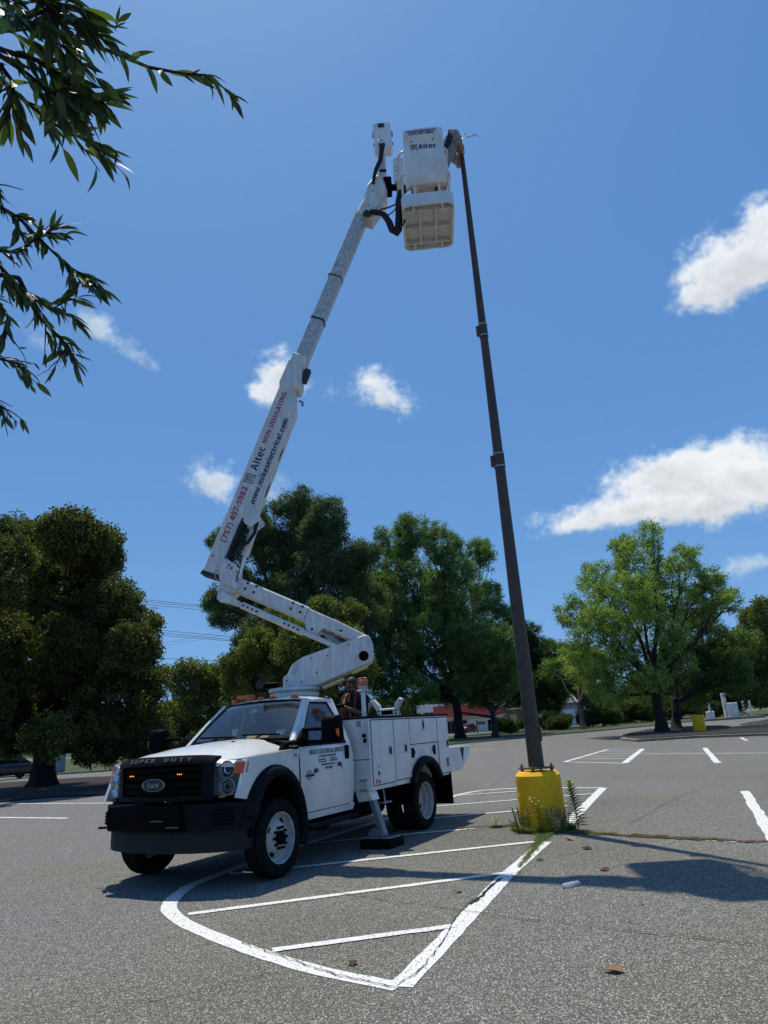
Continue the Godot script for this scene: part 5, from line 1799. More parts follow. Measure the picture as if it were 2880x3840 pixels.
	for k in 3:
		g = G.new()
		var d := Basis(Vector3.UP, k * PI / 3.0 + 0.3) * V(1, 0, 0)
		g.tube([bp + d * 0.076 + V(0, 0.365, 0), bp + d * 0.076 + V(0, 0.50, 0), bp + d * 0.06 + V(0, 0.525, 0), bp - d * 0.06 + V(0, 0.525, 0), bp - d * 0.076 + V(0, 0.50, 0), bp - d * 0.076 + V(0, 0.365, 0)], 0.0035, -1, 6)
		part("guard_wire", g, M.steel, bc)
	# boom rest: a U-shaped white cradle over the bed
	g = G.new()
	var cr := Transform3D(Basis(V(0, 0, -1), V(0, 1, 0), V(1, 0, 0)), V(-3.95, 1.665, -0.40)).scaled_local(V(0.82, 0.85, 1))
	g.prism(pv([-0.23, 0.0, 0.23, 0.0, 0.24, 0.12, 0.36, 0.32, 0.29, 0.36, 0.18, 0.24, 0.16, 0.17, -0.16, 0.17, -0.18, 0.24, -0.30, 0.36, -0.37, 0.32, -0.24, 0.12]), -0.04, 0.04, cr, 0.012)
	g.box(V(-3.95, 1.20, -0.42), V(0.14, 0.95, 0.3), Basis(), 0.01)
	var rest := part("boom_rest", g, M.white, t)
	g = G.new()
	g.prism(pv([-0.13, 0.05, 0.13, 0.05, 0.13, 0.13, -0.13, 0.13]), 0.035, 0.045, cr, 0.002)
	part("rest_opening", g, M.black, rest)
	for k in [-1, 1]:
		for m in 2:
			g = G.new()
			g.cyl(cr * V(k * 0.195, 0.06 + m * 0.06, 0.038), cr * V(k * 0.195, 0.06 + m * 0.06, 0.046), 0.016, -1, 10)
			part("bolt_hole", g, M.black, rest)
	g = G.new()
	g.tube([cr * V(-0.34, 0.34, 0), cr * V(-0.52, 0.12, 0.02), cr * V(-0.56, 0.0, 0.02)], 0.03, -1, 8)
	part("strut", g, M.galv, rest)

# ---------------------------------------------------------------- the boom, in world coordinates: its plane stands square to z at ZB
const ZB := -10.87
var BI: Transform3D
func bpart(called: String, g: G, m: Material, truck: Node3D) -> MeshInstance3D:
	return part(called, g, m, truck, BI)

func zxf(z := 0.0) -> Transform3D:
	return Transform3D(Basis(), V(0, 0, z))

func altec_mark(parent: Node, xf: Transform3D, s: float, m: Material):
	var g := G.new()
	for b in [[-0.44, 0.0, 0.1, 1.0], [0.0, 0.45, 0.98, 0.1], [0.44, 0.0, 0.1, 1.0], [-0.36, -0.45, 0.26, 0.1], [0.36, -0.45, 0.26, 0.1], [-0.2, 0.0, 0.09, 0.62], [0.2, 0.0, 0.09, 0.62], [0.0, 0.26, 0.49, 0.09], [0.0, 0.02, 0.49, 0.09], [-0.13, -0.28, 0.2, 0.09], [0.13, -0.28, 0.2, 0.09]]:
		g.box(V(b[0], b[1], 0) * s, V(b[2] * s, b[3] * s, 0.003), Basis(), 0.0)
	part("logo", g, m, parent, xf)

func build_boom(t: Node3D):
	BI = TR.affine_inverse()
	var ax := V(-1.51, 0, ZB)      # the turret's axis
	var g := G.new()
	g.lathe(ax, Vector3.UP, [Vector2(0.30, 0.74), Vector2(0.30, 1.95), Vector2(0.34, 1.97), Vector2(0.34, 2.02)], 28)
	bpart("pedestal", g, M.boomwhite, t)
	g = G.new()
	g.lathe(ax, Vector3.UP, [Vector2(0.30, 2.02), Vector2(0.36, 2.02), Vector2(0.36, 2.07), Vector2(0.31, 2.075), Vector2(0.31, 2.10), Vector2(0.38, 2.105), Vector2(0.38, 2.15), Vector2(0, 2.155)], 36)
	var tt := bpart("turntable", g, M.boomwhite, t)
	# rotation motor hanging out in front
	g = G.new()
	g.cyl(V(-1.96, 2.21, -10.70), V(-1.96, 2.21, -10.54), 0.065, 0.058, 16)
	g.box(V(-1.82, 2.20, -10.72), V(0.24, 0.09, 0.16), Basis(), 0.02)
	g.tube([V(-2.0, 2.30, -10.6), V(-2.06, 2.34, -10.62), V(-2.08, 2.24, -10.6), V(-2.04, 2.13, -10.6), V(-1.88, 2.12, -10.62)], 0.018, -1, 8)
	part("motor", g, M.black, tt)
	g = G.new()
	g.lathe(V(-1.96, 2.21, -10.539), V(0, 0, 1), [Vector2(0.056, 0), Vector2(0.046, 0.008), Vector2(0.03, 0.0), Vector2(0.0, 0.0)], 18)
	part("motor_cap", g, M.seat, tt)
	# turret: two plates and the box between them
	var tp := pv([-1.65, 2.155, -1.65, 2.28, -1.62, 2.325, -1.57, 2.34, -1.47, 2.35, -1.43, 2.40, -1.405, 2.53, -1.36, 2.575, -0.44, 2.835, -0.39, 2.84, -0.335, 2.80, -0.305, 2.72, -0.305, 2.54, -0.33, 2.46, -0.39, 2.415, -1.16, 2.155])
	g = G.new()
	g.prism(tp, -10.72, -10.66, Transform3D(), 0.012)
	g.prism(tp, -11.08, -11.02, Transform3D(), 0.012)
	g.prism(pv([-1.63, 2.16, -1.50, 2.50, -1.30, 2.55, -0.5, 2.48, -0.40, 2.44, -1.16, 2.16]), -11.02, -10.72, Transform3D(), 0.0)
	var tu := bpart("turret", g, M.boomwhite, t)
	g = G.new()
	g.prism(pv([-1.60, 2.335, -1.52, 2.49, -1.41, 2.56, -1.36, 2.57, -1.42, 2.35]), -11.00, -10.74, Transform3D(), 0.01)
	part("hatch", g, M.tan, tu)
	g = G.new()
	g.box(V(-0.92, 2.17, -10.80), V(0.34, 0.035, 0.25), Basis(V(0, 0, 1), 0.33), 0.005)
	g.box(V(-0.52, 2.345, -10.80), V(0.26, 0.035, 0.25), Basis(V(0, 0, 1), 0.33), 0.005)
	part("under_plate", g, M.cream, tu)
	for h in [[-0.445, 2.53, 0.075, M.black], [-0.41, 2.755, 0.045, M.boomwhite], [-0.58, 2.53, 0.03, M.boomwhite]]:
		g = G.new()
		g.lathe(V(h[0], h[1], -10.662), V(0, 0, 1), [Vector2(h[2] * 1.12, 0), Vector2(h[2] * 1.12, 0.012), Vector2(h[2], 0.012), Vector2(h[2], 0.004)], 22)
		var pn := part("pin_boss", g, M.boomwhite, tu)
		g = G.new()
		g.cyl(V(h[0], h[1], -10.664), V(h[0], h[1], -10.655), h[2], -1, 20)
		part("pin_face", g, h[3], pn)
	for h in [[-1.59, 2.25], [-1.37, 2.22], [-1.15, 2.34], [-1.22, 2.55], [-0.98, 2.57], [-0.66, 2.71]]:
		g = G.new()
		g.cyl(V(h[0], h[1], -10.664), V(h[0], h[1], -10.655), 0.012, -1, 10)
		part("bolt", g, M.black, tu)
	# lower boom: beam, elbow plate with cut-out, levelling link, lift cylinder
	g = G.new()
	g.prism(pv([-2.30, 3.86, -1.22, 3.315, -1.315, 3.12, -2.40, 3.66]), -11.03, -10.71, Transform3D(), 0.02)
	var lb := bpart("lower_boom", g, M.boomwhite, t)
	g = G.new()
	for z in [[-10.74, -10.70], [-11.04, -11.00]]:
		g.prism(pv([-1.23, 3.30, -0.80, 3.075, -0.42, 2.86, -0.36, 2.78, -0.42, 2.71, -0.50, 2.72, -0.66, 2.80, -0.94, 2.945, -1.02, 2.985, -1.15, 2.90, -1.29, 2.935, -1.31, 3.12]), z[0], z[1], Transform3D(), 0.012)
	g.prism(pv([-1.24, 3.27, -0.80, 3.05, -0.46, 2.86, -0.80, 2.98, -1.22, 3.15]), -11.0, -10.74, Transform3D(), 0.0)
	var ep := part("elbow_plate", g, M.boomwhite, lb)
	for pocket in [[-1.10, 3.13, 0.21, 0.075], [-0.80, 2.96, 0.15, 0.03], [-0.74, 2.90, 0.15, 0.03]]:
		g = G.new()
		var pk := PackedVector2Array()
		for k in 16:
			var a := TAU * k / 16.0
			pk.append(Vector2(clampf(cos(a) * 2.0, -1, 1) * (pocket[2] * 0.5) * (0.85 if absf(sin(a)) > 0.8 else 1.0), sin(a) * pocket[3]))
		g.prism(pk, -0.004, 0.006, Transform3D(Basis(V(0, 0, 1), -0.5), V(pocket[0], pocket[1], -10.70)), 0.004)
		part("stiffener", g, M.boomwhite, ep)
	for h in [[-2.16, 3.755], [-2.20, 3.67], [-2.03, 3.695], [-2.07, 3.605], [-1.47, 3.40], [-1.51, 3.315], [-1.33, 3.335], [-1.37, 3.25], [-1.20, 2.985]]:
		g = G.new()
		g.lathe(V(h[0], h[1], -10.712), V(0, 0, 1), [Vector2(0.02, 0), Vector2(0.02, 0.012), Vector2(0.012, 0.016), Vector2(0, 0.014)], 12)
		part("bolt", g, M.seat, lb)
	g = G.new()
	g.cyl(V(-2.54, 3.56, -10.65), V(-0.80, 2.675, -10.70), 0.040, -1, 14)
	g.cyl(V(-2.24, 3.408, -10.655), V(-1.33, 2.944, -10.68), 0.055, -1, 14)
	var lk := bpart("levelling_link", g, M.boomwhite, t)
	g = G.new()
	g.prism(pv([-2.60, 3.60, -2.57, 3.635, -2.51, 3.635, -2.40, 3.56, -2.26, 3.46, -2.30, 3.385, -2.44, 3.44, -2.56, 3.47, -2.61, 3.53]), -10.64, -10.59, Transform3D(), 0.01)
	part("link_eye", g, M.boomwhite, lk)
	for k in 4:
		for e in [[-2.21, 3.393], [-1.60, 3.082]]:
			g = G.new()
			var c := V(e[0] + k * 0.066, e[1] - k * 0.0337, -10.60 - 0.01 * (0 if e[0] < -2.0 else 1))
			g.lathe(c, V(0, 0, 1), [Vector2(0.017, -0.01), Vector2(0.017, 0.006), Vector2(0.012, 0.006), Vector2(0.012, 0.002), Vector2(0, 0.002)], 12)
			part("bolt", g, M.seat, lk)
	g = G.new()
	g.cyl(V(-0.62, 2.55, ZB), V(-0.96, 2.90, ZB), 0.06, -1, 16)
	g.cyl(V(-0.90, 2.84, ZB), V(-1.14, 3.02, ZB), 0.035, -1, 14)
	bpart("lift_cylinder", g, M.galv, t)
	# knuckle that joins lower and upper boom
	var kp := pv([-2.52, 4.13, -2.46, 4.14, -2.36, 4.06, -2.325, 4.0, -2.345, 3.80, -2.285, 3.74, -2.285, 3.68, -2.33, 3.655, -2.40, 3.69, -2.52, 3.76, -2.58, 3.84, -2.585, 3.93])
	g = G.new()
	g.prism(kp, -10.66, -10.61, Transform3D(), 0.014)
	g.prism(kp, -11.13, -11.08, Transform3D(), 0.014)
	g.prism(pv([-2.58, 3.85, -2.30, 3.74, -2.33, 3.66, -2.42, 3.58, -2.58, 3.58, -2.62, 3.70]), -11.08, -10.66, Transform3D(), 0.03)
	var kn := bpart("knuckle", g, M.boomwhite, t)
	g = G.new()
	g.lathe(V(-2.465, 3.865, -10.612), V(0, 0, 1), [Vector2(0.105, 0), Vector2(0.10, 0.022), Vector2(0.068, 0.022), Vector2(0.064, -0.03), Vector2(0, -0.03)], 28)
	part("pivot_bore", g, M.tan, kn)
	for h in [[-2.44, 4.075, 0.03, M.boomwhite], [-2.425, 4.03, 0.014, M.black], [-2.385, 3.985, 0.016, M.black], [-2.45, 3.99, 0.008, M.black], [-2.335, 3.70, 0.022, M.boomwhite]]:
		g = G.new()
		g.lathe(V(h[0], h[1], -10.612), V(0, 0, 1), [Vector2(h[2], 0), Vector2(h[2], 0.008), Vector2(0, 0.008)], 14)
		part("bolt", g, h[3], kn)
	g = G.new()
	g.tube([V(-2.585, 3.90, -10.6), V(-2.63, 3.93, -10.58), V(-2.63, 3.84, -10.58), V(-2.57, 3.79, -10.6)], 0.009, -1, 6)
	part("guard_wire", g, M.galv, kn)
	# upper boom: u runs up the boom, n across it (down and right), z towards the camera
	var u := V(0.379, 0.925, 0).normalized()
	var n := V(u.y, -u.x, 0)
	var o := V(-2.85, 4.01, ZB)
	var B := func(a: float, b: float, c: float) -> Vector3: return o + u * a + n * b + V(0, 0, c)
	var hexa := func(gg: G, a0: float, a1: float, sec0: Array, sec1: Array):
		gg.flat()
		var k := sec0.size()
		var cen: Vector3 = B.call((a0 + a1) * 0.5, (sec0[0][0] + sec0[k / 2][0]) * 0.5, 0.0)
		var P0 := []
		var P1 := []
		for i in k:
			P0.append(B.call(a0, sec0[i][0], sec0[i][1]))
			P1.append(B.call(a1, sec1[i][0], sec1[i][1]))
		for i in k:
			var j := (i + 1) % k
			var md: Vector3 = (P0[i] + P0[j] + P1[i] + P1[j]) * 0.25 - cen
			gg.q(P0[i], P0[j], P1[j], P1[i], md - u * md.dot(u))
		for i in range(1, k - 1):
			gg.t(P0[0], P0[i], P0[i + 1], -u)
			gg.t(P1[0], P1[i], P1[i + 1], u)
	g = G.new()
	hexa.call(g, 0.0, 3.95, [[0.012, 0.17], [0.0, 0.158], [0.0, -0.158], [0.012, -0.17], [0.255, -0.17], [0.265, -0.165], [0.265, 0.165], [0.255, 0.17]], [[0.012, 0.17], [0.0, 0.158], [0.0, -0.158], [0.012, -0.17], [0.215, -0.17], [0.225, -0.165], [0.225, 0.165], [0.215, 0.17]])
	var ub := bpart("upper_boom", g, M.boomwhite, t)
	g = G.new()
	hexa.call(g, 0.97, 3.0, [[0.25, 0.176], [0.25, -0.176], [0.41, -0.15], [0.44, -0.13], [0.44, 0.13], [0.41, 0.15]], [[0.21, 0.176], [0.21, -0.176], [0.37, -0.15], [0.40, -0.13], [0.40, 0.13], [0.37, 0.15]])
	hexa.call(g, 3.0, 3.35, [[0.205, 0.17], [0.205, -0.17], [0.36, -0.145], [0.39, -0.125], [0.39, 0.125], [0.36, 0.145]], [[0.205, 0.17], [0.205, -0.17], [0.25, -0.15], [0.26, -0.125], [0.26, 0.125], [0.25, 0.15]])
	part("lower_cover", g, M.boomwhite, ub)
	for e in [[1.55, 0.36, 0.32], [2.2, 0.345, 0.32]]:
		g = G.new()
		var pk := PackedVector2Array()
		for k in 14:
			var a := TAU * k / 14.0
			pk.append(Vector2(cos(a) * 0.13, sin(a) * 0.03))
		g.prism(pk, 0.0, 0.004, Transform3D(Basis(u, -V(0, 0, 1), n), B.call(e[0], 0.44 - 0.02 * (e[0] - 1.0), 0.0)), 0.002)
		part("access_slot", g, M.black, ub)
	g = G.new()
	g.prism(pv([0.0, 0.0, 0.16, -0.10, 0.20, -0.10, 0.28, 0.02, 0.40, 0.15, 0.05, 0.15]), 0.0, 0.03, Transform3D(Basis(u, -n, V(0, 0, 1)), B.call(0.86, 0.45, 0.15)), 0.006)
	g.prism(pv([0.0, 0.0, 0.16, -0.10, 0.20, -0.10, 0.28, 0.02, 0.40, 0.15, 0.05, 0.15]), 0.0, 0.03, Transform3D(Basis(u, -n, V(0, 0, 1)), B.call(0.86, 0.45, -0.18)), 0.006)
	var br := part("cylinder_bracket", g, M.boomwhite, ub)
	g = G.new()
	g.cyl(B.call(1.02, 0.49, 0.175), B.call(1.02, 0.49, 0.19), 0.03, -1, 14)
	part("pin", g, M.tan, br)
	g = G.new()
	g.cyl(B.call(1.02, 0.47, 0.05), B.call(0.42, 0.50, 0.05), 0.062, -1, 18)
	var cy := part("boom_cylinder", g, M.boomwhite, ub)
	g = G.new()
	g.cyl(B.call(0.45, 0.50, 0.05), B.call(-0.12, 0.56, 0.05), 0.036, -1, 14)
	part("piston_rod", g, M.chrome, cy)
	g = G.new()
	for e in [[0.0, 0.10], [0.03, 0.04]]:
		g.tube([B.call(1.02, 0.30 + e[0], e[1]), B.call(0.75, 0.31 + e[0], 0.12 + e[1]), B.call(0.4, 0.30 + e[0] * 2, 0.10 + e[1]), B.call(0.1, 0.32 + e[0], 0.08 + e[1]), B.call(-0.1, 0.36 + e[0], 0.06)], 0.036, -1, 9)
	g.tube([B.call(1.04, 0.50, 0.14), B.call(0.80, 0.54, 0.16), B.call(0.62, 0.50, 0.18), B.call(0.52, 0.40, 0.19), B.call(0.35, 0.33, 0.18), B.call(0.1, 0.31, 0.16)], 0.028, -1, 9)
	part("hose", g, M.hose, ub)
	g = G.new()
	g.box(B.call(0.20, 0.33, 0.10), V(0.03, 0.12, 0.26), Basis(u, n, V(0, 0, 1)), 0.004)
	part("hose_clamp", g, M.white, ub)
	g = G.new()
	g.prism(pv([-0.06, 0.03, 0.02, 0.0, 0.05, -0.22, -0.03, -0.28, -0.06, -0.26]), -0.165, 0.165, Transform3D(Basis(u, -n, V(0, 0, 1)), B.call(0.0, 0.0, 0.0)), 0.006)
	part("end_cap", g, M.seat, ub)
	for h in [[0.10, 0.08, 0.025, M.tan], [0.26, 0.06, 0.014, M.black], [0.05, 0.20, 0.01, M.black], [0.30, 0.24, 0.01, M.black]]:
		g = G.new()
		g.lathe(B.call(h[0], h[1], 0.168), V(0, 0, 1), [Vector2(h[2], 0), Vector2(h[2], 0.006), Vector2(0, 0.006)], 12)
		part("bolt", g, h[3], ub)
	# collar at the end of the outer section with a work lamp
	g = G.new()
	g.prism(pv([3.33, 0.015, 3.38, 0.03, 3.80, 0.025, 3.83, 0.005, 3.97, 0.0, 3.96, -0.245, 3.70, -0.26, 3.45, -0.33, 3.35, -0.32, 3.30, -0.20]), -0.183, 0.183, Transform3D(Basis(u, -n, V(0, 0, 1)), o), 0.016)
	var co := part("collar", g, M.boomwhite, ub)
	g = G.new()
	g.prism(pv([-0.12, -0.05, 0.12, -0.05, 0.12, 0.03, 0.08, 0.05, -0.08, 0.05, -0.12, 0.03]), -0.07, 0.07, Transform3D(Basis(u, -n, V(0, 0, 1)), B.call(3.66, 0.32, 0.04)), 0.01)
	part("work_lamp", g, M.seat, co)
	g = G.new()
	g.tube([B.call(3.22, 0.36, 0.0), B.call(3.20, 0.43, 0.0), B.call(3.14, 0.45, 0.0)], 0.02, -1, 8)
	part("lifting_eye", g, M.galv, co)
	# lettering along the boom
	var TB := func(a: float, b: float, c := 0.1715) -> Transform3D: return Transform3D(Basis(u, -n, V(0, 0, 1)), B.call(a, b, c))
	lettering(ub, "(757) 497-5982", TB.call(0.99, 0.13), 0.115, M.redink, "sans_bold", 0.95)
	altec_mark(ub, TB.call(1.62, 0.135), 0.155, M.greyink)
	lettering(ub, "Altec", TB.call(1.98, 0.135), 0.125, M.navy, "sans_bold", 0.42)
	lettering(ub, "NON-INSULATING", TB.call(2.74, 0.13), 0.082, M.redink, "sans_bold", 0.96)
	var sl := Basis(V(1, 0, 0), 0.155)
	lettering(ub, "www.mikeselectrical.com", Transform3D(Basis(u, -n, V(0, 0, 1)) * sl, B.call(2.0, 0.318, 0.168)), 0.092, M.navy, "sans_bold", 1.56)
	# telescoped inner section with worn finish
	g = G.new()
	hexa.call(g, 3.80, 7.08, [[0.035, 0.125], [0.02, 0.105], [0.02, -0.105], [0.035, -0.125], [0.215, -0.125], [0.25, -0.09], [0.25, 0.09], [0.215, 0.125]], [[0.065, 0.125], [0.05, 0.105], [0.05, -0.105], [0.065, -0.125], [0.245, -0.125], [0.28, -0.09], [0.28, 0.09], [0.245, 0.125]])
	var ib := bpart("inner_boom", g, M.worn, t)
	for e in [[4.72, M.ink], [5.62, M.rust]]:
		g = G.new()
		hexa.call(g, e[0], e[0] + 0.035, [[0.035, 0.128], [0.02, 0.108], [0.02, -0.108], [0.035, -0.128], [0.235, -0.128], [0.27, -0.092], [0.27, 0.092], [0.235, 0.128]], [[0.035, 0.128], [0.02, 0.108], [0.02, -0.108], [0.035, -0.128], [0.235, -0.128], [0.27, -0.092], [0.27, 0.092], [0.235, 0.128]])
		part("reach_mark", g, e[1], ib)
	# boom tip
	g = G.new()
	g.prism(pv([0.24, 11.20, 0.30, 11.22, 0.36, 11.19, 0.42, 11.08, 0.46, 10.88, 0.455, 10.78, 0.36, 10.60, 0.14, 10.30, -0.13, 10.43, 0.02, 10.72, 0.05, 10.86, 0.10, 11.02]), -11.06, -10.68, Transform3D(), 0.03)
	var tip := bpart("boom_tip", g, M.boomwhite, t)
	g = G.new()
	g.prism(pv([-0.02, 10.33, 0.10, 10.28, 0.14, 10.36, 0.12, 10.42, 0.06, 10.46, 0.0, 10.42]), -10.69, -10.672, Transform3D(), 0.004)
	part("tip_opening", g, M.seat, tip)
	for h in [[0.20, 10.86], [0.11, 10.55], [0.24, 11.02]]:
		g = G.new()
		g.cyl(V(h[0], h[1], -10.684), V(h[0], h[1], -10.674), 0.012, -1, 10)
		part("bolt", g, M.black, tip)
	# mast and roller above the tip, with the white box behind it
	g = G.new()
	g.prism(pv([0.28, 11.16, 0.50, 11.14, 0.47, 11.32, 0.485, 11.78, 0.50, 11.98, 0.46, 12.10, 0.40, 12.12, 0.355, 12.06, 0.34, 11.90, 0.335, 11.78, 0.325, 11.32]), -10.92, -10.74, Transform3D(), 0.02)
	var ma := bpart("jib_mast", g, M.boomwhite, t)
	g = G.new()
	g.cyl(V(0.425, 12.00, -10.745), V(0.425, 12.00, -10.70), 0.055, -1, 18)
	g.cyl(V(0.425, 12.0, -10.70), V(0.425, 12.13, -10.70), 0.03, 0.045, 12)
	part("roller", g, M.tan, ma)
	g = G.new()
	g.box(V(0.415, 11.34, -10.74), V(0.12, 0.035, 0.06), Basis(), 0.005)
	part("mast_collar", g, M.black, ma)
	g = G.new()
	g.box(V(0.47, 12.41, -11.10), V(0.345, 0.60, 0.28), Basis(V(0, 0, 1), 0.02), 0.03)
	var jb := bpart("winch_box", g, M.white, t)
	g = G.new()
	g.box(V(0.455, 12.62, -10.95), V(0.12, 0.09, 0.02), Basis(), 0.004)
	part("winch_grille", g, M.seat, jb)
	for s in [-1, 1]:
		g = G.new()
		g.box(V(0.475 + s * 0.185, 12.50, -11.06), V(0.02, 0.12, 0.03), Basis(), 0.004)
		g.box(V(0.475 + s * 0.18, 12.26, -11.06), V(0.02, 0.06, 0.03), Basis(), 0.004)
		part("catch", g, M.black, jb)
	g = G.new()
	for e in [0.0, 0.035]:
		g.tube([V(0.40 + e * 2.0, 11.92, -10.70), V(0.40 + e, 11.75, -10.66), V(0.36 + e, 11.50, -10.64), V(0.27 + e, 11.28, -10.62), V(0.23 + e * 0.5, 11.12, -10.63), V(0.21, 11.0, -10.66)], 0.03, 0.02, 8)
	bpart("hose", g, M.hose, t)
	# rotator, control box and hose loops between tip and platform
	g = G.new()
	g.box(V(0.48, 11.08, -10.86), V(0.16, 0.28, 0.26), Basis(), 0.02)
	g.cyl(V(0.54, 11.06, -10.86), V(0.72, 11.06, -10.86), 0.06, -1, 14)
	bpart("rotator", g, M.black, t)
	g = G.new()
	g.prism(pv([0.615, 11.50, 0.66, 11.53, 0.80, 11.52, 0.79, 11.0, 0.66, 10.98, 0.63, 11.06, 0.60, 11.34]), -10.98, -10.62, Transform3D(), 0.02)
	var cb := bpart("control_box", g, M.white, t)
	g = G.new()
	g.prism(pv([0.69, 11.36, 0.785, 11.36, 0.775, 11.13, 0.68, 11.13]), -10.62, -10.60, Transform3D(), 0.006)
	part("control_lid", g, M.cover, cb)
	for y in [11.10, 11.20, 11.30]:
		g = G.new()
		g.cyl(V(0.655, y, -10.622), V(0.655, y, -10.612), 0.01, -1, 8)
		part("bolt", g, M.black, cb)
	g = G.new()
	for e in [V(0, 0, 0), V(0.045, 0.02, -0.06), V(0.01, -0.05, 0.05)]:
		g.tube([V(0.14, 10.42, -10.70) + e, V(0.24, 10.36, -10.64) + e, V(0.34, 10.28, -10.60) + e, V(0.42, 10.10, -10.58) + e, V(0.47, 9.90, -10.58) + e, V(0.53, 9.84, -10.58) + e, V(0.58, 9.92, -10.58) + e, V(0.61, 10.2, -10.58) + e, V(0.63, 10.5, -10.58) + e, V(0.68, 10.72, -10.60) + e, V(0.80, 10.86, -10.64) + e, V(0.88, 10.90, -10.68) + e], 0.045, -1, 9)
	bpart("hose", g, M.hose, t)
	g = G.new()
	g.tube([V(0.62, 10.40, -10.5), V(0.70, 10.20, -10.5), V(0.72, 10.0, -10.5), V(0.66, 9.90, -10.5), V(0.58, 9.95, -10.5)], 0.016, -1, 6)
	g.tube([V(0.30, 10.42, -10.66), V(0.45, 10.40, -10.6), V(0.58, 10.44, -10.58)], 0.014, -1, 6)
	g.tube([V(0.44, 10.24, -10.6), V(0.52, 10.28, -10.58), V(0.60, 10.36, -10.56)], 0.012, -1, 6)
	bpart("hose", g, M.hose, t)
	build_platform(t)

func build_platform(t: Node3D):
	# x across, y up from the underside, z towards the camera
	var px := Transform3D(Basis(Vector3.UP, -0.055), V(1.15, 10.03, -10.74))
	var pf := Node3D.new()
	pf.name = "work_platform"
	t.add_child(pf, true)
	pf.transform = BI * px
	var hw := 0.455
	var hd := 0.61
	var per := PackedVector2Array()
	for c in [[hw, hd, 0.0], [-hw, hd, PI * 0.5], [-hw, -hd, PI], [hw, -hd, PI * 1.5]]:
		for k in 6:
			var a: float = c[2] + k / 5.0 * PI * 0.5
			per.append(Vector2(c[0] - signf(c[0]) * 0.13 + cos(a) * 0.13, c[1] - signf(c[1]) * 0.13 + sin(a) * 0.13))
	var g := G.new()
	var loops := [[0.0, 0.0], [0.0, 0.24], [0.02, 0.26], [0.035, 0.26], [0.035, 0.11], [0.022, 0.0]]
	var rs := []
	for l in loops:
		var rg := PackedVector3Array()
		for p in per:
			var q: Vector2 = p * (1.0 - l[0] / 0.5)
			rg.append(V(q.x, l[1], q.y))
		rs.append(rg)
	rs.append(rs[0])
	for i in rs.size() - 1:
		g.smooth()
		for k in per.size():
			var k2 := (k + 1) % per.size()
			var m: Vector3 = (rs[i][k] + rs[i + 1][k2]) * 0.5
			var o := V(m.x, 0, m.z)
			if i >= 3 and i < 5:
				o = -o
			if i == 5 or i == 2 or i == 1:
				o = V(0, 1.0 if i < 3 else -1.0, 0)
			g.q(rs[i][k], rs[i][k2], rs[i + 1][k2], rs[i + 1][k], o)
	part("tray_rim", g, M.white, pf)
	g = G.new()
	var inner := PackedVector2Array()
	for p in per:
		inner.append(p * 0.94)
	g.prism(inner, 0.10, 0.125, Transform3D(PLAN, Vector3.ZERO), 0.0)
	var fl := part("floor", g, M.tan, pf)
	for x in [-0.14, 0.14]:
		g = G.new()
		g.box(V(x, 0.052, 0), V(0.036, 0.094, 0.86), Basis(), 0.003)
		part("rib", g, M.tan, fl)
	for z in [-0.44, -0.02, 0.43]:
		g = G.new()
		g.box(V(0, 0.055, z), V(0.84, 0.088, 0.03), Basis(), 0.003)
		part("rib", g, M.tan, fl)
	for x in [-0.42, 0.42]:
		g = G.new()
		g.box(V(x, 0.05, 0), V(0.03, 0.09, 0.86), Basis(), 0.003)
		part("rib", g, M.tan, fl)
	for e in [[-0.25, 0.52], [0.25, 0.52], [-0.25, -0.52], [0.25, -0.52]]:
		g = G.new()
		g.box(V(e[0], 0.05, e[1]), V(0.04, 0.09, 0.13), Basis(), 0.003)
		part("rib", g, M.tan, fl)
	# guard rails: two hoops and uprights
	for y in [0.70, 1.18]:
		g = G.new()
		var loop := []
		for p in per:
			loop.append(V(p.x * 0.95, y, p.y * 0.95))
		loop.append(loop[0])
		g.tube(loop, 0.024, -1, 10, false)
		part("rail", g, M.white, pf)
	for e in [[-0.41, 0.40], [0.41, 0.40], [-0.41, -0.40], [0.41, -0.40], [-0.20, 0.575], [0.22, 0.575], [-0.2, -0.575], [0.2, -0.575]]:
		g = G.new()
		g.cyl(V(e[0], 0.2, e[1]), V(e[0], 1.18, e[1]), 0.022, -1, 10)
		part("upright", g, M.white, pf)
	g = G.new()
	g.cyl(V(-0.22, 0.24, 0.56), V(-0.12, 0.50, 0.56), 0.016, -1, 8)
	part("brace", g, M.white, pf)
	# moulded white cover hung over the near side
	g = G.new()
	var rows := []
	for r in [[1.56, 0.60, 0.335], [1.575, 0.66, 0.345], [1.53, 0.685, 0.35], [1.36, 0.70, 0.352], [1.345, 0.685, 0.352], [1.00, 0.70, 0.355], [0.94, 0.715, 0.36], [0.60, 0.665, 0.362], [0.47, 0.64, 0.358], [0.43, 0.60, 0.35]]:
		var row := []
		for k in 9:
			var x := lerpf(-r[2], r[2], k / 8.0)
			row.append(V(x + 0.01 + (0.04 * (r[0] - 0.4) * 0.4), r[0] - (0.035 if k == 0 and r[0] < 0.5 else 0.0), r[1] - 0.03 * pow(absf(x) / r[2], 6.0)))
		rows.append(row)
	g.slab(rows, V(0, 0, -0.09))
	var cv := part("cover", g, M.cover, pf)
	for x in [-0.19, 0.19]:
		g = G.new()
		g.cyl(V(x, 1.27, 0.66), V(x, 1.27, 0.70), 0.012, -1, 10)
		part("bolt", g, M.black, cv)
	lettering(cv, "www.mikeselectrical.com", Transform3D(Basis(V(1, 0, 0), 0.0), V(0.0, 1.495, 0.694)), 0.05, M.navy, "sans_bold", 0.52)
	lettering(cv, "(757) 497-5982", Transform3D(Basis(), V(0.0, 1.425, 0.702)), 0.058, M.navy, "sans_bold", 0.44)
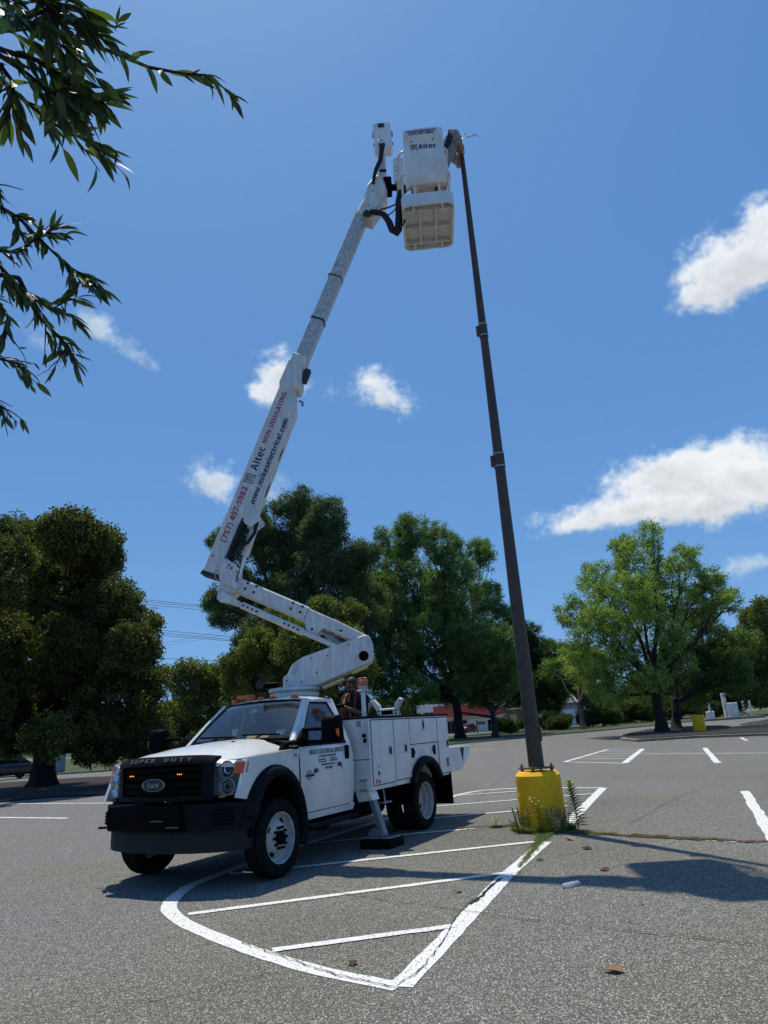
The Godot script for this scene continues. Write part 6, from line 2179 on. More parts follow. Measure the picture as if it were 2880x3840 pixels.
	altec_mark(cv, Transform3D(Basis(), V(-0.15, 1.135, 0.700)), 0.115, M.greyink)
	lettering(cv, "Altec", Transform3D(Basis(), V(0.08, 1.14, 0.700)), 0.105, M.navy, "sans_bold", 0.31)
	# tool tray inside
	g = G.new()
	g.box(V(-0.05, 0.40, 0.30), V(0.42, 0.30, 0.22), Basis(), 0.03)
	part("tool_tray", g, M.kerb, pf)

# ---------------------------------------------------------------- people: fields of tapered bones, meshed as surface nets
# a bone is [a, b, radius at a, radius at b]; an ellipsoid is [centre, radii, basis]
func net(st: SurfaceTool, prims: Array, cell: float, k: float, grow := 0.0):
	var lo := V(1e9, 1e9, 1e9)
	var hi := -lo
	for p in prims:
		if p.size() == 4:
			for e in [[p[0], p[2]], [p[1], p[3]]]:
				var r := V(e[1], e[1], e[1])
				lo = lo.min(e[0] - r)
				hi = hi.max(e[0] + r)
		else:
			var r: float = maxf(p[1].x, maxf(p[1].y, p[1].z))
			lo = lo.min(p[0] - V(r, r, r))
			hi = hi.max(p[0] + V(r, r, r))
	var mg := V(1, 1, 1) * (grow + k + cell * 2.0)
	lo -= mg
	hi += mg
	var nx := int((hi.x - lo.x) / cell) + 2
	var ny := int((hi.y - lo.y) / cell) + 2
	var nz := int((hi.z - lo.z) / cell) + 2
	var f := PackedFloat32Array()
	f.resize(nx * ny * nz)
	f.fill(1.0)
	for p in prims:
		var bone: bool = p.size() == 4
		var a: Vector3 = p[0]
		var b: Vector3 = p[1] if bone else p[0]
		var r: float = maxf(p[2], p[3]) if bone else maxf(p[1].x, maxf(p[1].y, p[1].z))
		var e := V(1, 1, 1) * (r + grow + k + cell * 1.5)
		var l := (a.min(b) - e - lo) / cell
		var h := (a.max(b) + e - lo) / cell
		var ab := b - a
		var inv := 1.0 / maxf(ab.length_squared(), 1e-9)
		var bi: Basis = p[2].inverse() if not bone else Basis()
		for z in range(maxi(0, int(l.z)), mini(nz, int(h.z) + 2)):
			for y in range(maxi(0, int(l.y)), mini(ny, int(h.y) + 2)):
				for x in range(maxi(0, int(l.x)), mini(nx, int(h.x) + 2)):
					var q := lo + V(x, y, z) * cell
					var d: float
					if bone:
						var t := clampf((q - a).dot(ab) * inv, 0.0, 1.0)
						d = q.distance_to(a + ab * t) - lerpf(p[2], p[3], t)
					else:
						var w: Vector3 = bi * (q - a)
						var rr: Vector3 = p[1]
						var s := V(w.x / rr.x, w.y / rr.y, w.z / rr.z).length()
						d = (s - 1.0) * minf(rr.x, minf(rr.y, rr.z))
					d -= grow
					var i := (z * ny + y) * nx + x
					var g := f[i]
					var hh := clampf(0.5 + 0.5 * (g - d) / k, 0.0, 1.0)
					f[i] = lerpf(g, d, hh) - k * hh * (1.0 - hh)
	var verts := {}
	var off := [0, 1, nx, nx + 1, nx * ny, nx * ny + 1, nx * ny + nx, nx * ny + nx + 1]
	var cor := [V(0, 0, 0), V(1, 0, 0), V(0, 1, 0), V(1, 1, 0), V(0, 0, 1), V(1, 0, 1), V(0, 1, 1), V(1, 1, 1)]
	var edges := [[0, 1], [2, 3], [4, 5], [6, 7], [0, 2], [1, 3], [4, 6], [5, 7], [0, 4], [1, 5], [2, 6], [3, 7]]
	for z in nz - 1:
		for y in ny - 1:
			var row := (z * ny + y) * nx
			for x in nx - 1:
				var i := row + x
				var c := 0
				for m in 8:
					if f[i + off[m]] < 0.0:
						c += 1
				if c == 0 or c == 8:
					continue
				var s := Vector3.ZERO
				var cnt := 0
				for e in edges:
					var fa := f[i + off[e[0]]]
					var fb := f[i + off[e[1]]]
					if (fa < 0.0) != (fb < 0.0):
						s += cor[e[0]].lerp(cor[e[1]], fa / (fa - fb))
						cnt += 1
				verts[i] = lo + (V(x, y, z) + s / cnt) * cell
	var steps := [[1, nx, nx * ny], [nx, nx * ny, 1], [nx * ny, 1, nx]]
	for i in verts:
		for a in 3:
			var d: int = steps[a][0]
			var u: int = steps[a][1]
			var v: int = steps[a][2]
			# edge from corner i to i + d is shared by cells i, i-u, i-v, i-u-v
			if (f[i] < 0.0) == (f[i + d] < 0.0):
				continue
			if not (verts.has(i - u) and verts.has(i - v) and verts.has(i - u - v)):
				continue
			var q := [verts[i], verts[i - u], verts[i - u - v], verts[i - v]]
			if f[i] < 0.0:
				for m in [0, 2, 1, 0, 3, 2]:
					st.add_vertex(q[m])
			else:
				for m in [0, 1, 2, 0, 2, 3]:
					st.add_vertex(q[m])

func net_part(called: String, prims: Array, cell: float, k: float, grow: float, m: Material, parent: Node) -> MeshInstance3D:
	var st := SurfaceTool.new()
	st.begin(Mesh.PRIMITIVE_TRIANGLES)
	st.set_smooth_group(1)
	net(st, prims, cell, k, grow)
	st.generate_normals()
	return add_mesh(called, st.commit(), m, parent)

# palm and five curled fingers: w wrist, d along the hand, n out of the palm's back, s thumb side
func hand_bones(w: Vector3, d: Vector3, n: Vector3, s: Vector3, curl: float) -> Array:
	var out := [[w, w + d * 0.045, 0.026, 0.030], [w + d * 0.04 + s * 0.02, w + d * 0.088 + s * 0.03, 0.020, 0.014], [w + d * 0.04 - s * 0.02, w + d * 0.082 - s * 0.03, 0.020, 0.013], [w + d * 0.05, w + d * 0.09, 0.022, 0.015]]
	var lens := [0.95, 1.08, 1.0, 0.8]
	for i in 4:
		var b := w + d * (0.092 - 0.004 * absf(i - 1.2)) + s * (0.031 - 0.0205 * i)
		var a1 := curl * 0.6
		var p1: Vector3 = b + (d * cos(a1) - n * sin(a1)) * 0.042 * lens[i]
		var a2 := curl * 1.4
		var p2: Vector3 = p1 + (d * cos(a2) - n * sin(a2)) * 0.028 * lens[i]
		var a3 := curl * 2.0
		var p3: Vector3 = p2 + (d * cos(a3) - n * sin(a3)) * 0.022 * lens[i]
		out.append_array([[b, p1, 0.0098, 0.0090], [p1, p2, 0.0090, 0.0084], [p2, p3, 0.0084, 0.0070]])
	var t0 := w + d * 0.028 + s * 0.030
	var t1 := t0 + (d * 0.6 + s * 0.75 - n * 0.3).normalized() * 0.042
	var t2 := t1 + (d * 0.85 + s * 0.25 - n * 0.45).normalized() * 0.032
	out.append_array([[w + d * 0.02 + s * 0.012, t0, 0.018, 0.015], [t0, t1, 0.0135, 0.0105], [t1, t2, 0.0105, 0.0082]])
	return out

# head about its centre c; b.z is where the face looks, b.y up through the crown
func head_bones(c: Vector3, b: Basis) -> Array:
	var P := func(x: float, y: float, z: float) -> Vector3: return c + b * V(x, y, z)
	return [[P.call(0, 0.03, -0.012), V(0.074, 0.092, 0.094), b], [P.call(0, -0.045, 0.022), V(0.056, 0.070, 0.066), b], [P.call(0, -0.092, 0.055), P.call(0, -0.096, 0.062), 0.020, 0.018],
		[P.call(-0.04, 0.022, 0.074), P.call(0.04, 0.022, 0.074), 0.010, 0.010], [P.call(0, 0.016, 0.082), P.call(0, -0.026, 0.102), 0.008, 0.013], [P.call(-0.011, -0.030, 0.092), P.call(0.011, -0.030, 0.092), 0.010, 0.010],
		[P.call(-0.018, -0.056, 0.080), P.call(0.018, -0.056, 0.080), 0.0075, 0.0075], [P.call(-0.016, -0.068, 0.078), P.call(0.016, -0.068, 0.078), 0.008, 0.008],
		[P.call(-0.044, -0.018, 0.058), P.call(-0.05, -0.03, 0.046), 0.018, 0.018], [P.call(0.044, -0.018, 0.058), P.call(0.05, -0.03, 0.046), 0.018, 0.018],
		[P.call(-0.076, -0.012, -0.008), P.call(-0.081, 0.018, -0.014), 0.009, 0.013], [P.call(0.076, -0.012, -0.008), P.call(0.081, 0.018, -0.014), 0.009, 0.013]]

func person_body(t: Node3D, limbs: Array, head: Array, hands: Array, m: Material):
	var st := SurfaceTool.new()
	st.begin(Mesh.PRIMITIVE_TRIANGLES)
	st.set_smooth_group(1)
	net(st, limbs, 0.014, 0.03)
	net(st, head, 0.0055, 0.012)
	for h in hands:
		net(st, h, 0.0042, 0.006)
	st.generate_normals()
	return add_mesh("body", st.commit(), m, t)

func strap(pts: Array, nrm: Vector3, w: float) -> G:
	var g := G.new()
	var rows := [[], []]
	for i in pts.size():
		var d: Vector3 = (pts[mini(i + 1, pts.size() - 1)] - pts[maxi(i - 1, 0)]).normalized()
		var sd := d.cross(nrm).normalized() * w * 0.5
		rows[0].append(pts[i] + sd)
		rows[1].append(pts[i] - sd)
	g.slab(rows, -nrm * 0.004)
	return g

func build_people():
	# --- worker standing in the truck bed, head bowed over a small camera
	var z := V(-0.55, 0, 0.83).normalized()
	var foot := TR * V(-3.0, 0.702, -0.31)
	var t := thing("person", "person in black shirt with red harness standing in truck bed, looking down at hands", "person", foot, "", Basis(Vector3.UP.cross(z), Vector3.UP, z))
	var limbs := []
	for s in [-1.0, 1.0]:
		limbs.append_array([[V(s * 0.085, 0.80, 0), V(s * 0.11, 0.43, 0.05), 0.085, 0.055], [V(s * 0.11, 0.43, 0.05), V(s * 0.12, 0.09, 0.0), 0.055, 0.040], [V(s * 0.12, 0.045, -0.03), V(s * 0.135, 0.035, 0.14), 0.045, 0.036]])
		limbs.append([V(s * 0.15, 1.285, -0.015), V(s * 0.185, 1.25, -0.01), 0.066, 0.058])
		limbs.append([V(s * 0.185, 1.26, -0.01), V(s * 0.215, 1.02, 0.06), 0.052, 0.043])
	limbs.append_array([[V(-0.215, 1.02, 0.06), V(-0.085, 1.06, 0.27), 0.041, 0.030], [V(0.215, 1.02, 0.06), V(0.075, 1.11, 0.26), 0.041, 0.030]])
	limbs.append_array([[V(-0.07, 0.83, 0), V(0.07, 0.83, 0), 0.105, 0.105], [V(0, 0.88, 0), V(0, 1.02, 0), 0.12, 0.115], [V(-0.05, 1.04, 0), V(0.05, 1.04, 0), 0.105, 0.105], [V(-0.07, 1.18, -0.01), V(0.07, 1.18, -0.01), 0.115, 0.115], [V(-0.09, 1.26, -0.02), V(0.09, 1.26, -0.02), 0.075, 0.075], [V(0, 1.29, -0.02), V(0, 1.40, 0.02), 0.055, 0.050]])
	var hb := Basis(V(1, 0, 0), 0.38) * Basis(Vector3.UP, -0.15)
	var hc := V(0, 1.455, 0.055)
	var ha := [hand_bones(V(-0.085, 1.06, 0.27), V(0.35, 0.25, 0.55).normalized(), V(-0.75, 0.2, 0.5).normalized(), V(-0.2, 0.9, -0.3).normalized(), 0.75), hand_bones(V(0.075, 1.11, 0.26), V(-0.55, 0.22, 0.5).normalized(), V(0.3, 0.8, 0.4).normalized(), V(-0.4, -0.5, 0.3).normalized(), 0.7)]
	person_body(t, limbs, head_bones(hc, hb), ha, M.skin1)
	var sh := []
	for s in [-1.0, 1.0]:
		sh.append([V(s * 0.15, 1.285, -0.015), V(s * 0.185, 1.25, -0.01), 0.066, 0.060])
		sh.append([V(s * 0.185, 1.26, -0.01), V(s * 0.208, 1.08, 0.042), 0.056, 0.056])
	sh.append_array([[V(-0.07, 0.82, 0), V(0.07, 0.82, 0), 0.11, 0.11], [V(0, 0.88, 0), V(0, 1.02, 0), 0.125, 0.12], [V(-0.05, 1.04, 0), V(0.05, 1.04, 0), 0.11, 0.11], [V(-0.07, 1.18, -0.01), V(0.07, 1.18, -0.01), 0.118, 0.118], [V(-0.09, 1.26, -0.02), V(0.09, 1.26, -0.02), 0.078, 0.078]])
	net_part("shirt", sh, 0.016, 0.035, 0.012, M.shirtblack, t)
	var tr := [[V(-0.07, 0.80, 0), V(0.07, 0.80, 0), 0.11, 0.11]]
	for s in [-1.0, 1.0]:
		tr.append_array([[V(s * 0.085, 0.80, 0), V(s * 0.11, 0.43, 0.05), 0.09, 0.066], [V(s * 0.11, 0.43, 0.05), V(s * 0.12, 0.10, 0.0), 0.066, 0.060]])
	net_part("trousers", tr, 0.016, 0.03, 0.010, M.trouser, t)
	for s in [-1.0, 1.0]:
		net_part("boot", [[V(s * 0.12, 0.05, -0.04), V(s * 0.135, 0.045, 0.15), 0.05, 0.042], [V(s * 0.12, 0.05, -0.02), V(s * 0.12, 0.14, -0.01), 0.048, 0.046]], 0.012, 0.02, 0.006, M.black, t)
	var P := func(a: float, b: float, c: float) -> Vector3: return hc + hb * V(a, b, c)
	net_part("hair", [[P.call(0, 0.050, -0.026), V(0.076, 0.086, 0.092), hb], [P.call(-0.06, 0.03, -0.02), P.call(-0.055, -0.02, -0.05), 0.022, 0.02], [P.call(0.06, 0.03, -0.02), P.call(0.055, -0.02, -0.05), 0.022, 0.02], [P.call(0, -0.02, -0.07), P.call(0, -0.05, -0.06), 0.04, 0.035]], 0.007, 0.015, 0.004, M.hair, t)
	net_part("beard", [[P.call(-0.03, -0.047, 0.086), P.call(0.03, -0.047, 0.086), 0.006, 0.006], [P.call(-0.012, -0.092, 0.064), P.call(0.012, -0.092, 0.064), 0.017, 0.017], [P.call(-0.05, -0.06, 0.03), P.call(-0.02, -0.098, 0.055), 0.012, 0.014], [P.call(0.05, -0.06, 0.03), P.call(0.02, -0.098, 0.055), 0.012, 0.014]], 0.005, 0.008, 0.003, M.hair, t)
	for s in [-1.0, 1.0]:
		net_part("eyebrow", [[P.call(s * 0.018, 0.030, 0.083), P.call(s * 0.044, 0.030, 0.076), 0.005, 0.004]], 0.004, 0.004, 0.001, M.hair, t)
		net_part("eye", [[P.call(s * 0.028, 0.008, 0.074), P.call(s * 0.034, 0.008, 0.072), 0.010, 0.010]], 0.004, 0.004, 0.0, M.black, t)
	var har := Node3D.new()
	har.name = "harness"
	t.add_child(har, true)
	for s in [-1.0, 1.0]:
		part("strap", strap([V(s * 0.10, 1.365, -0.03), V(s * 0.105, 1.345, 0.06), V(s * 0.105, 1.28, 0.105), V(s * 0.10, 1.18, 0.128), V(s * 0.095, 1.05, 0.128), V(s * 0.10, 0.90, 0.13), V(s * 0.11, 0.78, 0.12)], V(0, 0.25, 1).normalized(), 0.036), M.red, har)
	part("strap", strap([V(-0.19, 0.93, 0.06), V(-0.10, 0.93, 0.135), V(0, 0.93, 0.145), V(0.10, 0.93, 0.135), V(0.19, 0.93, 0.06)], V(0, 0, 1), 0.045), M.red, har)
	var g := G.new()
	g.box(V(-0.10, 1.235, 0.14), V(0.05, 0.075, 0.006), Basis(V(1, 0, 0), -0.2), 0.002)
	part("tag", g, M.cream, har)
	g = G.new()
	g.tube([V(0.0, 1.15, 0.14), V(0.02, 1.0, 0.15), V(0.05, 0.86, 0.15), V(0.06, 0.78, 0.15)], 0.006, -1, 6)
	g.box(V(0.06, 0.80, 0.152), V(0.035, 0.09, 0.012), Basis(), 0.003)
	part("lanyard", g, M.galv, har)
	var cam := thing("handheld_camera", "small black camera held in the hands of the person in the truck", "camera", t.transform * V(-0.02, 1.155, 0.335), "", t.basis)
	g = G.new()
	g.box(Vector3.ZERO, V(0.105, 0.07, 0.05), Basis(V(0, 1, 0), 0.5), 0.01)
	part("case", g, M.black, cam)
	g = G.new()
	g.cyl(V(-0.01, 0, 0.02), V(-0.035, 0.0, 0.065), 0.028, -1, 16)
	part("lens_barrel", g, M.black, cam)
	# --- worker leaning out of the platform to the pole top
	var w := thing("person", "person in grey shirt and dark shorts leaning from the raised platform to the pole top", "person", V(1.37, 10.155, -10.50))
	var W := func(x: float, y: float, zz: float) -> Vector3: return V(x - 1.37, y - 10.155, zz + 10.50)
	var hipL: Vector3 = W.call(1.43, 11.06, -10.60)
	var hipR: Vector3 = W.call(1.45, 11.06, -10.40)
	var kL: Vector3 = W.call(1.40, 10.64, -10.64)
	var kR: Vector3 = W.call(1.46, 10.64, -10.38)
	var aL: Vector3 = W.call(1.32, 10.23, -10.64)
	var aR: Vector3 = W.call(1.38, 10.23, -10.36)
	var sL: Vector3 = W.call(1.70, 11.68, -10.76)
	var sR: Vector3 = W.call(1.755, 11.75, -10.42)
	var eL: Vector3 = W.call(1.86, 11.55, -10.96)
	var eR: Vector3 = W.call(1.885, 11.60, -10.58)
	var hL: Vector3 = W.call(1.87, 11.78, -10.96)
	var hR: Vector3 = W.call(1.92, 11.69, -10.79)
	var nk: Vector3 = W.call(1.78, 11.76, -10.64)
	var b2 := [[hipL, kL, 0.09, 0.062], [hipR, kR, 0.09, 0.062], [kL, aL, 0.058, 0.042], [kR, aR, 0.058, 0.042], [aL - V(0.03, 0.03, 0), aL + V(0.15, -0.035, 0), 0.045, 0.036], [aR - V(0.03, 0.03, 0), aR + V(0.15, -0.035, 0), 0.045, 0.036],
		[hipL, hipR, 0.11, 0.11], [(hipL + hipR) * 0.5, (sL + sR) * 0.5 - V(0.1, 0.12, 0), 0.125, 0.13], [sL.lerp(sR, 0.2) - V(0.05, 0.06, 0), sL.lerp(sR, 0.8) - V(0.05, 0.06, 0), 0.115, 0.115], [sL, sR, 0.065, 0.068],
		[sR, eR, 0.058, 0.046], [eR, hR, 0.044, 0.032], [sL, eL, 0.056, 0.045], [eL, hL, 0.043, 0.032], [(sL + sR) * 0.5, nk, 0.065, 0.055]]
	var hb2 := Basis(V(0.35, -0.9, -0.25).normalized().cross(V(0.9, 0.2, -0.3)).normalized(), 0.0)
	var fz := V(0.62, -0.62, -0.48).normalized()
	var fx := Vector3.UP.cross(fz).normalized()
	hb2 = Basis(fx, fz.cross(fx), fz)
	var hc2: Vector3 = W.call(1.80, 11.78, -10.74)
	var hands := [hand_bones(hR, V(0.25, 0.75, -0.6).normalized(), V(-0.2, -0.3, 0.93).normalized(), V(-0.9, 0.3, 0.1).normalized(), 1.0), hand_bones(hL, V(0.6, 0.75, 0.1).normalized(), V(-0.5, 0.2, -0.85).normalized(), V(-0.6, 0.6, 0.2).normalized(), 1.0)]
	person_body(w, b2, head_bones(hc2, hb2), hands, M.skin2)
	net_part("shirt", [[(hipL + hipR) * 0.5 + V(0.01, 0.06, 0), (sL + sR) * 0.5 - V(0.1, 0.12, 0), 0.13, 0.135], [sL.lerp(sR, 0.2) - V(0.05, 0.06, 0), sL.lerp(sR, 0.8) - V(0.05, 0.06, 0), 0.12, 0.12], [sL, sR, 0.07, 0.072], [sR, sR.lerp(eR, 0.35), 0.068, 0.070], [sL, sL.lerp(eL, 0.55), 0.064, 0.066]], 0.016, 0.04, 0.012, M.shirtgrey, w)
	net_part("shorts", [[hipL, hipR, 0.115, 0.115], [hipL, hipL.lerp(kL, 0.86), 0.10, 0.092], [hipR, hipR.lerp(kR, 0.86), 0.10, 0.092]], 0.016, 0.03, 0.010, M.trouser, w)
	for a in [aL, aR]:
		net_part("boot", [[a - V(0.04, 0.025, 0), a + V(0.16, -0.028, 0), 0.05, 0.042], [a - V(0.02, 0.02, 0), a + V(-0.01, 0.08, 0), 0.05, 0.048]], 0.012, 0.02, 0.006, M.black, w)
	net_part("hair", [[hc2 + hb2 * V(0, 0.040, -0.030), V(0.076, 0.082, 0.090), hb2]], 0.008, 0.012, 0.005, M.hair, w)
	var hv := part("tool_vest", strap([(hipR + V(-0.06, 0.1, 0.10)), hipR.lerp(sR, 0.5) + V(0.0, 0.0, 0.16), sR + V(-0.06, 0.02, 0.10), sR + V(-0.08, 0.10, 0.02)], V(0, 0, 1), 0.10), M.trouser, w)

# ---------------------------------------------------------------- light pole, its base, weeds and litter
func build_pole():
	var at := V(1.925, 0, -10.83)
	var base := thing("concrete_base", "yellow painted concrete base carrying the tall brown pole", "concrete base", at, "yellow concrete bases")
	var g := G.new()
	var rs := []
	var nz := noise(2.0, 71, 4)
	var prof := [[0.335, -0.12], [0.330, 0.0], [0.326, 0.08], [0.322, 0.16], [0.322, 0.24], [0.320, 0.32], [0.319, 0.40], [0.318, 0.48], [0.317, 0.56], [0.316, 0.64], [0.315, 0.715]]
	for p in prof:
		var rg := PackedVector3Array()
		for k in 48:
			var a := TAU * k / 48.0
			var rr: float = p[0] + (0.006 * nz.get_noise_3d(cos(a) * 1.3, p[1] * 9.0, sin(a) * 1.3) if p[1] < 0.7 else 0.0)
			# rough cast rings on the left flank, where the tube form left its laps
			if cos(a) < -0.55 and p[1] < 0.7:
				rr += 0.006 * sin(p[1] * 47.0 + a * 3.0)
			rg.append(V(cos(a) * rr, p[1], sin(a) * rr))
		rs.append(rg)
	g.loft(rs)
	g.lathe(Vector3.ZERO, Vector3.UP, [Vector2(0.315, 0.714), Vector2(0.272, 0.762), Vector2(0.0, 0.765)], 48)
	part("shaft", g, M.yellow, base)
	var rng := RandomNumberGenerator.new()
	rng.seed = 44
	for k in 16:
		var a := rng.randf_range(-0.4, 2.3)
		var y := rng.randf_range(0.08, 0.66)
		var d := V(cos(a), 0, sin(a))
		var g2 := G.new()
		g2.loft([g2.ring(d * 0.312 + V(0, y, 0), d, rng.randf_range(0.004, 0.009), 8), g2.ring(d * 0.3235 + V(0, y, 0), d, 0.004, 8)])
		part("pit", g2, M.pit, base)
	var pole := thing("light_pole", "tall tapering dark brown steel pole without its lamp", "light pole", at + V(0, 0.765, 0))
	g = G.new()
	var segs := 10
	rs = []
	for k in segs + 1:
		var u := float(k) / segs
		rs.append(g.ring(V(-0.01 * u, 0.055 + u * 11.19, 0), Vector3.UP, lerpf(0.112, 0.040, u), 32))
	g.loft(rs)
	part("shaft", g, M.brown, pole)
	g = G.new()
	g.box(V(0, 0.045, 0), V(0.37, 0.022, 0.37), Basis(Vector3.UP, 0.35), 0.003)
	var plate := part("base_plate", g, M.rust, pole)
	for k in 4:
		var d := Basis(Vector3.UP, 0.35 + PI * 0.25 + k * PI * 0.5) * V(0.215, 0, 0)
		g = G.new()
		g.cyl(d + V(0, -0.03, 0), d + V(0, 0.105, 0), 0.012, -1, 10)
		g.cyl(d + V(0, 0.056, 0), d + V(0, 0.078, 0), 0.024, -1, 6)
		g.cyl(d + V(0, 0.004, 0), d + V(0, 0.034, 0), 0.024, -1, 6)
		part("anchor_bolt", g, M.rust, plate)
	g = G.new()
	g.box(V(0.105, 0.50, 0.03), V(0.035, 0.20, 0.10), Basis(Vector3.UP, -0.3), 0.012)
	part("hand_hole_cover", g, M.brown, pole)
	for y in [7.02, 4.62]:
		var r := lerpf(0.112, 0.040, (y - 0.05) / 11.19)
		var cl := Node3D.new()
		cl.name = "clamp"
		pole.add_child(cl, true)
		g = G.new()
		g.lathe(V(-0.01 * y / 11.0, y, 0), Vector3.UP, [Vector2(r, 0.0), Vector2(r + 0.008, 0.0), Vector2(r + 0.008, 0.26), Vector2(r, 0.26)], 28)
		part("sleeve", g, M.brown, cl)
		for e in [0.02, 0.235]:
			g = G.new()
			g.lathe(V(-0.01 * y / 11.0, y + e, 0), Vector3.UP, [Vector2(r, -0.012), Vector2(r + 0.013, -0.012), Vector2(r + 0.013, 0.012), Vector2(r, 0.012)], 28)
			part("steel_band", g, M.galv, cl)
		g = G.new()
		g.box(V(-r - 0.03, y + 0.12, 0.01), V(0.06, 0.19, 0.06), Basis(), 0.008)
		part("bracket", g, M.brown, cl)
	g = G.new()
	for e in [[0.0, 0.09, 0.02, 0.0], [0.10, 0.03, 0.0, 0.22], [0.12, 0.06, 0.0, 0.17]]:
		g.tube([V(-0.01, 11.22, 0), V(0.02 + e[0] * 0.3, 11.27 + e[1] * 0.4, 0.01), V(0.06 + e[0], 11.26 + e[1], 0.02), V(0.10 + e[3], 11.30 + e[1], 0.02), V(0.11 + e[3] * 1.1, 11.24 + e[1], 0.02)], 0.006, -1, 5)
	part("loose_wire", g, M.galv, pole)

func blade(g: G, p: Vector3, d: Vector3, bend: Vector3, l: float, w: float):
	var sd := d.cross(V(0.3, 1, 0.2)).normalized() * w
	var a := p
	for k in 3:
		var u := (k + 1) / 3.0
		var b := p + d * l * u + bend * l * u * u
		var s0 := sd * (1.0 - k / 3.0)
		var s1 := sd * (1.0 - u)
		if k < 2:
			g.q(a - s0, a + s0, b + s1, b - s1, V(0, 0, 1))
		else:
			g.t(a - s0, a + s0, b, V(0, 0, 1))
		a = b

func leaf_shape(g: G, p: Vector3, d: Vector3, up: Vector3, l: float, w: float, fold := 0.25):
	var s := d.cross(up).normalized()
	var n := s.cross(d).normalized()
	var m0 := p
	for k in 6:
		var u0 := k / 6.0
		var u1 := (k + 1) / 6.0
		var c0 := p + d * l * u0 - n * l * 0.16 * u0 * u0
		var c1 := p + d * l * u1 - n * l * 0.16 * u1 * u1
		var w0 := w * sin(PI * pow(u0, 0.85)) * 0.5
		var w1 := w * sin(PI * pow(u1, 0.85)) * 0.5
		for sg in [-1.0, 1.0]:
			g.q(c0, c0 + (s * sg + n * fold) * w0, c1 + (s * sg + n * fold) * w1, c1, n)
		m0 = c1

func weed(called: String, label: String, at: Vector3, build: Callable, m: Material, group := ""):
	var t := thing(called, label, "plant", at, group)
	build.call(t, m)
	return t

func green(c: Color) -> StandardMaterial3D:
	var m := mat(c, 0.6)
	m.backlight_enabled = true
	m.backlight = Color(c.r * 0.9, c.g * 0.9, c.b * 0.5)
	m.cull_mode = BaseMaterial3D.CULL_DISABLED
	return m

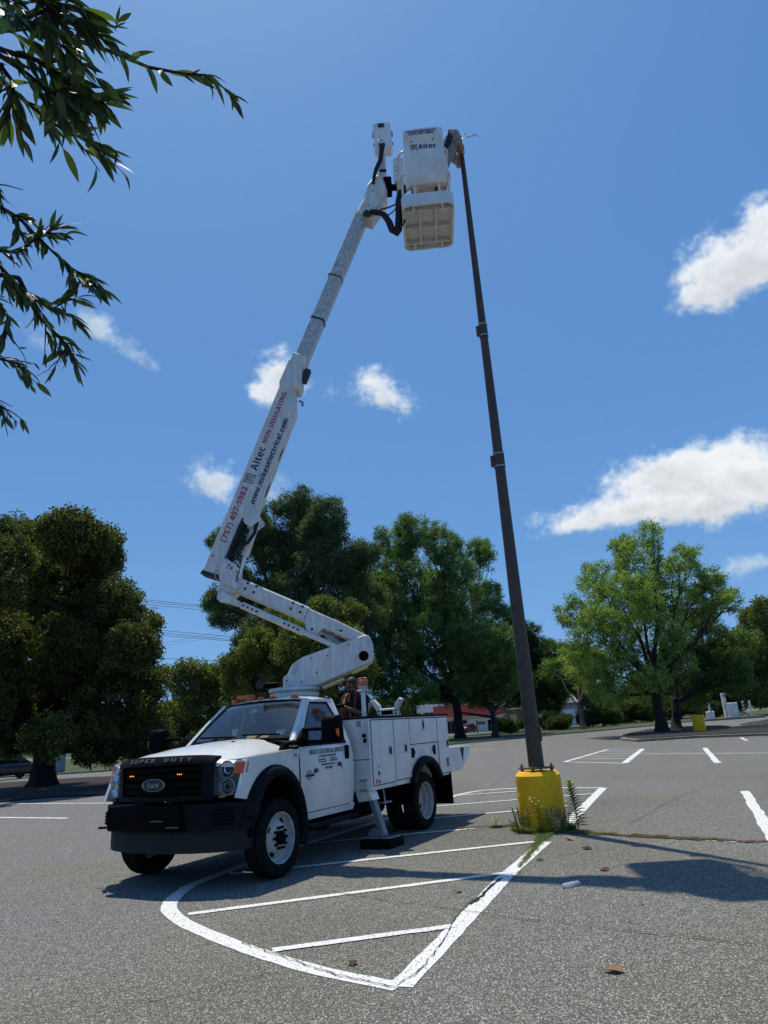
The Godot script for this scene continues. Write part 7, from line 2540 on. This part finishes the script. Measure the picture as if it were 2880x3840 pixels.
func build_small_things():
	var rng := RandomNumberGenerator.new()
	rng.seed = 12
	var g1 := green(Color(0.33, 0.42, 0.16))
	var g2 := green(Color(0.45, 0.53, 0.22))
	var g3 := green(Color(0.42, 0.43, 0.27))
	var stem := mat(Color(0.32, 0.36, 0.20), 0.8)
	# tall horseweed right of the base
	var tall := func(t: Node3D, m: Material):
		var g := G.new()
		g.tube([V(0, -0.02, 0), V(-0.01, 0.22, 0), V(-0.03, 0.42, 0.01), V(-0.05, 0.60, 0.0)], 0.007, 0.004, 7)
		part("stem", g, stem, t)
		for k in 96:
			var u := k / 96.0
			var y := 0.06 + 0.54 * u
			var a := k * 2.399
			var d := V(cos(a), 0.15 + 0.35 * u, sin(a)).normalized()
			var gl := G.new()
			gl.flat()
			leaf_shape(gl, V(-0.05 * u * u - 0.005, y, 0), d, Vector3.UP, rng.randf_range(0.14, 0.19) * (1.0 - 0.35 * u), 0.05)
			part("leaf", gl, g2 if u > 0.85 else m, t)
		for k in 14:
			var a := k * 2.399
			var gl := G.new()
			gl.flat()
			leaf_shape(gl, V(-0.05, 0.60, 0), V(cos(a) * 0.6, 0.8, sin(a) * 0.6).normalized(), Vector3.UP, 0.08, 0.024)
			part("leaf", gl, g2, t)
	weed("tall_weed", "tall single stemmed weed with narrow leaves standing beside the yellow base", V(2.33, 0, -10.46), tall, g1)
	# broad leaved weed on the face of the base
	var broad := func(t: Node3D, m: Material):
		var g := G.new()
		g.tube([V(0, -0.02, 0), V(0.01, 0.2, 0.02), V(-0.03, 0.38, 0.0), V(-0.06, 0.48, 0.0)], 0.006, 0.003, 6)
		g.tube([V(0, 0.1, 0), V(0.08, 0.2, 0.03), V(0.13, 0.28, 0.03)], 0.004, 0.002, 6)
		part("stem", g, stem, t)
		for k in 26:
			var u := k / 26.0
			var a := k * 2.6
			var gl := G.new()
			gl.flat()
			leaf_shape(gl, V(0.01 - 0.07 * u * u, 0.06 + 0.42 * u, 0.01), V(cos(a), 0.1, sin(a) * 0.8 + 0.3).normalized(), Vector3.UP, rng.randf_range(0.07, 0.115), 0.055)
			part("leaf", gl, m, t)
	weed("broad_leaved_weed", "leafy pale green weed climbing the face of the yellow base", V(1.80, 0, -10.44), broad, g2)
	weed("broad_leaved_weed", "tiny leafy weed growing alone in the litter filled crack", V(1.36, -0.32, -11.33), broad, g2)
	# seeding clumps and grass round the foot
	var seedy := func(t: Node3D, m: Material):
		for k in 34:
			var g := G.new()
			g.flat()
			var a := rng.randf() * TAU
			var r := rng.randf() * 0.09
			var h := rng.randf_range(0.14, 0.34)
			var p := V(cos(a) * r, 0, sin(a) * r)
			var tip := p + V(cos(a) * 0.06 + rng.randfn() * 0.01, h, sin(a) * 0.05)
			g.tube([p, p.lerp(tip, 0.5) + V(0, 0.01, 0), tip], 0.0028, 0.0018, 4)
			g.flat()
			for j in 16:
				var c := p.lerp(tip, 0.35 + 0.65 * j / 16.0)
				leaf_shape(g, c, V(rng.randfn(), 0.9, rng.randfn()).normalized(), V(0.2, 0.3, 1), rng.randf_range(0.016, 0.034), 0.009)
			part("stalk", g, m, t)
	weed("seeding_weed", "greyish seeding weed clump before the yellow base", V(2.02, 0, -10.34), seedy, g3, "")
	weed("seeding_weed", "seeding weed clump pressed against the yellow base beside the tall weed", V(2.10, 0, -10.42), seedy, g3, "")
	weed("seeding_weed", "dry weed clump at the shaded foot of the yellow base", V(1.58, 0, -10.62), seedy, green(Color(0.36, 0.37, 0.22)), "")
	var tuft := func(t: Node3D, m: Material):
		for k in 70:
			var g := G.new()
			g.flat()
			var a := rng.randf() * TAU
			blade(g, V(rng.randfn() * 0.035, 0, rng.randfn() * 0.03), V(cos(a) * 0.35, 1, sin(a) * 0.35).normalized(), V(cos(a), -0.6, sin(a)) * 0.7, rng.randf_range(0.10, 0.22), 0.003)
			part("blade", g, m, t)
	weed("grass_tuft", "arching grass tuft at the front foot of the yellow base", V(1.86, 0, -10.36), tuft, g2)
	weed("grass_tuft", "arching grass tuft beside the leafy weed on the yellow base", V(1.70, 0, -10.50), tuft, g2)
	# low growth along the seam and the painted edge: one mass that nobody could count
	var mm := MultiMesh.new()
	mm.transform_format = MultiMesh.TRANSFORM_3D
	mm.use_colors = true
	var gb := G.new()
	gb.flat()
	for k in 5:
		var a := k * 1.3
		blade(gb, V(cos(a) * 0.15, 0, sin(a) * 0.15), V(cos(a) * 0.5, 1, sin(a) * 0.5).normalized(), V(cos(a), -0.5, sin(a)) * 0.5, 1.0, 0.07)
	mm.mesh = gb.done()
	var spots := []
	for k in 900:
		var u := rng.randf()
		var p := Vector2(1.84, -10.30).lerp(Vector2(1.15, -8.20), pow(u, 1.5))
		spots.append([p.x + rng.randfn() * 0.035 * (1.3 - u), p.y + rng.randfn() * 0.03, rng.randf_range(0.02, 0.055) * (1.15 - 0.6 * u), 0.0])
	for k in 900:
		var u := rng.randf()
		var p := Vector2(2.30, -10.22).lerp(Vector2(4.3, -8.35), u)
		if sin(u * 23.0) + sin(u * 51.0) < 0.2:
			continue
		spots.append([p.x + rng.randfn() * 0.04, p.y + rng.randfn() * 0.04, rng.randf_range(0.015, 0.05), rng.randf()])
	for k in 300:
		spots.append([rng.randf_range(0.75, 1.62), -11.37 + rng.randfn() * 0.035, rng.randf_range(0.015, 0.045), rng.randf()])
	for k in 500:
		var a := rng.randf_range(-0.4, 3.6)
		spots.append([1.925 + cos(a) * rng.randf_range(0.33, 0.43), -10.83 + sin(a) * rng.randf_range(0.33, 0.46), rng.randf_range(0.03, 0.10), 0.1])
	mm.instance_count = spots.size()
	for i in spots.size():
		var s = spots[i]
		mm.set_instance_transform(i, Transform3D(Basis(Vector3.UP, rng.randf() * TAU).scaled(V(s[2], s[2], s[2])), V(s[0], 0.004, s[1])))
		var c := Color(0.13, 0.17, 0.045).lerp(Color(0.22, 0.13, 0.06), s[3] * rng.randf_range(0.4, 1.0)) * rng.randf_range(0.7, 1.25)
		c.a = 1.0
		mm.set_instance_color(i, c)
	var mi := MultiMeshInstance3D.new()
	mi.multimesh = mm
	mi.name = "crack_grass"
	mi.material_override = M.leaf
	add_child(mi)
	tag(mi, "low green and brown growth in the asphalt seams round the base", "grass", "", "stuff")
	# dead leaves, one by one
	var dl := [[1.18, -4.86, 0.13, "large tan dead leaf lying flat on open asphalt beyond the painted point", Color(0.52, 0.38, 0.26), 0.3], [1.93, -7.78, 0.14, "curled reddish brown dead leaf beside the clear plastic scrap", Color(0.34, 0.15, 0.10), 1.2], [2.07, -9.02, 0.15, "dark red curled dead leaf near the pole shadow", Color(0.30, 0.08, 0.07), 0.9], [0.43, -7.26, 0.12, "tan curled dead leaf inside the hatched island", Color(0.42, 0.33, 0.24), 2.0], [1.43, -8.53, 0.10, "small grey brown leaf beside the green painted edge", Color(0.36, 0.29, 0.22), 0.2], [-0.41, -5.35, 0.10, "dark brown leaf lying near the painted point of the island", Color(0.25, 0.15, 0.10), 1.6], [1.12, -7.95, 0.05, "tiny rust coloured leaf at the crossing of painted lines", Color(0.45, 0.20, 0.10), 0.7], [2.05, -9.75, 0.16, "pale dry leaf strip at the foot of the yellow base", Color(0.50, 0.44, 0.36), 1.0]]
	for d in dl:
		var g := G.new()
		g.smooth()
		var dir := V(cos(d[5]), 0.06, sin(d[5])).normalized()
		leaf_shape(g, V(0, 0.012, 0) - dir * d[2] * 0.5, dir, Vector3.UP, d[2], d[2] * 0.62, 0.42)
		g.tube([V(0, 0.012, 0) - dir * d[2] * 0.5, V(0, 0.02, 0) - dir * d[2] * 0.72], 0.0015, 0.001, 5)
		var lo := part("dead_leaf", g, mat(d[4], 0.9))
		lo.position = V(d[0], 0.002, d[1])
		tag(lo, d[3], "leaf", "dead leaves on the asphalt")
	# crushed clear plastic bottle
	var pb := thing("crushed_bottle", "crushed clear plastic bottle lying on the asphalt", "litter", V(1.46, 0.0, -7.18), "", Basis(Vector3.UP, 0.5))
	var gp := G.new()
	var rs := []
	for k in 9:
		var u := k / 8.0
		var rr := 0.028 if k > 1 else 0.012 + 0.01 * k
		var rg := PackedVector3Array()
		for m in 14:
			var a := TAU * m / 14.0
			rg.append(V(-0.09 + 0.17 * u, 0.022 + sin(a) * rr * 0.6 * (1.0 + 0.3 * sin(k * 2.1 + m)), cos(a) * rr * 1.25 * (1.0 + 0.18 * sin(k * 3.3 + m * 2.0))))
		rs.append(rg)
	gp.loft(rs)
	M.pet = mat(Color(0.85, 0.90, 0.93, 0.35), 0.08)
	M.pet.transparency = BaseMaterial3D.TRANSPARENCY_ALPHA
	part("bottle", gp, M.pet, pb)
	gp = G.new()
	gp.lathe(V(-0.09, 0.022, 0), V(-1, 0, 0), [Vector2(0.013, 0), Vector2(0.013, 0.014), Vector2(0, 0.014)], 14)
	part("cap", gp, M.paper, pb)
	# pale scraps and small stones
	for k in 26:
		var g := G.new()
		var p := at_y(rng.randf_range(100, 2800), rng.randf_range(3150, 3780))
		var s := rng.randf_range(0.008, 0.02)
		g.box(V(p.x, s * 0.25, p.z), V(s, s * 0.6, s * 0.8), Basis(V(0.2, 1, 0.3).normalized(), rng.randf() * 6.0), s * 0.2)
		tag(part("pebble", g, M.kerb), "small loose stone lying on the open asphalt", "stone", "loose stones on the asphalt")

# ---------------------------------------------------------------- the near tree whose twigs hang into the picture
func build_overhang():
	var rng := RandomNumberGenerator.new()
	rng.seed = 31
	var t := thing("overhanging_tree", "near tree whose leafy drooping twigs hang overhead against the sky", "tree", V(-4.6, 0, -2.3))
	var O := t.position
	var D := func(px: float, py: float, d: float) -> Vector3: return EYE + ray(px * 1.736, py * 1.736).normalized() * d - O
	var g := G.new()
	g.tube([V(0, -0.2, 0), V(0.02, 0.6, 0), V(0.05, 2.4, 0.02), V(0.1, 4.2, 0.0), V(0.15, 5.6, 0)], 0.24, 0.12, 16)
	part("trunk", g, M.bark, t)
	var lm := [green(Color(0.17, 0.24, 0.13)), green(Color(0.22, 0.29, 0.13)), green(Color(0.36, 0.44, 0.17))]
	var lmesh := []
	for k in 3:
		var gl := G.new()
		gl.smooth()
		leaf_shape(gl, Vector3.ZERO, V(0, 0, 1), Vector3.UP, 1.0, [0.20, 0.24, 0.28][k], 0.22)
		lmesh.append(gl.done())
	# each twig: points on the photograph with distances, leaf count, leaf length
	var twigs := [
		[[[-160, 40, 2.7], [-40, 70, 2.5], [60, 60, 2.4], [160, 85, 2.4], [250, 115, 2.4], [320, 145, 2.4], [400, 160, 2.4], [445, 162, 2.4], [490, 195, 2.4], [510, 225, 2.4]], 34, 0.085, 0.70],
		[[[-120, 90, 2.6], [0, 60, 2.3], [80, 30, 2.25], [150, 10, 2.25], [190, 30, 2.25]], 30, 0.10, 0.2],
		[[[-100, 60, 2.6], [10, 110, 2.25], [80, 130, 2.2], [150, 175, 2.2], [200, 210, 2.2], [235, 205, 2.2]], 38, 0.11, 0.25],
		[[[-100, 140, 2.6], [0, 170, 2.3], [50, 215, 2.3], [100, 255, 2.3], [150, 290, 2.3], [185, 300, 2.3], [215, 330, 2.3]], 20, 0.10, 0.3],
		[[[-100, 160, 2.6], [0, 140, 2.25], [30, 180, 2.2], [20, 235, 2.2], [15, 270, 2.2]], 16, 0.10, 0.3],
		[[[-100, 20, 2.4], [0, 20, 2.2], [70, 50, 2.15], [120, 90, 2.15], [160, 120, 2.15]], 26, 0.10, 0.2],
		[[[-100, 110, 2.4], [0, 120, 2.2], [60, 160, 2.15], [110, 200, 2.15], [150, 215, 2.15]], 24, 0.10, 0.2],
		[[[-60, 0, 2.4], [60, -10, 2.2], [140, 30, 2.2], [190, 60, 2.2]], 20, 0.10, 0.2],
		[[[30, 60, 2.4], [200, 40, 2.4], [250, 60, 2.4], [255, 45, 2.4]], 10, 0.06, 0.5],
		[[[-130, 420, 3.0], [-20, 435, 2.8], [40, 470, 2.75], [90, 520, 2.75], [140, 570, 2.75], [190, 600, 2.75], [225, 625, 2.75]], 36, 0.09, 0.25],
		[[[-130, 520, 3.0], [-20, 540, 2.8], [40, 545, 2.75], [85, 510, 2.75], [110, 500, 2.75]], 24, 0.09, 0.2],
		[[[-120, 560, 3.0], [0, 575, 2.75], [60, 640, 2.75], [110, 665, 2.75], [150, 680, 2.75], [170, 700, 2.75]], 34, 0.095, 0.2],
		[[[40, 600, 2.78], [80, 680, 2.75], [120, 720, 2.75], [145, 750, 2.75], [155, 770, 2.75]], 18, 0.095, 0.3],
		[[[-120, 640, 3.0], [-10, 640, 2.8], [20, 690, 2.8], [10, 740, 2.8]], 16, 0.09, 0.2],
		[[[-90, 780, 3.0], [0, 775, 2.8], [35, 785, 2.8], [65, 805, 2.8]], 12, 0.08, 0.3],
		[[[-90, 870, 3.0], [-20, 860, 2.8], [5, 880, 2.8]], 10, 0.08, 0.4],
		[[[-90, 400, 3.0], [-25, 395, 2.8], [-5, 405, 2.8]], 6, 0.07, 0.4]]
	var knot := V(0.3, 3.6, 0.1)
	var rest := []
	var single := 0
	for tw in twigs:
		var pts := []
		for p in tw[0]:
			pts.append(D.call(p[0], p[1], p[2]))
		var root: Vector3 = pts[0]
		var main := [knot + V(0, (root.y - 2.0) * 0.35, 0), (knot + root) * 0.5 + V(0, 0.15, 0)]
		var gb := G.new()
		gb.tube([main[0], main[1], pts[0]], 0.02, 0.008, 7)
		gb.tube(pts, 0.008, 0.0016, 6)
		var spurs := [pts]
		if tw[3] < 0.5:
			for k in 6:
				var f0 := rng.randf_range(0.2, 0.9) * (pts.size() - 1)
				var i0 := mini(int(f0), pts.size() - 2)
				var s0: Vector3 = pts[i0].lerp(pts[i0 + 1], f0 - i0)
				var al: Vector3 = (pts[i0 + 1] - pts[i0]).normalized()
				var dd := (al + V(rng.randfn() * 0.6, rng.randfn() * 0.4 - 0.35, rng.randfn() * 0.6)).normalized()
				var sp := [s0, s0 + dd * 0.05, s0 + dd * 0.10 + V(0, -0.01, 0)]
				gb.tube(sp, 0.003, 0.0012, 5)
				spurs.append(sp)
		var br := part("branch", gb, M.bark, t)
		var n: int = int(tw[1] * (2.8 if tw[3] < 0.5 else 1.2))
		for k in n:
			var line: Array = spurs[0 if k % 3 == 0 else rng.randi() % spurs.size()]
			var u := lerpf(tw[3] * 0.4 if line == pts else 0.1, 1.0, (k + rng.randf()) / n)
			var f := u * (line.size() - 1)
			var i := mini(int(f), line.size() - 2)
			var p: Vector3 = line[i].lerp(line[i + 1], f - i)
			var along: Vector3 = (line[i + 1] - line[i]).normalized()
			var d := (along * 1.1 + V(rng.randfn() * 0.55, rng.randfn() * 0.5 - 0.25, rng.randfn() * 0.55)).normalized()
			var l: float = tw[2] * rng.randf_range(0.40, 0.92)
			var b := Basis.looking_at(-d, V(rng.randfn() * 0.5, 1, rng.randfn() * 0.5).normalized())
			var xf := Transform3D(b.scaled_local(V(l * rng.randf_range(0.7, 1.35), l * rng.randf_range(0.3, 2.2), l)), p)
			if k % 3 != 2 and single < 298:
				add_mesh("leaf", lmesh[k % 3], lm[0 if rng.randf() < 0.6 else 1 + rng.randi() % 2], br, xf)
				single += 1
			else:
				rest.append(xf)
	var mm := MultiMesh.new()
	mm.transform_format = MultiMesh.TRANSFORM_3D
	mm.mesh = lmesh[1]
	mm.instance_count = rest.size()
	for i in rest.size():
		mm.set_instance_transform(i, rest[i])
	var mi := MultiMeshInstance3D.new()
	mi.multimesh = mm
	mi.name = "leaves"
	mi.material_override = lm[0]
	t.add_child(mi, true)
	mi.set_meta("kind", "stuff")
